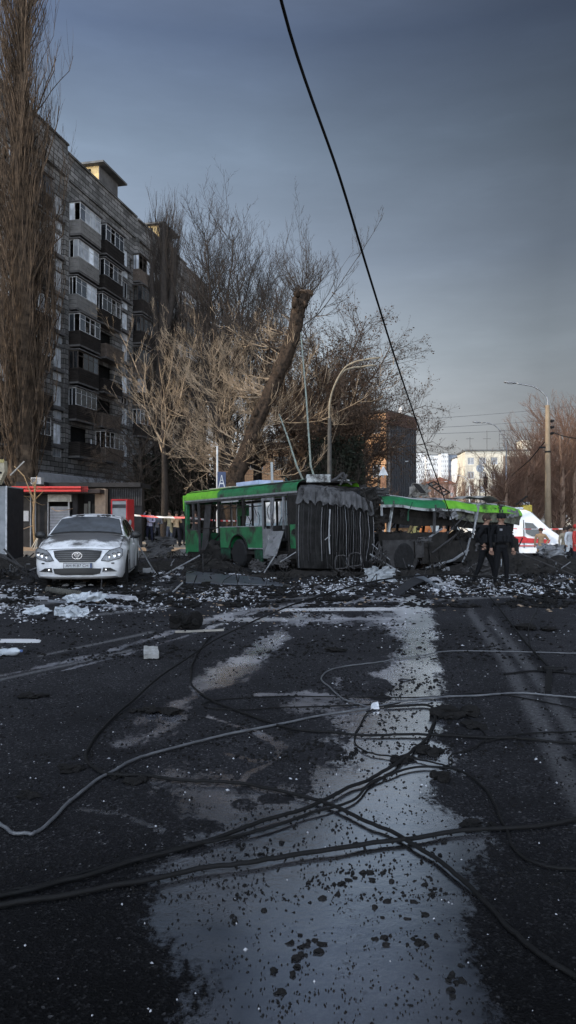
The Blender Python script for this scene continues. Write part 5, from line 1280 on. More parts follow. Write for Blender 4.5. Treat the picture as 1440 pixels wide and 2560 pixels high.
    def text(s, x, y, z, size, m, parent, rot, name='lettering', ext=.002, sx=1):
        cu = bpy.data.curves.new('t', 'FONT'); cu.body = s; cu.size = size; cu.extrude = ext; cu.align_x = 'CENTER'; cu.align_y = 'CENTER'
        ob = bpy.data.objects.new('t', cu); COL.objects.link(ob); bpy.context.view_layer.update(); me = bpy.data.meshes.new_from_object(ob.evaluated_get(bpy.context.evaluated_depsgraph_get())); bpy.data.objects.remove(ob)
        me.materials.clear(); me.materials.append(m); o = link(name, me, parent); o.location = (x, y, z); o.rotation_euler = rot; o.scale = (sx, 1, 1); return o
    globals()['text3d'] = text
    text('AH 9187 CH', -.037, -.005, .459, .088, M_blk, pl, (R(90), 0, R(-90)), sx=.93)
    # flip the plate content so it reads correctly for a viewer in front
    for x in (.98, 3.76):
        for s in (-1, 1):
            w_ = wheel(0, 'wheel', car, .335, .215, mat('alloy', (.30, .31, .33), .4, (.14, .14, .15), 6, .6, .1, metal=.7)); w_.location = (x, s * .79, .335); w_.rotation_euler = (R(90) * (1 if s < 0 else -1), 0, 0)
            rim = kids(w_)[0]; sp_ = MB()
            for k in range(10): a = k * math.pi / 5; sp_.bar((0.05 * math.cos(a), .05 * math.sin(a), -.085), (.19 * math.cos(a), .19 * math.sin(a), -.085), .028, .02)
            sp_.build('spoke', rim.data.materials[0], w_)
    car.scale = (S, S * 1.05, S * 1.07)
make_car()
# ------------------------------------------------------------------ street furniture
M_pole = mat('weathered_concrete', (.23, .18, .125), .9, (.16, .12, .08), 2, .6, .5, 12)
M_galv = mat('galvanised', (.30, .31, .32), .45, (.18, .18, .19), 5, .5, .1, metal=.5)
M_galvw = mat('cream_painted_arm', (.27, .23, .17), .6, (.14, .12, .09), 5)  # warm cream base tone for the lamp arms
M_lampg = mat('lamp_glass', (.60, .62, .64), .3, bump=0)
M_blk2 = mat('black_fitting', (.014, .014, .015), .7, bump=.2)
def lamp(px, top, D, label, hb, reach, arms=1, m_pole=M_pole, m_arm=M_galvw, r=.14, group=None, armh=1.6, base=None, cross=None, rise=.0):
    """pole with one or two arms curving over the road; reach is signed (left < 0)"""
    h = CH + (H - top) / F * D; b = tz(WX(px, D), D) if base is None else base
    t = thing('street_lamp', label, 'street lamp', (WX(px, D), D, b), group=group); h -= b
    mb = MB(); mb.tube([(0, 0, -.3), (0, 0, h - armh)], [r * 1.25, r * .72], 10); mb.build('pole', m_pole, t, smooth=True)
    for i in range(arms):
        dy = (i - (arms - 1) / 2) * 1.6
        P = smooth_pts([(0, 0, h - armh - .3), (0, 0, h - armh * .75), (reach * .14, dy * .2, h - armh * .42), (reach * .42, dy * .5, h - armh * .13), (reach * .72, dy * .8, h - armh * .03), (reach, dy, h + rise)], 5)
        a = MB().tube(P, .045, 7).build('arm', m_arm, t, smooth=True)
        sg = 1 if reach > 0 else -1; q = Vector(P[-1]); hd = MB(); n = 8
        prof = [(.02, 0), (.07, .08), (.11, .25), (.12, .5), (.09, .68), (.02, .74)]
        M_ = Matrix.Translation(q) @ Matrix.Rotation(R(90 * sg) - R(6 * sg), 4, 'Y') @ Matrix.Diagonal((.55, 1.15, 1, 1))
        hd.lathe(prof, 10, M_); hd.build('lamp_head', m_arm if D < 100 else M_lampg, t, smooth=True)
        MB().lathe([(.015, .2), (.085, .26), (.095, .5), (.03, .66)], 10, Matrix.Translation(q + Vector((0, 0, -.035))) @ Matrix.Rotation(R(90 * sg) - R(6 * sg), 4, 'Y') @ Matrix.Diagonal((.5, 1.0, 1, 1))).build('lamp_glass', M_lampg, t, smooth=True)
    if cross:
        MB().box(-.5, .1, -.05, .05, h - cross - .05, h - cross + .05).build('bracket', M_blk2, t); mb = MB()
        for i in range(3): mb.lathe([(.07, 0), (.09, .06), (.07, .12), (.05, .2)], 8, Matrix.Translation((.2, .1, h - 2.1 - .35 * i)) @ Matrix.Rotation(R(80), 4, 'Y'))
        mb.lathe([(.16, 0), (.17, .05), (.16, .1)], 12, Matrix.Translation((0, 0, h - 3.9))); mb.build('insulator', M_blk2, t)
    return t
lamp(1370, 960, 42, 'tall concrete lamp post with one arm reaching left at the right edge', 0, -1.75, 1, r=.165, armh=1.2, m_arm=M_galv, cross=3.6, base=-.45, rise=.05)
lamp(1266, 1055, 60, 'thin grey lamp post between the cream block and the sunlit wood', 0, -2.0, 1, M_galv, M_galv, r=.085, armh=2.6, base=-.45, rise=-.05)
lamp(824, 908, 35, 'double armed lamp post behind the bellows of the trolleybus', 0, 1.55, 2, mat('dark_post', (.06, .058, .055), .9, scale=4), M_galvw, r=.12, armh=2.6)
for i, (px, top, D, rch, lab) in enumerate(((912, 1052, 60, 1.9, 'lamp post with a single arm before the brick building'), (946, 1118, 84, 2.2, 'twin lamp post nearest the ribbed corner of the brick building'), (965, 1154, 104, 2.5, 'lamp post just right of the triangular sign'),
        (1008, 1202, 134, 2.6, 'leftmost of the four small arched lamps above the fallen roof'), (1050, 1200, 150, 2.8, 'second small arched lamp above the fallen roof'), (1078, 1204, 158, 2.8, 'third small arched lamp behind the torn roof frames'), (1124, 1208, 165, 2.8, 'rightmost small arched lamp above the fallen roof'))):
    lamp(px, top, D, lab, 0, rch, 2 if i == 1 else 1, M_pole, M_galvw, r=.1 + .0006 * D, armh=2.6)
lamp(1174, 1188, 120, 'white lamp post leaning its arm left before the cream block', 0, -2.2, 1, mat('white_pole', (.6, .6, .6), .5), mat('white_pole', (.6, .6, .6), .5), r=.12, armh=2.2)
# signs
t = thing('pedestrian_sign', 'blue pedestrian crossing sign on a pale pole behind the sunlit green roof corner', 'road sign', (WX(543, 31.5), 31.5, 0))
mb = MB(); mb.tube([(0, 0, 0), (0, 0, CH + (H - 1115) / F * 31.5)], .04, 8); mb.build('post', M_lampg, t)
z = CH + (H - 1203) / F * 31.5; pl = MB().bbox(.0, .36, -.07, -.05, z - .40, z + .40, .006, Matrix.Rotation(R(12), 4, 'Z')).build('sign_plate', mat('sign_blue', (.03, .05, .12), .5, (.02, .035, .09), 3, .4, 0), t)
MW = mat('sign_white', (.62, .64, .66), .5, bump=0); mb = MB(); RZ = Matrix.Rotation(R(12), 4, 'Z')
mb.extr([(.04, -.078, z - .28), (.07, -.078, z - .28), (.195, -.078, z + .26), (.165, -.078, z + .26)], (0, .004, 0), RZ); mb.extr([(.29, -.079, z - .28), (.32, -.079, z - .28), (.195, -.079, z + .26), (.165, -.079, z + .26)], (0, .004, 0), RZ)
mb.box(.09, .27, -.081, -.077, z - .12, z - .07, RZ); mb.box(.12, .24, -.081, -.077, z + .02, z + .06, RZ); mb.build('sign_symbol', MW, pl)
t = thing('warning_sign', 'white triangular sign on a thin post above the torn bellows end', 'road sign', (WX(958, 40), 40, 0))
MB().tube([(0, 0, 0), (0, 0, CH + (H - 1175) / F * 40)], .035, 8).build('post', M_galv, t)
z = CH + (H - 1178) / F * 40; MB().extr([(-.26, -.06, z - .22), (.26, -.06, z - .22), (.04, -.06, z + .24), (-.04, -.06, z + .24)], (0, .02, 0)).build('sign_plate', MW, t)
MB().bbox(-.15, .15, -.08, -.05, z - .85, z - .35, .01).build('lower_plate', mat('faded_orange', (.45, .22, .12), .6), t)
t = thing('street_clock', 'round white street sign before the cream apartment block', 'road sign', (WX(1200, 90), 90, 0))
MB().tube([(0, 0, 0), (0, 0, 6.5)], .06, 8).build('post', M_blk2, t); z = CH + (H - 1171) / F * 90
MB().lathe([(.46, -.03), (.48, 0), (.46, .03)], 24, Matrix.Translation((0, -.1, z)) @ Matrix.Rotation(R(90), 4, 'X')).build('sign_face', MW, t)
mb = MB(); mb.bar((-.2, -.16, z - .2), (-.2, -.16, z + .05), .08, .03); mb.bar((-.2, -.16, z + .05), (0, -.16, z + .22), .08, .03); mb.bar((0, -.16, z + .22), (.16, -.16, z), .08, .03); mb.bar((.16, -.16, z), (.16, -.16, z - .25), .08, .03); mb.build('sign_symbol', M_blk2, t)
t = thing('traffic_light', 'dark traffic light seen against the cream block', 'traffic light', (WX(1214, 70), 70, 0))
MB().tube([(0, 0, 0), (0, 0, 6)], .06, 8).build('post', M_blk2, t); z = CH + (H - 1206) / F * 70
hb = MB().bbox(-.17, .17, -.15, .15, z - .6, z + .55, .03).build('housing', M_blk2, t)
mb = MB()
for k in (-.36, 0, .36): mb.lathe([(.13, 0), (.14, -.12), (.12, -.12), (.1, -.02), (.001, -.02)], 14, Matrix.Translation((0, -.16, z + k)) @ Matrix.Rotation(R(-90), 4, 'X'), cap=False)
mb.build('lens', M_blk2, hb)
# thin wires across the far sky
for (a, b, d0, d1, lab) in (((985, 1041), (1445, 1001), 60, 60, 'topmost thin wire crossing the pale sky at the right'), ((985, 1063), (1445, 1030), 60, 60, 'middle thin wire crossing the pale sky at the right'), ((1010, 1076), (1445, 1052), 62, 62, 'lowest thin wire crossing the pale sky at the right')):
    p, q = W(*a, d0), W(*b, d1); q = q + (q - p) * .8; p = p - (q - p) * .3; n = 16
    pts = [p.lerp(q, i / n) - Vector((0, 0, .5 * math.sin(math.pi * i / n))) for i in range(n + 1)]
    tag(MB().tube(pts, .014, 4).build('overhead_wire', mat('far_wire', (.12, .12, .13), .6, bump=0)), lab, 'wire')
pts = smooth_pts([W(1382, 1080, 41.8), W(1410, 1090, 40), W(1445, 1096, 38), W(1540, 1105, 34)], 4)
tag(MB().tube(pts, .03, 5).build('span_wire', M_blk2), 'thick black wire running right from the concrete lamp post', 'wire')
tag(MB().tube([W(1362, 1105, 41.8), W(1325, 1150, 43), W(1266, 1200, 58)], .03, 5).build('span_wire', M_blk2), 'slack wire slanting between the two right hand lamp posts', 'wire')
# ------------------------------------------------------------------ shop fronts on the left pavement
def shop():
    D = 33.0; t = thing('shop', 'single storey shop with a long double red sign rail', 'shop', (WX(40, D), D, PV)); k = F / D; ox = t.location.x
    X = lambda px: (px - 720) / k - ox; Z = lambda py: CH + (H - py) / k - PV
    Md = mat('shop_dark_cladding', (.035, .033, .034), .7, (.016, .016, .016), 2); Mr = mat('red_rail', (.55, .025, .02), .45, (.4, .02, .015), 5, .5, 0)
    mb = MB(); mb.box(X(40), X(112), 0, 3, 0, 2.95); mb.box(X(112), X(118), -.02, .3, 0, 2.6); mb.box(X(182), X(194), -.04, 1, 0, 2.7); mb.box(X(40), X(345), .5, 3, 2.75, 2.95); mb.box(X(262), X(345), .8, 1, 0, 2.9); mb.box(X(112), X(262), 1.2, 1.3, 0, 2.7); mb.build('wall', Md, t)
    mb = MB(); mb.box(X(45), X(262), -.9, .5, 2.42, 2.60); mb.build('awning', mat('awning_underside', (.05, .04, .038), .8), t)
    for za in (1221, 1229): MB().bbox(X(48), X(218), -.98, -.86, Z(za) - .05, Z(za) + .05, .02).build('sign_rail', Mr, t)
    mb = MB(); 
    for i in range(3): mb.box(X(220 + i * 5), X(223 + i * 5), -.93, -.90, Z(1232), Z(1218))
    mb.box(X(219), X(236), -.94, -.91, Z(1226), Z(1224)); mb.build('sign_letters', mat('dull_red', (.25, .03, .03), .6), t)
    mb = MB(); mb.box(X(238), X(264), -.05, .4, Z(1296), Z(1222)); mb.build('pillar', mat('tan_tile', (.36, .27, .20), .8, (.22, .17, .13), 5), t)
    sh = MB()
    for i in range(14): z0 = .05 + i * .13; sh.box(X(121), X(168), .18, .2 + .02 * (i % 2), z0, z0 + .12)
    sh.build('shutter', mat('grey_shutter', (.34, .35, .37), .5, (.2, .2, .22), 2), t)
    MB().bbox(X(118), X(178), .02, .22, Z(1254), Z(1236), .02).build('shutter_box', mat('shutter_box_white', (.62, .63, .60), .6), t)  # even white base colour for the shutter box
    mb = MB(); mb.box(X(168), X(172), .1, .18, 0, Z(1254)); mb.box(X(116), X(120), .02, .12, 0, Z(1254)); mb.build('door_frame', M_frame, t)
    mb = MB(); mb.box(X(172), X(181), .3, .35, .1, 2); mb.build('door', M_void, t)
    for i, (a, b, c, z0, z1) in enumerate(((196, 205, (.30, .30, .29), .5, 2.0), (207, 212, (.35, .37, .36), .1, 2.1), (216, 224, (.05, .05, .05), .1, 2.0), (226, 236, (.48, .52, .50), .45, 2.15), (238, 246, (.30, .42, .42), .5, 2.0), (178, 190, (.70, .55, .08), 1.05, 1.45))):
        MB().box(X(a), X(b), .9 if i < 5 else -.12, .94 if i < 5 else -.08, z0, z1).build('poster', mat('poster%d' % i, c, .6, tuple(v * .5 for v in c), 3, .9, 0), t)
    mb = MB(); mb.box(X(54), X(72), -.03, 0, Z(1303), Z(1277)); mb.build('notice', mat('paper_grey', (.42, .44, .47), .7, (.25, .26, .28), 12, .9, 0), t)
    mb = MB(); mb.tube([(X(78), -.06, 0), (X(78), -.06, 2.5)], .03, 6); mb.tube([(X(90), -.1, 0), (X(90), -.1, 2.4)], .045, 6); mb.build('drain_pipe', mat('grey_pipe', (.22, .23, .25), .5), t)
    ac = MB().bbox(X(86), X(112), -.5, -.1, Z(1212), Z(1195), .02).build('air_conditioner', mat('ac_grey', (.42, .42, .42), .6), t); mb = MB()
    for r_ in (.05, .09, .12): mb.tube([(X(94) + r_ * math.cos(a), -.52, Z(1203.5) + r_ * math.sin(a)) for a in np.linspace(0, 6.283, 17)], .006, 4, False)
    mb.build('fan_grille', M_blk2, ac)
    mb = MB()
    for i in range(14): x = X(270) + i * .10; mb.box(x, x + .05, .74, .80, 1.9, 2.7)
    mb.build('vent_slat', M_char2, t)
shop()
def kiosk():
    D = 26.0; t = thing('kiosk', 'pale grey kiosk with a cream sign board cut by the left edge', 'kiosk', (WX(-70, D), D, 0)); k = F / D; ox = t.location.x
    X = lambda px: (px - 720) / k - ox; Z = lambda py: CH + (H - py) / k
    mb = MB(); mb.bbox(X(-70), X(16), 0, 1.6, .1, Z(1215), .02); mb.build('wall', mat('kiosk_panel', (.30, .31, .33), .6, (.18, .19, .2), 2), t)
    MB().box(X(-70), X(18), -.04, 0, .1, .4).build('plinth', M_char2, t); MB().box(X(14), X(18), -.03, .02, .4, Z(1215)).build('corner_post', M_frame, t)
    MB().box(X(16), X(16) + .03, 0, 1.6, .1, Z(1215) - .05).build('side_wall', mat('kiosk_dark_side', (.03, .03, .033), .8), t)
    s = MB(); s.extr([(X(-70), -.3, Z(1208)), (X(4), -.3, Z(1212)), (X(12), -.3, Z(1196)), (X(19), -.3, Z(1180)), (X(17), -.3, Z(1153)), (X(-70), -.3, Z(1150))], (0, .3, 0)); b = s.build('sign_board', mat('cream_board', (.55, .50, .36), .7, (.30, .26, .20), 2.5), t)
    MB().box(X(-70), X(18), -.33, -.295, Z(1158), Z(1150)).build('board_edge', mat('mustard_edge', (.42, .36, .16), .7), b)
    mb = MB()
    for px in (2, 9): mb.lathe([(.045, 0), (.05, .01), (.001, .012)], 12, Matrix.Translation((X(px), -.31, Z(1183))) @ Matrix.Rotation(R(90), 4, 'X') @ Matrix.Diagonal((1.3, .8, 1, 1)))
    mb.build('board_mark', M_blk2, b)
kiosk()
def display():
    D = 28.5; t = thing('display_cabinet', 'red sided cabinet with a pale dusty glass front behind the car', 'cabinet', (WX(277, D), D, .05), 0); k = F / D
    w_ = (320 - 277) / k; h = CH + (H - 1248) / k - .05
    Mr = mat('cabinet_red', (.50, .018, .02), .4, (.36, .012, .015), 4, .4, 0)
    M_ = Matrix.Rotation(R(-14), 4, 'Z')
    mb = MB(); mb.bbox(0, .05, 0, .6, 0, h, .01, M_); mb.bbox(w_ - .03, w_ + .02, 0, .62, 0, h, .01, M_); mb.bbox(0, w_, 0, .6, h - .06, h, .01, M_); mb.bbox(0, w_, 0, .6, 0, .3, .01, M_); mb.box(.04, w_ - .03, .5, .55, .2, h - .05, M_); mb.build('body', Mr, t)
    MB().box(.05, w_ - .03, .03, .05, .3, h - .07, M_).build('glass_front', mat('dusty_pane', (.36, .37, .38), .3, (.14, .15, .155), 1.6, .8, 0, spec=.8), t)
    mb = MB(); mb.box(.06, w_ - .05, .015, .03, h - .34, h - .2, M_)
    for z in (.9, 1.3): mb.box(.06, w_ - .05, .012, .02, z, z + .02, M_)
    mb.build('shelf', M_char2, t)
    mb = MB(); mb.lathe([(.10, 0), (.11, .02), (.001, .03)], 16, M_ @ Matrix.Translation((w_ + .03, .22, h * .62)) @ Matrix.Rotation(R(90), 4, 'Y'), cap=False); mb.build('side_emblem', MW, t)
    MB().box(w_ + .02, w_ + .03, .05, .5, .12, .5, M_).build('side_patch', MW, t)
display()
# ------------------------------------------------------------------ ambulance, nose to the right
def van():
    D = 38.0; k = F / D; zb = -.45; t = thing('ambulance', 'white ambulance with a red side stripe pointing right beyond the wreck', 'ambulance', (WX(1405, D), D, zb)); ox = t.location.x
    X = lambda px: (px - 720) / k - ox; Z = lambda py: CH + (H - py) / k - zb
    M_v = mat('van_white', (.74, .75, .75), .4, (.62, .63, .64), 3, .4, .03)
    prof = [(X(1170), .35), (X(1404), .35), (X(1409), .7), (X(1405), Z(1345)), (X(1396), Z(1338)), (X(1378), Z(1326)), (X(1330), Z(1282)), (X(1318), Z(1277)), (X(1280), Z(1274)), (X(1180), Z(1274)), (X(1170), Z(1280))]
    mb = MB(); n = len(prof); ins = .10
    for y, s in ((0, 1), (.0, 1)):
        pass
    ys_ = [(0, 0), (.12, 1), (1.88, 1), (2.0, 0)]
    for y, q in ys_: mb.v += [(x, y + (.10 * max(0, (z - 1.2)) * (1 if y < 1 else -1)), z + (0.05 * q if z > 1.2 else 0)) for x, z in prof]
    for a in range(3):
        for i in range(n): j = (i + 1) % n; mb.f.append((a * n + i, a * n + j, a * n + n + j, a * n + n + i)); mb.m.append(0)
    mb.f += [tuple(range(n)), tuple(range(3 * n, 4 * n))[::-1]]; mb.m += [0, 0]
    mb.build('body', M_v, t)
    yo = lambda z: -.012 + .10 * max(0, z - 1.2)
    def sp(name, pts, m, par=t, o=0, ext=.012): return MB().extr([(X(px), yo(Z(py)) - o, Z(py)) for px, py in pts], (0, ext, 0)).build(name, m, par)
    sp('side_window', [(1313, 1306), (1333, 1308), (1346, 1322), (1366, 1345), (1330, 1340), (1315, 1333)], M_sidegl := mat('van_glass', (.02, .025, .03), .1, bump=0, spec=.9))
    sp('stripe', [(1180, 1341), (1312, 1341), (1318, 1345), (1376, 1349), (1372, 1358), (1180, 1355)], mat('stripe_red', (.55, .02, .025), .4, bump=0), o=.004)
    sp('stripe', [(1180, 1363), (1370, 1363), (1368, 1366), (1180, 1366)], mat('stripe_red', (.55, .02, .025), .4, bump=0), o=.004)
    sp('door_gap', [(1309, 1300), (1311, 1300), (1311, 1370), (1309, 1370)], M_blk2, o=.003)
    mb = MB(); mb.extr([(X(1380), .14, Z(1327) + .03), (X(1380), 1.86, Z(1327) + .03), (X(1332), 1.75, Z(1284) + .07), (X(1332), .25, Z(1284) + .07)], (.02, 0, .02)); mb.build('windscreen', M_sidegl, t)
    MB().bbox(X(1352), X(1358), -.22, -.02, Z(1340), Z(1328), .02).build('mirror', M_v, t)
    MB().bbox(X(1296), X(1315), .4, 1.6, Z(1274) + .04, Z(1268), .03).build('light_bar', mat('beacon_white', (.6, .65, .7), .3), t)
    MB().bbox(X(1398), X(1408), .1, .4, .75, .95, .03).build('headlight', M_lampg, t)
    for x in (X(1378), X(1210)):
        for y in (.1, 1.9):
            w_ = wheel(0, 'wheel', t, .36, .22); w_.location = (x, y, .36); w_.rotation_euler = (R(90), 0, 0)
van()
# yellow van top and green mark beyond the roof end
t = thing('rescue_vehicle', 'yellow and white vehicle roof just behind the ambulance', 'vehicle', (WX(1322, 48), 48, -.45)); k = F / 48
MB().bbox(-.35, .25, 0, 2, .5, CH + (H - 1262) / k + .45, .08).build('body', mat('fire_yellow', (.62, .48, .06), .5), t); MB().bbox(-.3, .2, .4, 1.6, CH + (H - 1262) / k + .45, CH + (H - 1255) / k + .45, .03).build('roof_rack', MW, t)
for x in (-.1,): w_ = wheel(0, 'wheel', t, .36, .22); w_.location = (x, .05, .36); w_.rotation_euler = (R(90), 0, 0)
# cars and a pale van glimpsed through the gutted side
for i, (px0, px1, top, D, c, lab) in enumerate(((1095, 1128, 1296, 46, (.70, .70, .68), 'white car glimpsed left of centre through the gutted side'), (1132, 1158, 1290, 52, (.75, .77, .75), 'bright white van glimpsed through the gutted side'), (1042, 1068, 1296, 48, (.45, .38, .12), 'mustard car glimpsed through the gutted side'))):
    x0, x1 = WX(px0, D), WX(px1, D); z1 = CH + (H - top) / F * D; b = tz(x1, D); t = thing('parked_car', lab, 'car', (x0, D, b)); w_ = x1 - x0 + .8; h = z1 - b
    m = mat('far_paint%d' % i, c, .4)
    mb = MB(); mb.extr([(-.4, 0, .3), (w_, 0, .3), (w_, 0, h * .55), (w_ * .85, 0, h * .62), (w_ * .72, 0, h), (.1, 0, h), (-.3, 0, h * .62), (-.4, 0, h * .55)], (0, 1.8, 0)); mb.build('body', m, t)
    MB().extr([(0, -.01, h * .64), (w_ * .76, -.01, h * .64), (w_ * .69, -.01, h * .93), (.15, -.01, h * .93)], (0, .02, 0)).build('side_window', M_sideg if 'M_sideg' in globals() else M_blk2, t)
    for x in (.2, w_ - .5): q = wheel(0, 'wheel', t, .32, .2); q.location = (x, .08, .32); q.rotation_euler = (R(90), 0, 0)
# red and white barrier tape
Mt = bpy.data.materials.new('barrier_tape'); Mt.use_nodes = True; nt = Mt.node_tree; b = nt.nodes['Principled BSDF']; tc = nt.nodes.new('ShaderNodeTexCoord'); wv = nt.nodes.new('ShaderNodeTexWave'); wv.bands_direction = 'DIAGONAL'; wv.inputs['Scale'].default_value = .8
nt.links.new(tc.outputs['Object'], wv.inputs[0]); nt.links.new(ramp(nt, wv.outputs['Fac'], [(.48, (.60, .05, .05)), (.52, (.75, .72, .72))]).outputs[0], b.inputs['Base Color'])
def tape(a, b_, lab, sag=.12, n=16, w_=.07):
    mb = MB()
    for i in range(n + 1):
        p = Vector(a).lerp(Vector(b_), i / n) - Vector((0, 0, sag * math.sin(math.pi * i / n))); tw = .4 * math.sin(i * .8); mb.v += [tuple(p + Vector((0, -math.sin(tw) * w_ / 2, math.cos(tw) * w_ / 2))), tuple(p - Vector((0, -math.sin(tw) * w_ / 2, math.cos(tw) * w_ / 2)))]
    for i in range(n): mb.f.append((2 * i, 2 * i + 1, 2 * i + 3, 2 * i + 2)); mb.m.append(0)
    tag(mb.build('barrier_tape', Mt), lab, 'tape')
tape(W(336, 1288, 31), W(470, 1294, 30), 'red and white tape strung before the onlookers on the left', .03)
tape(W(470, 1294, 30), W(600, 1302, 36), 'red and white tape seen through the trolleybus windows', .05)
tape(W(1080, 1302, 34), W(1420, 1322, 35), 'thin red and white tape crossing before the ambulance', .15, 24, .04)
tag(MB().tube(smooth_pts([W(128, 1269, 31), W(140, 1277, 31), W(160, 1276, 31), W(182, 1271, 32.8)], 5), .016, 5).build('tan_cord', mat('tan_rope', (.45, .32, .22), .8)), 'tan cord strung in front of the grey shop shutter', 'cord')
tag(MB().bar(W(34, 1331, 30.5), W(88, 1312, 31), .05, .03).build('wooden_batten', mat('raw_timber', (.42, .30, .20), .8)), 'raw timber batten leaning by the dark shop wall', 'batten')
# broken sapling in front of the shop
t = thing('sapling', 'thin broken sapling standing in front of the shop', 'tree', (WX(90, 29.7), 29.7, PV)); rr = random.Random(6); segs = []
D = 29.7; q = lambda px, py: Vector(W(px, py, D)) - t.location
trunk_mesh('trunk', [q(88, 1362), q(84, 1300), q(87, 1240), q(85, 1205)], [.05, .045, .035, .02], mat('sapling_bark', (.40, .28, .16), .9), t, 7)
for a, b_ in (((86, 1255), (60, 1190)), ((86, 1250), (108, 1228)), ((60, 1190), (35, 1165)), ((86, 1235), (92, 1190))): segs.append((tuple(q(*a)), tuple(q(*b_)), .03, .018))
for i in range(16): shoot(rr, segs, q(86 + rr.uniform(-3, 3), rr.uniform(1200, 1260)), rv(rr), .5, .01, 4, .1, .2)
seg_mesh('branches', segs, MATS['sapling_bark'], t)
tag(MB().bar(W(25, 1188, 29), W(60, 1153, 29.2), .05, .05).build('broken_pole', mat('pale_stick', (.45, .42, .38), .7)), 'pale broken pole jammed in the poplar above the kiosk', 'pole')
for d_ in ('a',):
    mb = MB(); c_ = G(95, 1365); 
    for a, b_ in (((78, 1372), (96, 1340)), ((84, 1374), (98, 1336)), ((90, 1376), (94, 1342))): mb.bar(W(*a, 28.6), W(*b_, 28.8), .05, .02)
    tag(mb.build('broken_planks', mat('pale_board', (.50, .46, .40), .8)), 'pale broken planks propped at the foot of the sapling', 'planks')
# ------------------------------------------------------------------ people
M_skin = mat('skin', (.28, .17, .125), .6, (.22, .13, .095), 6, .4, 0)
def person(name_label, loc, rz, cloth, h=1.74, arms=('down', 'down'), lean=0, stride=.0, head_turn=0, group=None, hair='hair', haircol=(.04, .03, .025), extras=(), crouch=0, cat='person', detail=False):
    """one continuous skinned body; faces local -y at rz = 0. cloth = (top material, trousers material)"""
    k = h / 1.75; t = thing('person', name_label, cat, loc, rz, group)
    V, E, Rd = [], [], []
    def v(p, r): V.append(Vector(p) * k); Rd.append(r * k); return len(V) - 1
    def e(a, b): E.append((a, b))
    L = lean; z0 = -crouch * .38
    pel = v((0, .0, .97 + z0), .145); sp1 = v((0, -.02 * L, 1.10 + z0), .135); sp2 = v((0, -.10 * L, 1.25 + z0), .15); ch = v((0, -.17 * L, 1.38 + z0), .15); nk = v((0, -.22 * L - .01, 1.50 + z0), .06); nk2 = v((0, -.24 * L - .015, 1.54 + z0), .058); hd = v((0, -.27 * L - .03, 1.62 + z0), .092); ht = v((0, -.27 * L - .02, 1.70 + z0), .075)
    for a, b in ((pel, sp1), (sp1, sp2), (sp2, ch), (ch, nk), (nk, nk2), (nk2, hd), (hd, ht)): e(a, b)
    hands = []; handset = set()
    for s, mode in ((-1, arms[0]), (1, arms[1])):
        sh = v((s * .18, -.17 * L, 1.42 + z0), .075)
        P = {'down': ((s * .25, .02 - .12 * L, 1.16), (s * .27, -.06 - .1 * L, .92), (s * .27, -.08 - .1 * L, .84)),
             'phone': ((s * .23, -.06, 1.18), (s * .12, -.28, 1.36), (s * .09, -.31, 1.44)),
             'fold': ((s * .25, -.04, 1.17), (s * .03, -.22, 1.16), (-s * .06, -.22, 1.18)),
             'hip': ((s * .34, .06, 1.18), (s * .21, -.04, 1.0), (s * .17, -.06, .97)),
             'reach': ((s * .26, -.16, 1.24), (s * .24, -.40, 1.22), (s * .23, -.47, 1.22)),
             'up': ((s * .30, -.14, 1.40), (s * .16, -.22, 1.60), (s * .12, -.20, 1.67))}[mode]
        el = v((P[0][0], P[0][1] - .1 * L, P[0][2] + z0), .052); wr = v((P[1][0], P[1][1] - .1 * L, P[1][2] + z0), .036); ha = v((P[2][0], P[2][1] - .1 * L, P[2][2] + z0), .038)
        e(ch, sh); e(sh, el); e(el, wr); e(wr, ha); hands.append((V[wr], V[ha], s)); handset.add(ha)
    feet = []
    for s in (-1, 1):
        f = stride * s; hp = v((s * .095, 0, .90 + z0), .098); kn = v((s * .12, -.04 - f * .5 - crouch * .34, .50 + z0 * .4), .066); an = v((s * .13, .03 - f, .09), .042); to = v((s * .15, -.13 - f, .04), .042)
        e(pel, hp); e(hp, kn); e(kn, an); e(an, to)
    me = bpy.data.meshes.new('body'); me.from_pydata([tuple(p) for p in V], E, []); o = link('body', me, t)
    md = o.modifiers.new('s', 'SKIN'); md.use_smooth_shade = True; md.branch_smoothing = .4
    for i, sv in enumerate(me.skin_vertices[0].data): sv.radius = (Rd[i], Rd[i] * (.74 if i in (pel, sp1, sp2, ch) else 1)); sv.use_root = (i == pel)
    m2 = o.modifiers.new('u', 'SUBSURF'); m2.levels = 2; m2.render_levels = 2
    bpy.context.view_layer.update(); ev = o.evaluated_get(bpy.context.evaluated_depsgraph_get()); nm = bpy.data.meshes.new_from_object(ev); bpy.data.objects.remove(o)
    # fingers: five short tapering chains rooted in each palm
    bm = bmesh.new(); bm.from_mesh(nm)
    if detail:
        fm = MB()
        for wr, ha, s in hands:
            d = (ha - wr).normalized(); side = d.cross(Vector((0, -1, .2))).normalized()
            for i in range(4):
                b = ha + side * (.026 * (i - 1.5)) * k; Lf = (.072, .082, .078, .060)[i] * k; c = d.lerp(Vector((0, -.6, -.3)), .35).normalized()
                fm.tube([b, b + d * Lf * .55, b + d * Lf * .55 + c * Lf * .45], [.010 * k, .009 * k, .006 * k], 6)
            b = ha - d * .02 - side * .034 * k * s; fm.tube([b, b - side * .022 * k * s + d * .02, b - side * .026 * k * s + d * .055], [.012 * k, .010 * k, .007 * k], 6)
        tmp = bpy.data.meshes.new('f'); tmp.from_pydata(fm.v, [], fm.f); bm.from_mesh(tmp); bpy.data.meshes.remove(tmp)
    bm.to_mesh(nm); bm.free(); nm.name = 'body'
    for m in (M_skin, cloth[0], cloth[1], MATS.get('shoe') or mat('shoe', (.02, .018, .016), .6)): nm.materials.append(m)
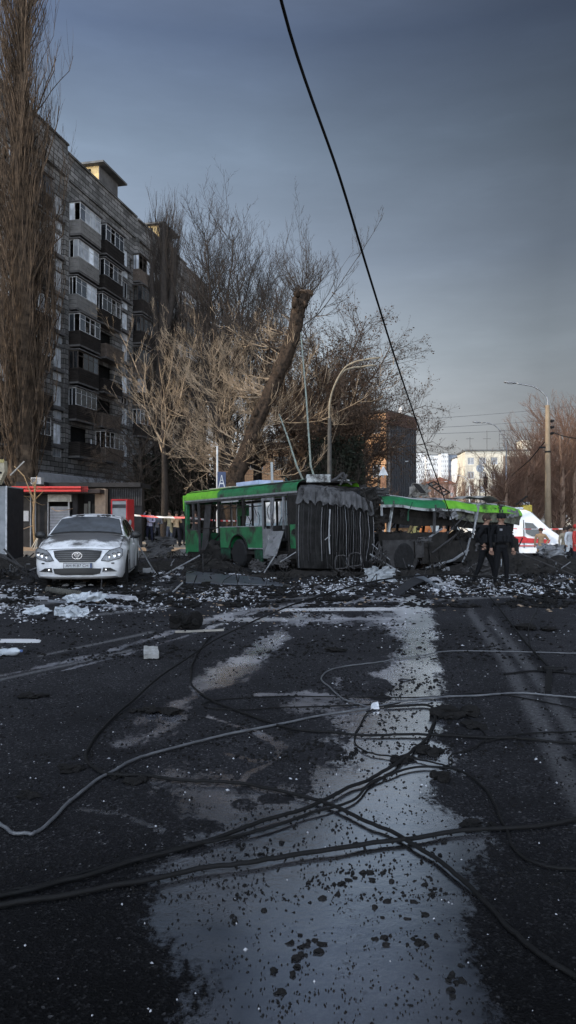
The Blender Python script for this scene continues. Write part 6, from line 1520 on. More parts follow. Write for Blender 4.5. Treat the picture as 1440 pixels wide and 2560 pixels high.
    hv = [h_[1] for h_ in hands]; neckz = (1.475 + z0) * k
    for p in nm.polygons:
        c = p.center; near_hand = min((c - h_).length for h_ in hv) < .095 * k
        if near_hand: mi = 0
        elif c.z > neckz and abs(c.x) < .12 * k: mi = 0
        elif c.z < .11 * k: mi = 3
        elif c.z < (.97 + z0) * k and abs(c.x) < .24 * k and not any((c - h_).length < .22 * k for h_ in hv): mi = 2
        else: mi = 1
        p.material_index = mi; p.use_smooth = True
    b = link('body', nm, t)
    hx = V[hd]; mb = MB()
    if hair == 'cap':
        mb.lathe([(.104, -.01), (.108, .03), (.100, .075), (.06, .108), (.001, .118)], 16, Matrix.Translation(hx + Vector((0, .0, .02)) * k) @ Matrix.Diagonal((k, k * 1.08, k, 1)), cap=False); mb.bbox(-.075, .075, -.175, -.07, .015, .028, .006, Matrix.Translation(hx))
        mb.build('cap', mat('cap_black', (.010, .010, .012), .8), t, smooth=True)
    elif hair:
        mb.blob(hx + Vector((0, .022, .035)) * k, .106 * k, 3, 1.0, 1.02, 1.0, 2, .12); mb.build('hair', mat('hair%.2f' % haircol[0], haircol, .9), t, smooth=True)
    if detail:
        fc = MB(); fc.blob(hx + Vector((0, -.098, -.005)) * k, .018 * k, 2, .8, 1.1, 1.5, 1, .05)
        for s in (-1, 1): fc.blob(hx + Vector((s * .095, .01, 0)) * k, .022 * k, 2, .5, .9, 1.3, 1, .05)
        fc.build('nose_and_ears', M_skin, t, smooth=True)
        ey = MB()
        for s in (-1, 1): ey.blob(hx + Vector((s * .034, -.088, .02)) * k, .010 * k, 2, 1.3, .6, .7, 1, 0)
        ey.bar(hx + Vector((-.025, -.094, -.042)) * k, hx + Vector((.025, -.094, -.042)) * k, .006); ey.build('eyes_and_mouth', M_blk2, t)
    for fn in extras: fn(t, k, V, hx)
    return t
M_uni = mat('uniform_black', (.007, .0075, .009), .9, (.004, .004, .005), 6, .5, .3, 25); M_vest = mat('vest_black', (.010, .011, .013), .85, (.006, .006, .007), 9)
def vest(patch=True):
    def f(t, k, V, hx):
        mb = MB(); z0, z1 = 1.06 * k, 1.44 * k
        for s, y in ((1, -.17), (-1, .155)):
            mb.bbox(-.17 * k, .17 * k, (y - .025) * k, (y + .025) * k, z0, z1, .02)
        for s in (-1, 1): mb.bbox(s * .13 * k - .035, s * .13 * k + .035, -.15 * k, .15 * k, z1 - .02, z1 + .05, .015); mb.bbox(s * .185 * k - .02, s * .185 * k + .02, -.15 * k, .14 * k, z0, z0 + .2, .015)
        for x in (-.1, 0, .1): mb.bbox((x - .04) * k, (x + .04) * k, -.225 * k, -.19 * k, z0 + .03, z0 + .17, .01)
        v_ = mb.build('vest', M_vest, t, smooth=False)
        MB().bbox(-.12 * k, -.05 * k, -.205 * k, -.196 * k, z1 - .10, z1 - .05, .003).build('chest_badge', mat('badge_grey', (.22, .22, .24), .6), v_)
    return f
def belt(t, k, V, hx):
    mb = MB(); mb.lathe([(.158, .93), (.163, .95), (.163, .98), (.156, 1.0)], 20, Matrix.Diagonal((k, k * .82, k, 1)), cap=False)
    for a in (.4, 1.5, 2.6, 3.8): mb.bbox(.15 * math.cos(a) - .035, .15 * math.cos(a) + .035, .13 * math.sin(a) - .03, .13 * math.sin(a) + .03, .86, .98, .01)
    mb.build('belt', M_vest, t)
p = G(1212, 1465); person('officer in black uniform with legs apart turned toward his colleague by the wreck', (p.x, p.y, 0), R(52), (M_uni, M_uni), 1.74, ('hip', 'down'), .12, .24, hair='hair', haircol=(.05, .035, .03), extras=(vest(), belt), detail=True)
p = G(1252, 1468); person('officer in black cap and bulky vest standing upright facing the camera', (p.x, p.y, 0), R(8), (M_uni, M_uni), 1.76, ('down', 'down'), 0, .03, hair='cap', extras=(vest(), belt), detail=True)
mk = lambda n, c: mat('cloth_' + n, c, .85, tuple(v * .6 for v in c), 5, .5, .2, 25)
cL = [(374, 35, 0, ('up', 'fold'), 'onlooker in white sleeves and dark waistcoat with a hand raised to the face', mk('lilac', (.42, .40, .52)), mk('navy', (.02, .022, .04)), 1.76, -1),
      (392, 35.5, 30, ('down', 'fold'), 'bending onlooker in grey with a pale bag beside the white sleeved one', mk('grey', (.16, .16, .18)), mk('dark', (.025, .025, .03)), 1.62, .5),
      (424, 35, -20, ('phone', 'down'), 'onlooker in an olive jacket standing by the tape', mk('olive', (.34, .29, .18)), mk('jean', (.10, .11, .14)), 1.72, 0),
      (441, 34.5, 20, ('phone', 'phone'), 'onlooker in a tan coat holding up a phone at the tape', mk('tan', (.50, .36, .22)), mk('dark', (.025, .025, .03)), 1.66, 0),
      (456, 36, 160, ('down', 'down'), 'onlooker in dark clothes seen from behind next to the front of the trolleybus', mk('dark2', (.04, .035, .035)), mk('dark', (.025, .025, .03)), 1.72, 0)]
for px, D, rz, arms, lab, a, b, h, ln in cL:
    person(lab, (WX(px, D), D, PV), R(rz), (a, b), h, arms, max(0, ln), .06)
person('onlooker with pale face seen through the front side window of the trolleybus', (WX(487, 34), 34, PV), R(10), (mk('dark2', (.04, .035, .035)), mk('dark', (.025, .025, .03))), 1.66, ('fold', 'fold'), 0, .02)
for px, D, c, lab in ((1064, 33, 'orange', 'person in orange glimpsed at the left of the gutted side'), (1110, 35, 'rust', 'person in rust brown glimpsed through the gutted side'), (1123, 35.5, 'tan', 'person in tan coat glimpsed beside the one in rust brown')):
    person(lab, (WX(px, D), D, tz(WX(px, D), D)), R(10), (mk(c, {'orange': (.60, .22, .08), 'rust': (.45, .2, .1), 'tan': (.50, .36, .22)}[c]), mk('dark', (.025, .025, .03))), 1.72, ('down', 'fold'))
cR = [(1352, 33, 'brown', (.40, .26, .15), 'person in a brown jacket by the ambulance bonnet'), (1410, 31, 'khaki', (.36, .30, .22), 'stooping person in khaki between the ambulance and the right edge'), (1424, 30, 'white', (.62, .64, .66), 'person in a white vest near the right edge'), (1438, 29.5, 'red', (.50, .06, .05), 'person in a red hat and dark jacket at the right edge')]
for i, (px, D, c, col, lab) in enumerate(cR):
    person(lab, (WX(px, D), D, tz(WX(px, D), D)), R(-20 + 25 * i), (mk(c + 'r', col), mk('dark', (.025, .025, .03))), 1.7, ('down', 'fold' if i % 2 else 'hip'), .4 if i == 1 else 0, .1, haircol=(.45, .05, .04) if c == 'red' else (.04, .03, .025))
# ------------------------------------------------------------------ fallen cables
M_cab = mat('black_cable', (.008, .008, .009), .72, (.006, .006, .006), 12, .5, .2, 60); M_cabg = mat('grey_cable', (.10, .105, .115), .5, (.05, .052, .06), 9, .5, .2, 60)
def cable(label, pts, r, m=M_cab, taper=None):
    P = []
    for p in pts:
        z = p[2] if len(p) > 2 else 0.0; q = G(p[0], p[1], z + r); q.z += max(0, tz(q.x, q.y)) + .004; P.append(q)
    P = smooth_pts(P, 9)
    rr = random.Random(int(pts[0][0] * 7 + pts[0][1])); P = [p + Vector((.018 * noise.noise((i * .16, 1, pts[0][1])), .035 * noise.noise((i * .14, 5, 2)), .004 + .008 * abs(noise.noise((i * .6, 2, 9))))) for i, p in enumerate(P)]
    return tag(MB().tube(P, r, 8).build('fallen_cable', m, smooth=True), label, 'cable')
cable('long black cable arching from the right edge round left to the lower right corner', [(1560, 1500, .7), (1440, 1484, .8), (1350, 1463, .88), (1200, 1443, .92), (1100, 1438, .92), (960, 1450, .88), (840, 1480, .76), (700, 1526, .5), (560, 1590, .24), (440, 1665, .08), (340, 1745, .02), (260, 1820), (222, 1875), (222, 1908), (268, 1934), (400, 1945), (560, 1957), (700, 1977), (820, 2012), (960, 2072), (1080, 2142), (1180, 2222), (1260, 2310), (1340, 2382), (1440, 2445), (1560, 2530)], 0.0105)
cable('grey sheened cable sweeping from the left edge up to the right', [(-160, 1960), (-60, 2010), (0, 2057), (40, 2082), (80, 2086), (120, 2062), (180, 2002), (250, 1947), (330, 1905), (450, 1865), (600, 1832), (800, 1790), (950, 1766), (1050, 1748), (1200, 1739), (1320, 1735), (1440, 1746), (1560, 1765)], 0.0092, M_cabg)
cable('black cable curling down from the pale puddle then running right', [(530, 1590), (500, 1625), (480, 1665), (480, 1708), (505, 1738), (600, 1780), (720, 1820), (850, 1835), (1000, 1838), (1200, 1843), (1300, 1849), (1440, 1859), (1560, 1868)], 0.0097)
cable('thin cable with a sharp left hand bend crossing the wet strip', [(1560, 1638), (1440, 1635), (1150, 1628), (1050, 1640), (950, 1656), (850, 1669), (802, 1692), (830, 1725), (870, 1754), (930, 1771)], 0.0076, M_cabg)
cable('thin doubled cable running level across the middle of the road', [(930, 1762), (720, 1770), (600, 1775), (520, 1770), (518, 1757), (600, 1746), (760, 1742), (1000, 1746), (1200, 1735), (1330, 1750), (1440, 1775)], 0.0059)
cable('stout cable looping at the wet strip and returning to the lower left', [(960, 1768), (1040, 1764), (1078, 1768), (1086, 1800), (1062, 1850), (1002, 1900), (930, 1945), (850, 1982), (700, 2042), (500, 2106), (300, 2166), (150, 2205), (0, 2240), (-160, 2275)], 0.0109)
cable('thinner cable arching over the wet strip beside the stout one', [(1440, 2172), (1360, 2165), (1300, 2140), (1262, 2082), (1240, 2022), (1200, 1962), (1130, 1922), (1020, 1924), (940, 1950), (880, 2000), (760, 2042), (600, 2088), (420, 2124), (250, 2172), (100, 2212), (0, 2238), (-150, 2270)], 0.0076)
cable('heavy straight cable crossing the foreground from lower left to right', [(-200, 2300), (0, 2266), (200, 2230), (400, 2192), (600, 2160), (800, 2126), (1000, 2099), (1200, 2076), (1440, 2050), (1600, 2035)], 0.0118)
cable('thin loop of wire right of the wet strip', [(1090, 1764), (1160, 1790), (1205, 1828), (1212, 1850), (1180, 1872), (1120, 1892), (1128, 1908), (1100, 1925)], 0.0059)
cable('thin round loop of wire left of the wet strip', [(1000, 1758), (930, 1775), (895, 1820), (888, 1860), (930, 1885), (1050, 1900), (1130, 1920)], 0.0059)
cable('short thin wire rising to the right edge below the level cable', [(1210, 1855), (1300, 1838), (1440, 1829), (1540, 1825)], 0.0059)
cable('thin springy wire end curving up near the fallen fitting', [(1345, 1518, .12), (1325, 1560, .16), (1320, 1600, .12), (1335, 1640, .05)], 0.0067)
cable('broken wire running off the fitting to both sides', [(1258, 1686), (1300, 1682), (1360, 1678), (1440, 1686), (1560, 1695)], 0.0109)
# the hanging contact wire: from high above, over the wreck, down to the road
P = [Vector((-2.2, -12, 6.0)), Vector((-.9, -2, 5.7)), Vector((-.30, 3.2, 5.45)), W(705, 0, 5.2), W(850, 440, 6.6), W(925, 690, 8.2), W(1000, 930, 11), W(1060, 1105, 14.5), W(1110, 1245, 17.6), W(1140, 1325, 18.0), W(1165, 1395, 17.6), W(1200, 1460, 16.2), W(1255, 1530, 12.2), W(1310, 1602, 9.4), W(1368, 1664, 7.9)]
tag(MB().tube(smooth_pts(P, 8), .0125, 8).build('contact_wire', M_cab, smooth=True), 'black contact wire hanging from the sky down across the fallen roof', 'wire')
t = thing('wire_fitting', 'black metal wire fitting where the hanging wire meets the road', 'fitting', tuple(G(1372, 1680))); 
MB().bbox(-.07, .07, -.05, .05, .0, .06, .015).build('clamp', M_cab, t); MB().bar((0, 0, .03), tuple(G(1368, 1735) - t.location + Vector((0, 0, .02))), .055, .03).build('arm', M_cab, t)
MB().tube([(-.12, .02, .03), (.14, -.02, .04)], .022, 8).build('insulator', M_cab, t)
# ------------------------------------------------------------------ single pieces of debris
M_dk = mat('charred_lump', (.014, .013, .013), .95, (.006, .006, .006), 9, .6, .9, 40); M_wh = mat('white_debris', (.55, .56, .60), .7, (.09, .09, .10), 5, .55, .3); M_gl = mat('sheet_metal', (.24, .26, .30), .35, (.10, .11, .13), 4, .6, .2, metal=.4); M_tan = mat('tan_board', (.28, .21, .15), .85, (.12, .09, .07), 5)
def gp(px, py, z=0): q = G(px, py); q.z = tz(q.x, q.y) + z; return q
def plate(name, label, cat, corners, m, lift=None, th=.015, bend=0, group=None):
    P = [gp(*c[:2], z=(c[2] if len(c) > 2 else .015)) for c in corners]
    n = 6; mb = MB(); a, b, c, d = P
    for i in range(n + 1):
        for j in range(n + 1):
            u, v_ = i / n, j / n; p = a.lerp(b, u).lerp(d.lerp(c, u), v_) + Vector((0, 0, bend * math.sin(math.pi * u) + .012 * noise.noise((u * 4, v_ * 4, corners[0][0])))); mb.v.append(tuple(p))
    for i in range(n):
        for j in range(n): k = i * (n + 1) + j; mb.f.append((k, k + 1, k + n + 2, k + n + 1)); mb.m.append(0)
    o = mb.build(name, m); md = o.modifiers.new('t', 'SOLIDIFY'); md.thickness = th; return tag(o, label, cat, group)
plate('metal_sheet', 'large grey sheet lying flat in front of the green trolleybus', 'metal sheet', [(465, 1462), (728, 1468), (640, 1446), (465, 1434)], mat('wet_sheet', (.07, .08, .10), .35, (.03, .035, .045), 2, .6, .2), th=.03)
plate('white_board', 'white board lying before the left wheel of the trolleybus', 'board', [(588, 1448), (632, 1444), (600, 1434), (564, 1437)], M_wh)
mb = MB(); crumple(mb, W(950, 1435, 19.0), .85, .42, 4, .15, -.35, 10, .3); tag(mb.build('crumpled_sheet', mat('pale_crumple', (.26, .28, .30), .5, (.07, .075, .08), 3)), 'pale crumpled sheet standing before the right hand wreck', 'metal sheet')
plate('metal_sheet', 'bent grey strip of sheet metal right of the pale crumpled sheet', 'metal sheet', [(1036, 1452, .10), (1108, 1484), (1104, 1478), (1042, 1446, .14)], M_gl, bend=.05)
plate('metal_sheet', 'dark bent sheet forming a low ridge beside the grey strip', 'metal sheet', [(980, 1484), (1034, 1456, .14), (1060, 1462, .1), (1000, 1490)], mat('dark_sheet', (.03, .03, .034), .6), bend=.03)
plate('white_board', 'pale curved panel under the long arching cable', 'board', [(1070, 1458), (1108, 1460), (1100, 1450), (1066, 1451)], M_wh, bend=.08)
plate('white_plank', 'long white plank at the left edge in front of the car', 'plank', [(-140, 1496), (122, 1508), (122, 1502), (-140, 1488)], M_wh, th=.06)
plate('white_plank', 'long thin white plank left of centre before the car', 'plank', [(218, 1502), (345, 1510), (340, 1504), (222, 1496)], M_wh, th=.05)
plate('white_plank', 'thin dark edged plank lying behind the crumpled bags', 'plank', [(120, 1513), (330, 1524), (330, 1521), (120, 1509)], M_gl, th=.04)
plate('wooden_batten', 'pale batten lying under the long cable left of centre', 'batten', [(438, 1582), (560, 1577), (560, 1574), (438, 1579)], mat('pale_batten', (.30, .28, .25), .8), th=.03)
plate('white_block', 'white carton lying alone on the road left of centre', 'carton', [(360, 1650), (398, 1648), (396, 1640, .07), (360, 1640, .08)], mat('dirty_carton', (.36, .36, .36), .8, (.14, .14, .13), 14, .8), th=.05)
plate('flat_block', 'white flat slab lying just in front of the car bumper', 'slab', [(186, 1473), (216, 1473), (215, 1464, .03), (187, 1465, .03)], M_wh, th=.07)
plate('flat_block', 'tan plank piece lying under the car bumper', 'slab', [(176, 1462), (228, 1461), (226, 1456), (178, 1457)], M_tan, th=.08)
plate('cardboard_scrap', 'brown cardboard scrap right of the white slab', 'scrap', [(256, 1474), (282, 1473), (276, 1464), (262, 1465)], M_tan)
plate('white_scrap', 'white scrap where two cables meet on the wet strip', 'scrap', [(926, 1777), (948, 1776), (944, 1766, .03), (928, 1767, .02)], mat('bright_scrap', (.7, .72, .76), .6))
def lumps(name, label, cat, px, py, r, m, n=5, seed=0, sq=.7, spread=1.2, amp=.6):
    rr = random.Random(seed); mb = MB(); c = gp(px, py)
    for i in range(n): mb.blob(c + Vector((rr.uniform(-1, 1) * r * spread, rr.uniform(-.6, .6) * r * spread, r * sq * rr.uniform(.4, .9))), r * rr.uniform(.45, 1), seed * 9 + i, rr.uniform(.8, 1.4), 1, sq, 2, amp)
    return tag(mb.build(name, m), label, cat)
def bag(label, px, py, w_, h, seed, m):
    rr = random.Random(seed); c = gp(px, py); mb = MB()
    for i in range(9): mb.blob(c + Vector((rr.uniform(-w_ / 2, w_ / 2), rr.uniform(-.1, .1), h * .35)), h * rr.uniform(.4, .8), seed * 5 + i, 1.4, 1, .8, 2, 1.1)
    return tag(mb.build('plastic_bag', m), label, 'plastic bag')
M_bag = mat('crumpled_plastic', (.48, .51, .55), .25, (.22, .25, .28), 9, .8, .8, 18)
bag('crumpled clear plastic heap right of the scattered scraps before the car', 182, 1543, .35, .16, 1, M_bag); bag('crumpled white plastic heap in the middle of the white planks', 210, 1513, .45, .17, 2, M_bag)
bag('small crumpled plastic with a green label before the car', 100, 1538, .3, .11, 3, M_bag)
t = thing('plastic_bottle', 'crushed clear plastic bottle lying at the left edge', 'bottle', tuple(gp(22, 1640, .05))); mb = MB(); mb.lathe([(.02, -.16), (.045, -.13), (.05, -.05), (.038, 0), (.048, .06), (.044, .12), (.02, .15), (.014, .18)], 14, Matrix.Rotation(R(82), 4, 'Y') @ Matrix.Rotation(R(20), 4, 'X')); mb.build('bottle_body', M_bag, t, smooth=True)
MB().lathe([(.016, .18), (.016, .20), (.001, .20)], 10, Matrix.Rotation(R(82), 4, 'Y') @ Matrix.Rotation(R(20), 4, 'X')).build('bottle_cap', mat('cap_blue', (.1, .16, .35), .5), t)
lumps('corrugated_hose', 'ribbed grey hose lying among the litter before the car', 'hose', 160, 1496, .07, mat('hose_grey', (.16, .155, .14), .8), 1, 3)
mb = MB()
for i in range(17): c_ = gp(118 + i * 5.2, 1491 + i * .75, .07); mb.lathe([(.05, -.018), (.075, 0), (.05, .018)], 12, Matrix.Translation(c_) @ Matrix.Rotation(R(90), 4, 'Y') @ Matrix.Rotation(R(8), 4, 'X'))
bpy.data.objects.remove(bpy.data.objects['corrugated_hose']); tag(mb.build('corrugated_hose', MATS['hose_grey']), 'ribbed grey hose lying among the litter before the car', 'hose')
def wreckpiece():
    c = gp(465, 1572); rr = random.Random(9); mb = MB()
    for s in (-1, 1): mb.lathe([(.06, -.03), (.13, -.03), (.15, 0), (.13, .03), (.06, .03)], 12, Matrix.Translation(c + Vector((s * .13, 0, .12))) @ Matrix.Rotation(R(70 + 20 * s), 4, 'X') @ Matrix.Rotation(R(40 * s), 4, 'Y'))
    for i in range(12): mb.blob(c + Vector((rr.uniform(-.2, .2), rr.uniform(-.1, .1), rr.uniform(.05, .22))), rr.uniform(.04, .09), i, 1, 1, 1, 1, .8)
    tag(mb.build('charred_fragment', M_dk), 'upright black machine fragment left of centre', 'fragment')
wreckpiece()
for i, (px, py, r, lab) in enumerate(((415, 1782, .09, 'angular black scrap between the long cable and the curl'), (356, 1776, .06, 'small flat black scrap left of the angular one'), (84, 1742, .07, 'black lump alone at the left'), (1135, 1790, .12, 'burnt brown black block right of the wet strip'), (1170, 1815, .06, 'narrow charred bar below the burnt block'), (1098, 1948, .045, 'small black lump hanging over the wet strip edge cable'), (1195, 2060, .05, 'black flake by the heavy straight cable at the right'), (300, 1938, .04, 'black crumb beside the bend of the long cable'), (350, 1952, .05, 'black lumps just below the long cable at the left'), (170, 1925, .06, 'dark smear of soil at the left under the bend'), (85, 1988, .04, 'black clod at the lower left near the grey cable'), (835, 1627, .09, 'flat black clod in the dry island by the wet strip'), (1000, 1900, .05, 'charred stub lying on the wet strip'), (1085, 1882, .07, 'black rod end crossing the right rim of the wet strip'), (1340, 1575, .14, 'low dark debris near the springy wire'), (840, 1502, .16, 'dark smear of debris behind the white road line'), (570, 1515, .14, 'long dark debris before the grey sheet'), (1395, 1412, .3, 'dark dirt heap at the right edge'))):
    lumps('charred_fragment', lab, 'fragment', px, py, r, M_dk, 5, i + 1, .35 if i not in (5,) else .8, 1.3, .8)
# burnt seat frames lying by the bellows
for i, (x0, x1, y0, y1) in enumerate(((838, 868, 1392, 1422), (872, 902, 1386, 1416))):
    D = 20.0; mb = MB(); a = [W(x0, y1, D), W(x0 + 2, y0, D + .1), W(x1 - 3, y0 - 2, D + .1), W(x1, y1 - 5, D)]
    mb.tube(smooth_pts(a + [a[0]], 3), .014, 6, False); mb.tube([a[0], a[0].lerp(a[3], .5) + Vector((0, 0, -.09))], .012, 5)
    tag(mb.build('seat_frame', M_char2), ('left' if i == 0 else 'right') + ' of two bare steel seat frames by the bellows foot', 'seat frame')
# ------------------------------------------------------------------ heaps and scatter nobody could count
def mound(pxy, rx, ry, h, seed, n=26):
    c = gp(*pxy); mb = MB(); rr = random.Random(seed)
    for i in range(n + 1):
        for j in range(n + 1):
            u, v_ = i / n * 2 - 1, j / n * 2 - 1; q = max(0, 1 - (u * u + v_ * v_)); x, y = c.x + u * rx, c.y + v_ * ry
            z = h * (q ** .7) * (.45 + .8 * abs(noise.noise((x * 1.6, y * 1.6, seed)))) + (.10 * q ** .3) * noise.noise((x * 6, y * 6, seed + 3)) - .03
            mb.v.append((x, y, tz(x, y) + z))
    for i in range(n):
        for j in range(n): k = i * (n + 1) + j; mb.f.append((k, k + n + 1, k + n + 2, k + 1)); mb.m.append(0)
    return mb
M_rub2 = mat('burnt_rubble', (.028, .025, .023), .95, (.007, .007, .007), 7, .8, 1, 20)
big = MB()
for args in (((490, 1420), 1.7, 1.0, .34, 1), ((620, 1442), 2.2, .6, .10, 2), ((800, 1436), 2.0, .8, .22, 3), ((960, 1440), 1.2, .6, .16, 4), ((1120, 1436), 2.2, .7, .26, 5), ((1310, 1425), 2.6, 1.6, .62, 6), ((1400, 1420), 2.4, 1.4, .45, 7), ((40, 1420), 1.8, 1.6, .40, 8), ((400, 1425), 1.2, 1.2, .30, 9), ((1230, 1415), 2.0, 1.0, .45, 10)):
    m_ = mound(args[0], *args[1:]); o_ = len(big.v); big.v += m_.v; big.f += [tuple(i + o_ for i in f) for f in m_.f]; big.m += m_.m
tag(big.build('burnt_rubble', M_rub2), 'low black heaps of burnt rubble under and around the wreck', 'rubble', kind='stuff')
def scatter(name, label, m, regions, seed, flat=.5, lift=0):
    """thousands of irregular little shards in one mesh, vectorised"""
    g = np.random.default_rng(seed); Vs = []; Fs = []; base = 0
    for (x0, x1, y0, y1, n, s0, s1) in regions:
        px = g.uniform(x0, x1, n * 3); py = g.uniform(y0, y1, n * 3); w_ = np.array([noise.noise((a * .012, b * .035, seed)) for a, b in zip(px, py)]) * .8 + g.uniform(-.5, .5, n * 3); o_ = np.argsort(-w_)[:n]; px = px[o_]; py = py[o_]; D = F * CH / (py - H); X = (px - 720) / F * D
        s = np.exp(g.uniform(np.log(s0), np.log(s1), n)); a = g.uniform(0, 6.28, n)
        Z = np.array([tz(x, y) for x, y in zip(X, D)]) + lift
        K = 6; P = np.zeros((n, K, 3)); ang = np.array([0, 1.5, 3.1, 4.6]); 
        for k in range(4):
            r = s * g.uniform(.5, 1.2, n) * (1 if k % 2 else g.uniform(.5, 1.8, n)); P[:, k, 0] = X + r * np.cos(ang[k] + a); P[:, k, 1] = D + r * np.sin(ang[k] + a) ; P[:, k, 2] = Z + s * flat * g.uniform(.0, .6, n)
        P[:, 4] = P[:, :4].mean(1); P[:, 4, 2] = Z + s * flat * g.uniform(.4, 1.4, n) + .004; P[:, 5] = P[:, :4].mean(1); P[:, 5, 2] = Z - .01
        f = np.array([(0, 1, 4), (1, 2, 4), (2, 3, 4), (3, 0, 4), (1, 0, 5), (2, 1, 5), (3, 2, 5), (0, 3, 5)])
        Fs.append((f[None] + (np.arange(n) * K)[:, None, None] + base).reshape(-1, 3)); Vs.append(P.reshape(-1, 3)); base += n * K
    V = np.concatenate(Vs); Fa = np.concatenate(Fs); me = bpy.data.meshes.new(name); me.vertices.add(len(V)); me.vertices.foreach_set('co', V.reshape(-1).astype(np.float32)); me.loops.add(len(Fa) * 3); me.loops.foreach_set('vertex_index', Fa.reshape(-1).astype(np.int32))
    me.polygons.add(len(Fa)); me.polygons.foreach_set('loop_start', (np.arange(len(Fa)) * 3).astype(np.int32)); me.materials.append(m); me.update(calc_edges=True); me.validate()
    return tag(link(name, me), label, 'debris', kind='stuff')
scatter('white_litter', 'white and pale shards scattered across the road before the wreck', M_wh, [(380, 1440, 1432, 1495, 1900, .006, .035), (380, 1440, 1436, 1490, 260, .03, .11), (820, 1440, 1440, 1480, 1100, .008, .05), (0, 420, 1465, 1535, 520, .006, .04), (0, 420, 1470, 1530, 90, .03, .10), (0, 260, 1515, 1560, 120, .008, .05), (400, 800, 1470, 1505, 420, .008, .05), (0, 1440, 1500, 1620, 260, .006, .022), (0, 1440, 1600, 2000, 200, .004, .012), (0, 1440, 2000, 2560, 50, .003, .008), (560, 1060, 1500, 1570, 160, .01, .03)], 1, .5)
scatter('bright_glass', 'bright crumbs of broken glass glittering before the wreck', mat('glass_crumbs', (.75, .78, .84), .15, bump=0, spec=1), [(640, 1440, 1438, 1486, 700, .012, .04), (0, 640, 1470, 1530, 200, .01, .03)], 2, .8)
scatter('dark_grit', 'dark grit and crumbs of tar strewn over the whole road', M_dk, [(0, 1440, 1430, 1520, 2600, .03, .11), (0, 1440, 1500, 1650, 1800, .008, .04), (0, 1440, 1620, 1900, 2200, .005, .018), (0, 1440, 1850, 2250, 2200, .003, .010), (380, 1250, 1900, 2250, 450, .003, .010), (420, 1250, 2100, 2560, 650, .002, .006), (0, 1440, 2200, 2560, 700, .002, .006), (700, 1130, 1500, 1900, 1100, .006, .022)], 3, .6)
scatter('tan_litter', 'tan and brown scraps scattered among the pale litter', M_tan, [(0, 1440, 1440, 1530, 240, .02, .08), (380, 1000, 1480, 1560, 60, .01, .05)], 4, .4)
# clusters of soaked clods on the wet strip in the foreground
mb = MB(); rr = random.Random(17)
for cx, cy, n, sx, sy in ((1000, 2270, 14, 60, 30), (1040, 2355, 12, 30, 40), (770, 2350, 12, 25, 60), (740, 2400, 8, 20, 50), (950, 2345, 6, 30, 15), (1130, 2460, 14, 22, 50), (620, 2280, 10, 60, 80), (640, 2100, 10, 80, 40), (930, 2190, 12, 60, 15), (1085, 2220, 10, 25, 20), (700, 2450, 8, 30, 60), (820, 2210, 8, 60, 30), (1100, 2130, 8, 40, 25)):
    for _ in range(n): q = gp(rr.gauss(cx, sx * .6), rr.gauss(cy, sy * .6)); r = rr.uniform(.004, .014); mb.blob(q + Vector((0, 0, r * .4)), r, rr.randrange(999), rr.uniform(.8, 1.6), 1, .6, 1, .8)
tag(mb.build('wet_clods', M_dk), 'clusters of soaked black clods on the wet strip in the foreground', 'debris', kind='stuff')
# dense black scrap thrown up around the wreck: torn flakes, strips and tangled wire that nobody could count
mb = MB(); rr = random.Random(77)
for x0, x1, y0, y1, n in ((430, 600, 1395, 1440, 60), (600, 930, 1412, 1445, 70), (900, 1200, 1395, 1445, 90), (1150, 1440, 1372, 1440, 110), (0, 90, 1385, 1450, 34), (345, 480, 1380, 1450, 46), (480, 1440, 1440, 1480, 60), (0, 480, 1445, 1500, 30)):
    for i in range(n):
        q = gp(rr.uniform(x0, x1), rr.uniform(max(y0, 1400), y1)); kx = rr.random(); mb.mat(0 if rr.random() < .72 else (1 if rr.random() < .6 else 2))
        hz = rr.uniform(.02, .35) if y1 < 1446 else .03
        if kx < .42: crumple(mb, q + Vector((0, 0, hz)), rr.uniform(.12, .5), rr.uniform(.08, .3), rr.randrange(999), rr.uniform(-1.5, 1.5), rr.uniform(-1.4, 1.4), 4, .4)
        elif kx < .75: d = Vector((rr.uniform(-1, 1), rr.uniform(-.6, .6), rr.uniform(-.1, .75))) * rr.uniform(.15, .6); mb.bar(q, q + d + Vector((0, 0, hz)), rr.uniform(.012, .05), rr.uniform(.006, .02), rr.random() * 3)
        else: mb.tube(smooth_pts([q + rv(rr, .16) + Vector((0, 0, .12)) for _ in range(4)], 3), rr.uniform(.005, .014), 4, False)
tag(mb.build('wreck_scrap', [M_char, M_char2, M_steel]), 'dense tangle of black scrap metal and wire around the foot of the wreck', 'debris', kind='stuff')
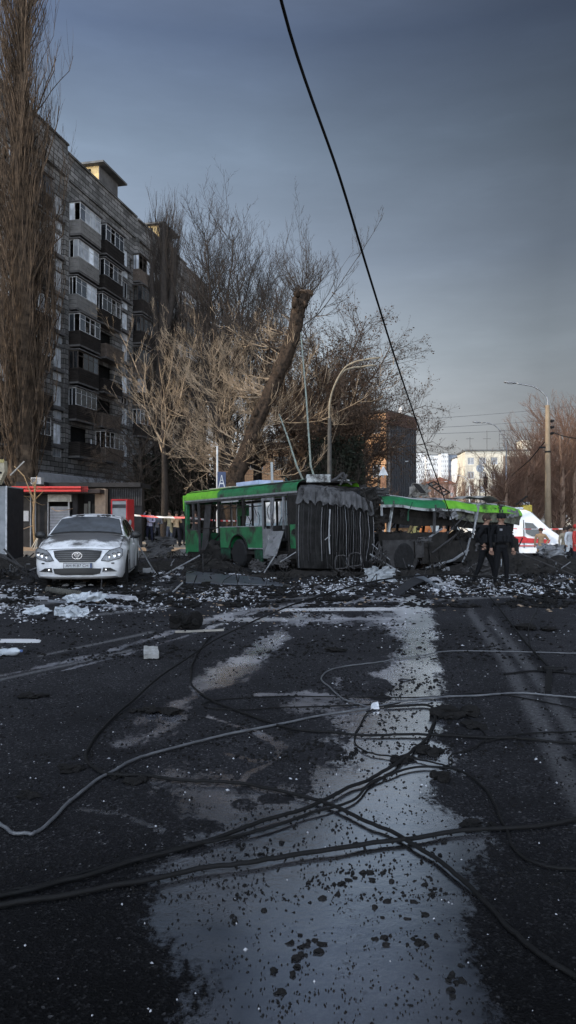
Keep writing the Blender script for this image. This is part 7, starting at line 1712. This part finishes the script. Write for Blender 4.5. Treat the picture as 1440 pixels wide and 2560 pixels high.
# twisted bars and struts poking out of the heaps, each its own piece
BARS = [((925, 1385), (1000, 1430), 21, .05, 'grey strut slanting down left of the burnt wheel'), ((930, 1360), (975, 1400), 21.3, .035, 'thin curved strut in the tangle by the bellows end'), ((1290, 1380), (1440, 1440), 21, .06, 'long dark beam slanting down to the right edge'), ((1340, 1380), (1440, 1430), 22.5, .05, 'second dark beam behind the long one at the right'), ((345, 1360), (386, 1430), 21, .04, 'thin bar leaning among the rubble right of the car'), ((420, 1432), (500, 1388), 20.5, .045, 'grey bar rising from the rubble to the front doorway'), ((660, 1432), (688, 1388), 20.3, .04, 'short strut hanging under the buckled door leaf'), ((700, 1405), (740, 1380), 20.3, .03, 'bent tube below the middle doorway'), ((812, 1350), (826, 1338), 20.0, .03, 'short bright stick caught on the bellows'), ((1000, 1455), (1060, 1440), 19.2, .05, 'dark bar lying before the burnt wheel'), ((0, 1385), (60, 1420), 20, .06, 'dark bar sloping down at the left edge'), ((10, 1372), (48, 1412), 21, .05, 'scorched plank leaning by the kiosk')]
for (a, b, D, w_, lab) in BARS:
    pa, pb = W(*a, D), W(*b, D); tag(MB().bar(pa, pb, w_, w_ * .5, .4).build('bent_bar', M_char2 if 'dark' in lab or 'scorched' in lab else M_steel), lab, 'metal bar')
# hanging panel wreck under the middle doors
rr = random.Random(31)
for i, (px, py, D, s, lab) in enumerate(((705, 1405, 20.6, .22, 'crumpled grey panel fallen below the middle doorway'), (640, 1412, 20.8, .2, 'ribbed scrap standing in front of the rear skirt'), (955, 1385, 20.8, .3, 'tangle of springs and tubing at the end of the bellows'), (1375, 1375, 24, .35, 'pale crumpled scrap heap before the people at the right'), (400, 1362, 27, .4, 'grey crumpled cover lying behind the car on the kerb'), (1060, 1350, 22, .2, 'burnt seat remains inside the gutted side'), (1220, 1425, 20.5, .35, 'grey slab propped behind the officers'))):
    mb = MB(); c = W(px, py, D)
    if 'springs' in lab:
        for k in range(9): mb.tube(smooth_pts([c + rv(rr, s * .55) for _ in range(5)], 4), rr.uniform(.008, .02), 5, False)
    else:
        for k in range(4): crumple(mb, c + rv(rr, s * .3), s * rr.uniform(1, 2.2), s * rr.uniform(.7, 1.4), k + i * 5, rr.uniform(-.6, .6), rr.uniform(-.9, .6), 7)
    tag(mb.build('crumpled_scrap', M_char2 if 'pale' not in lab else M_grey), lab, 'scrap')
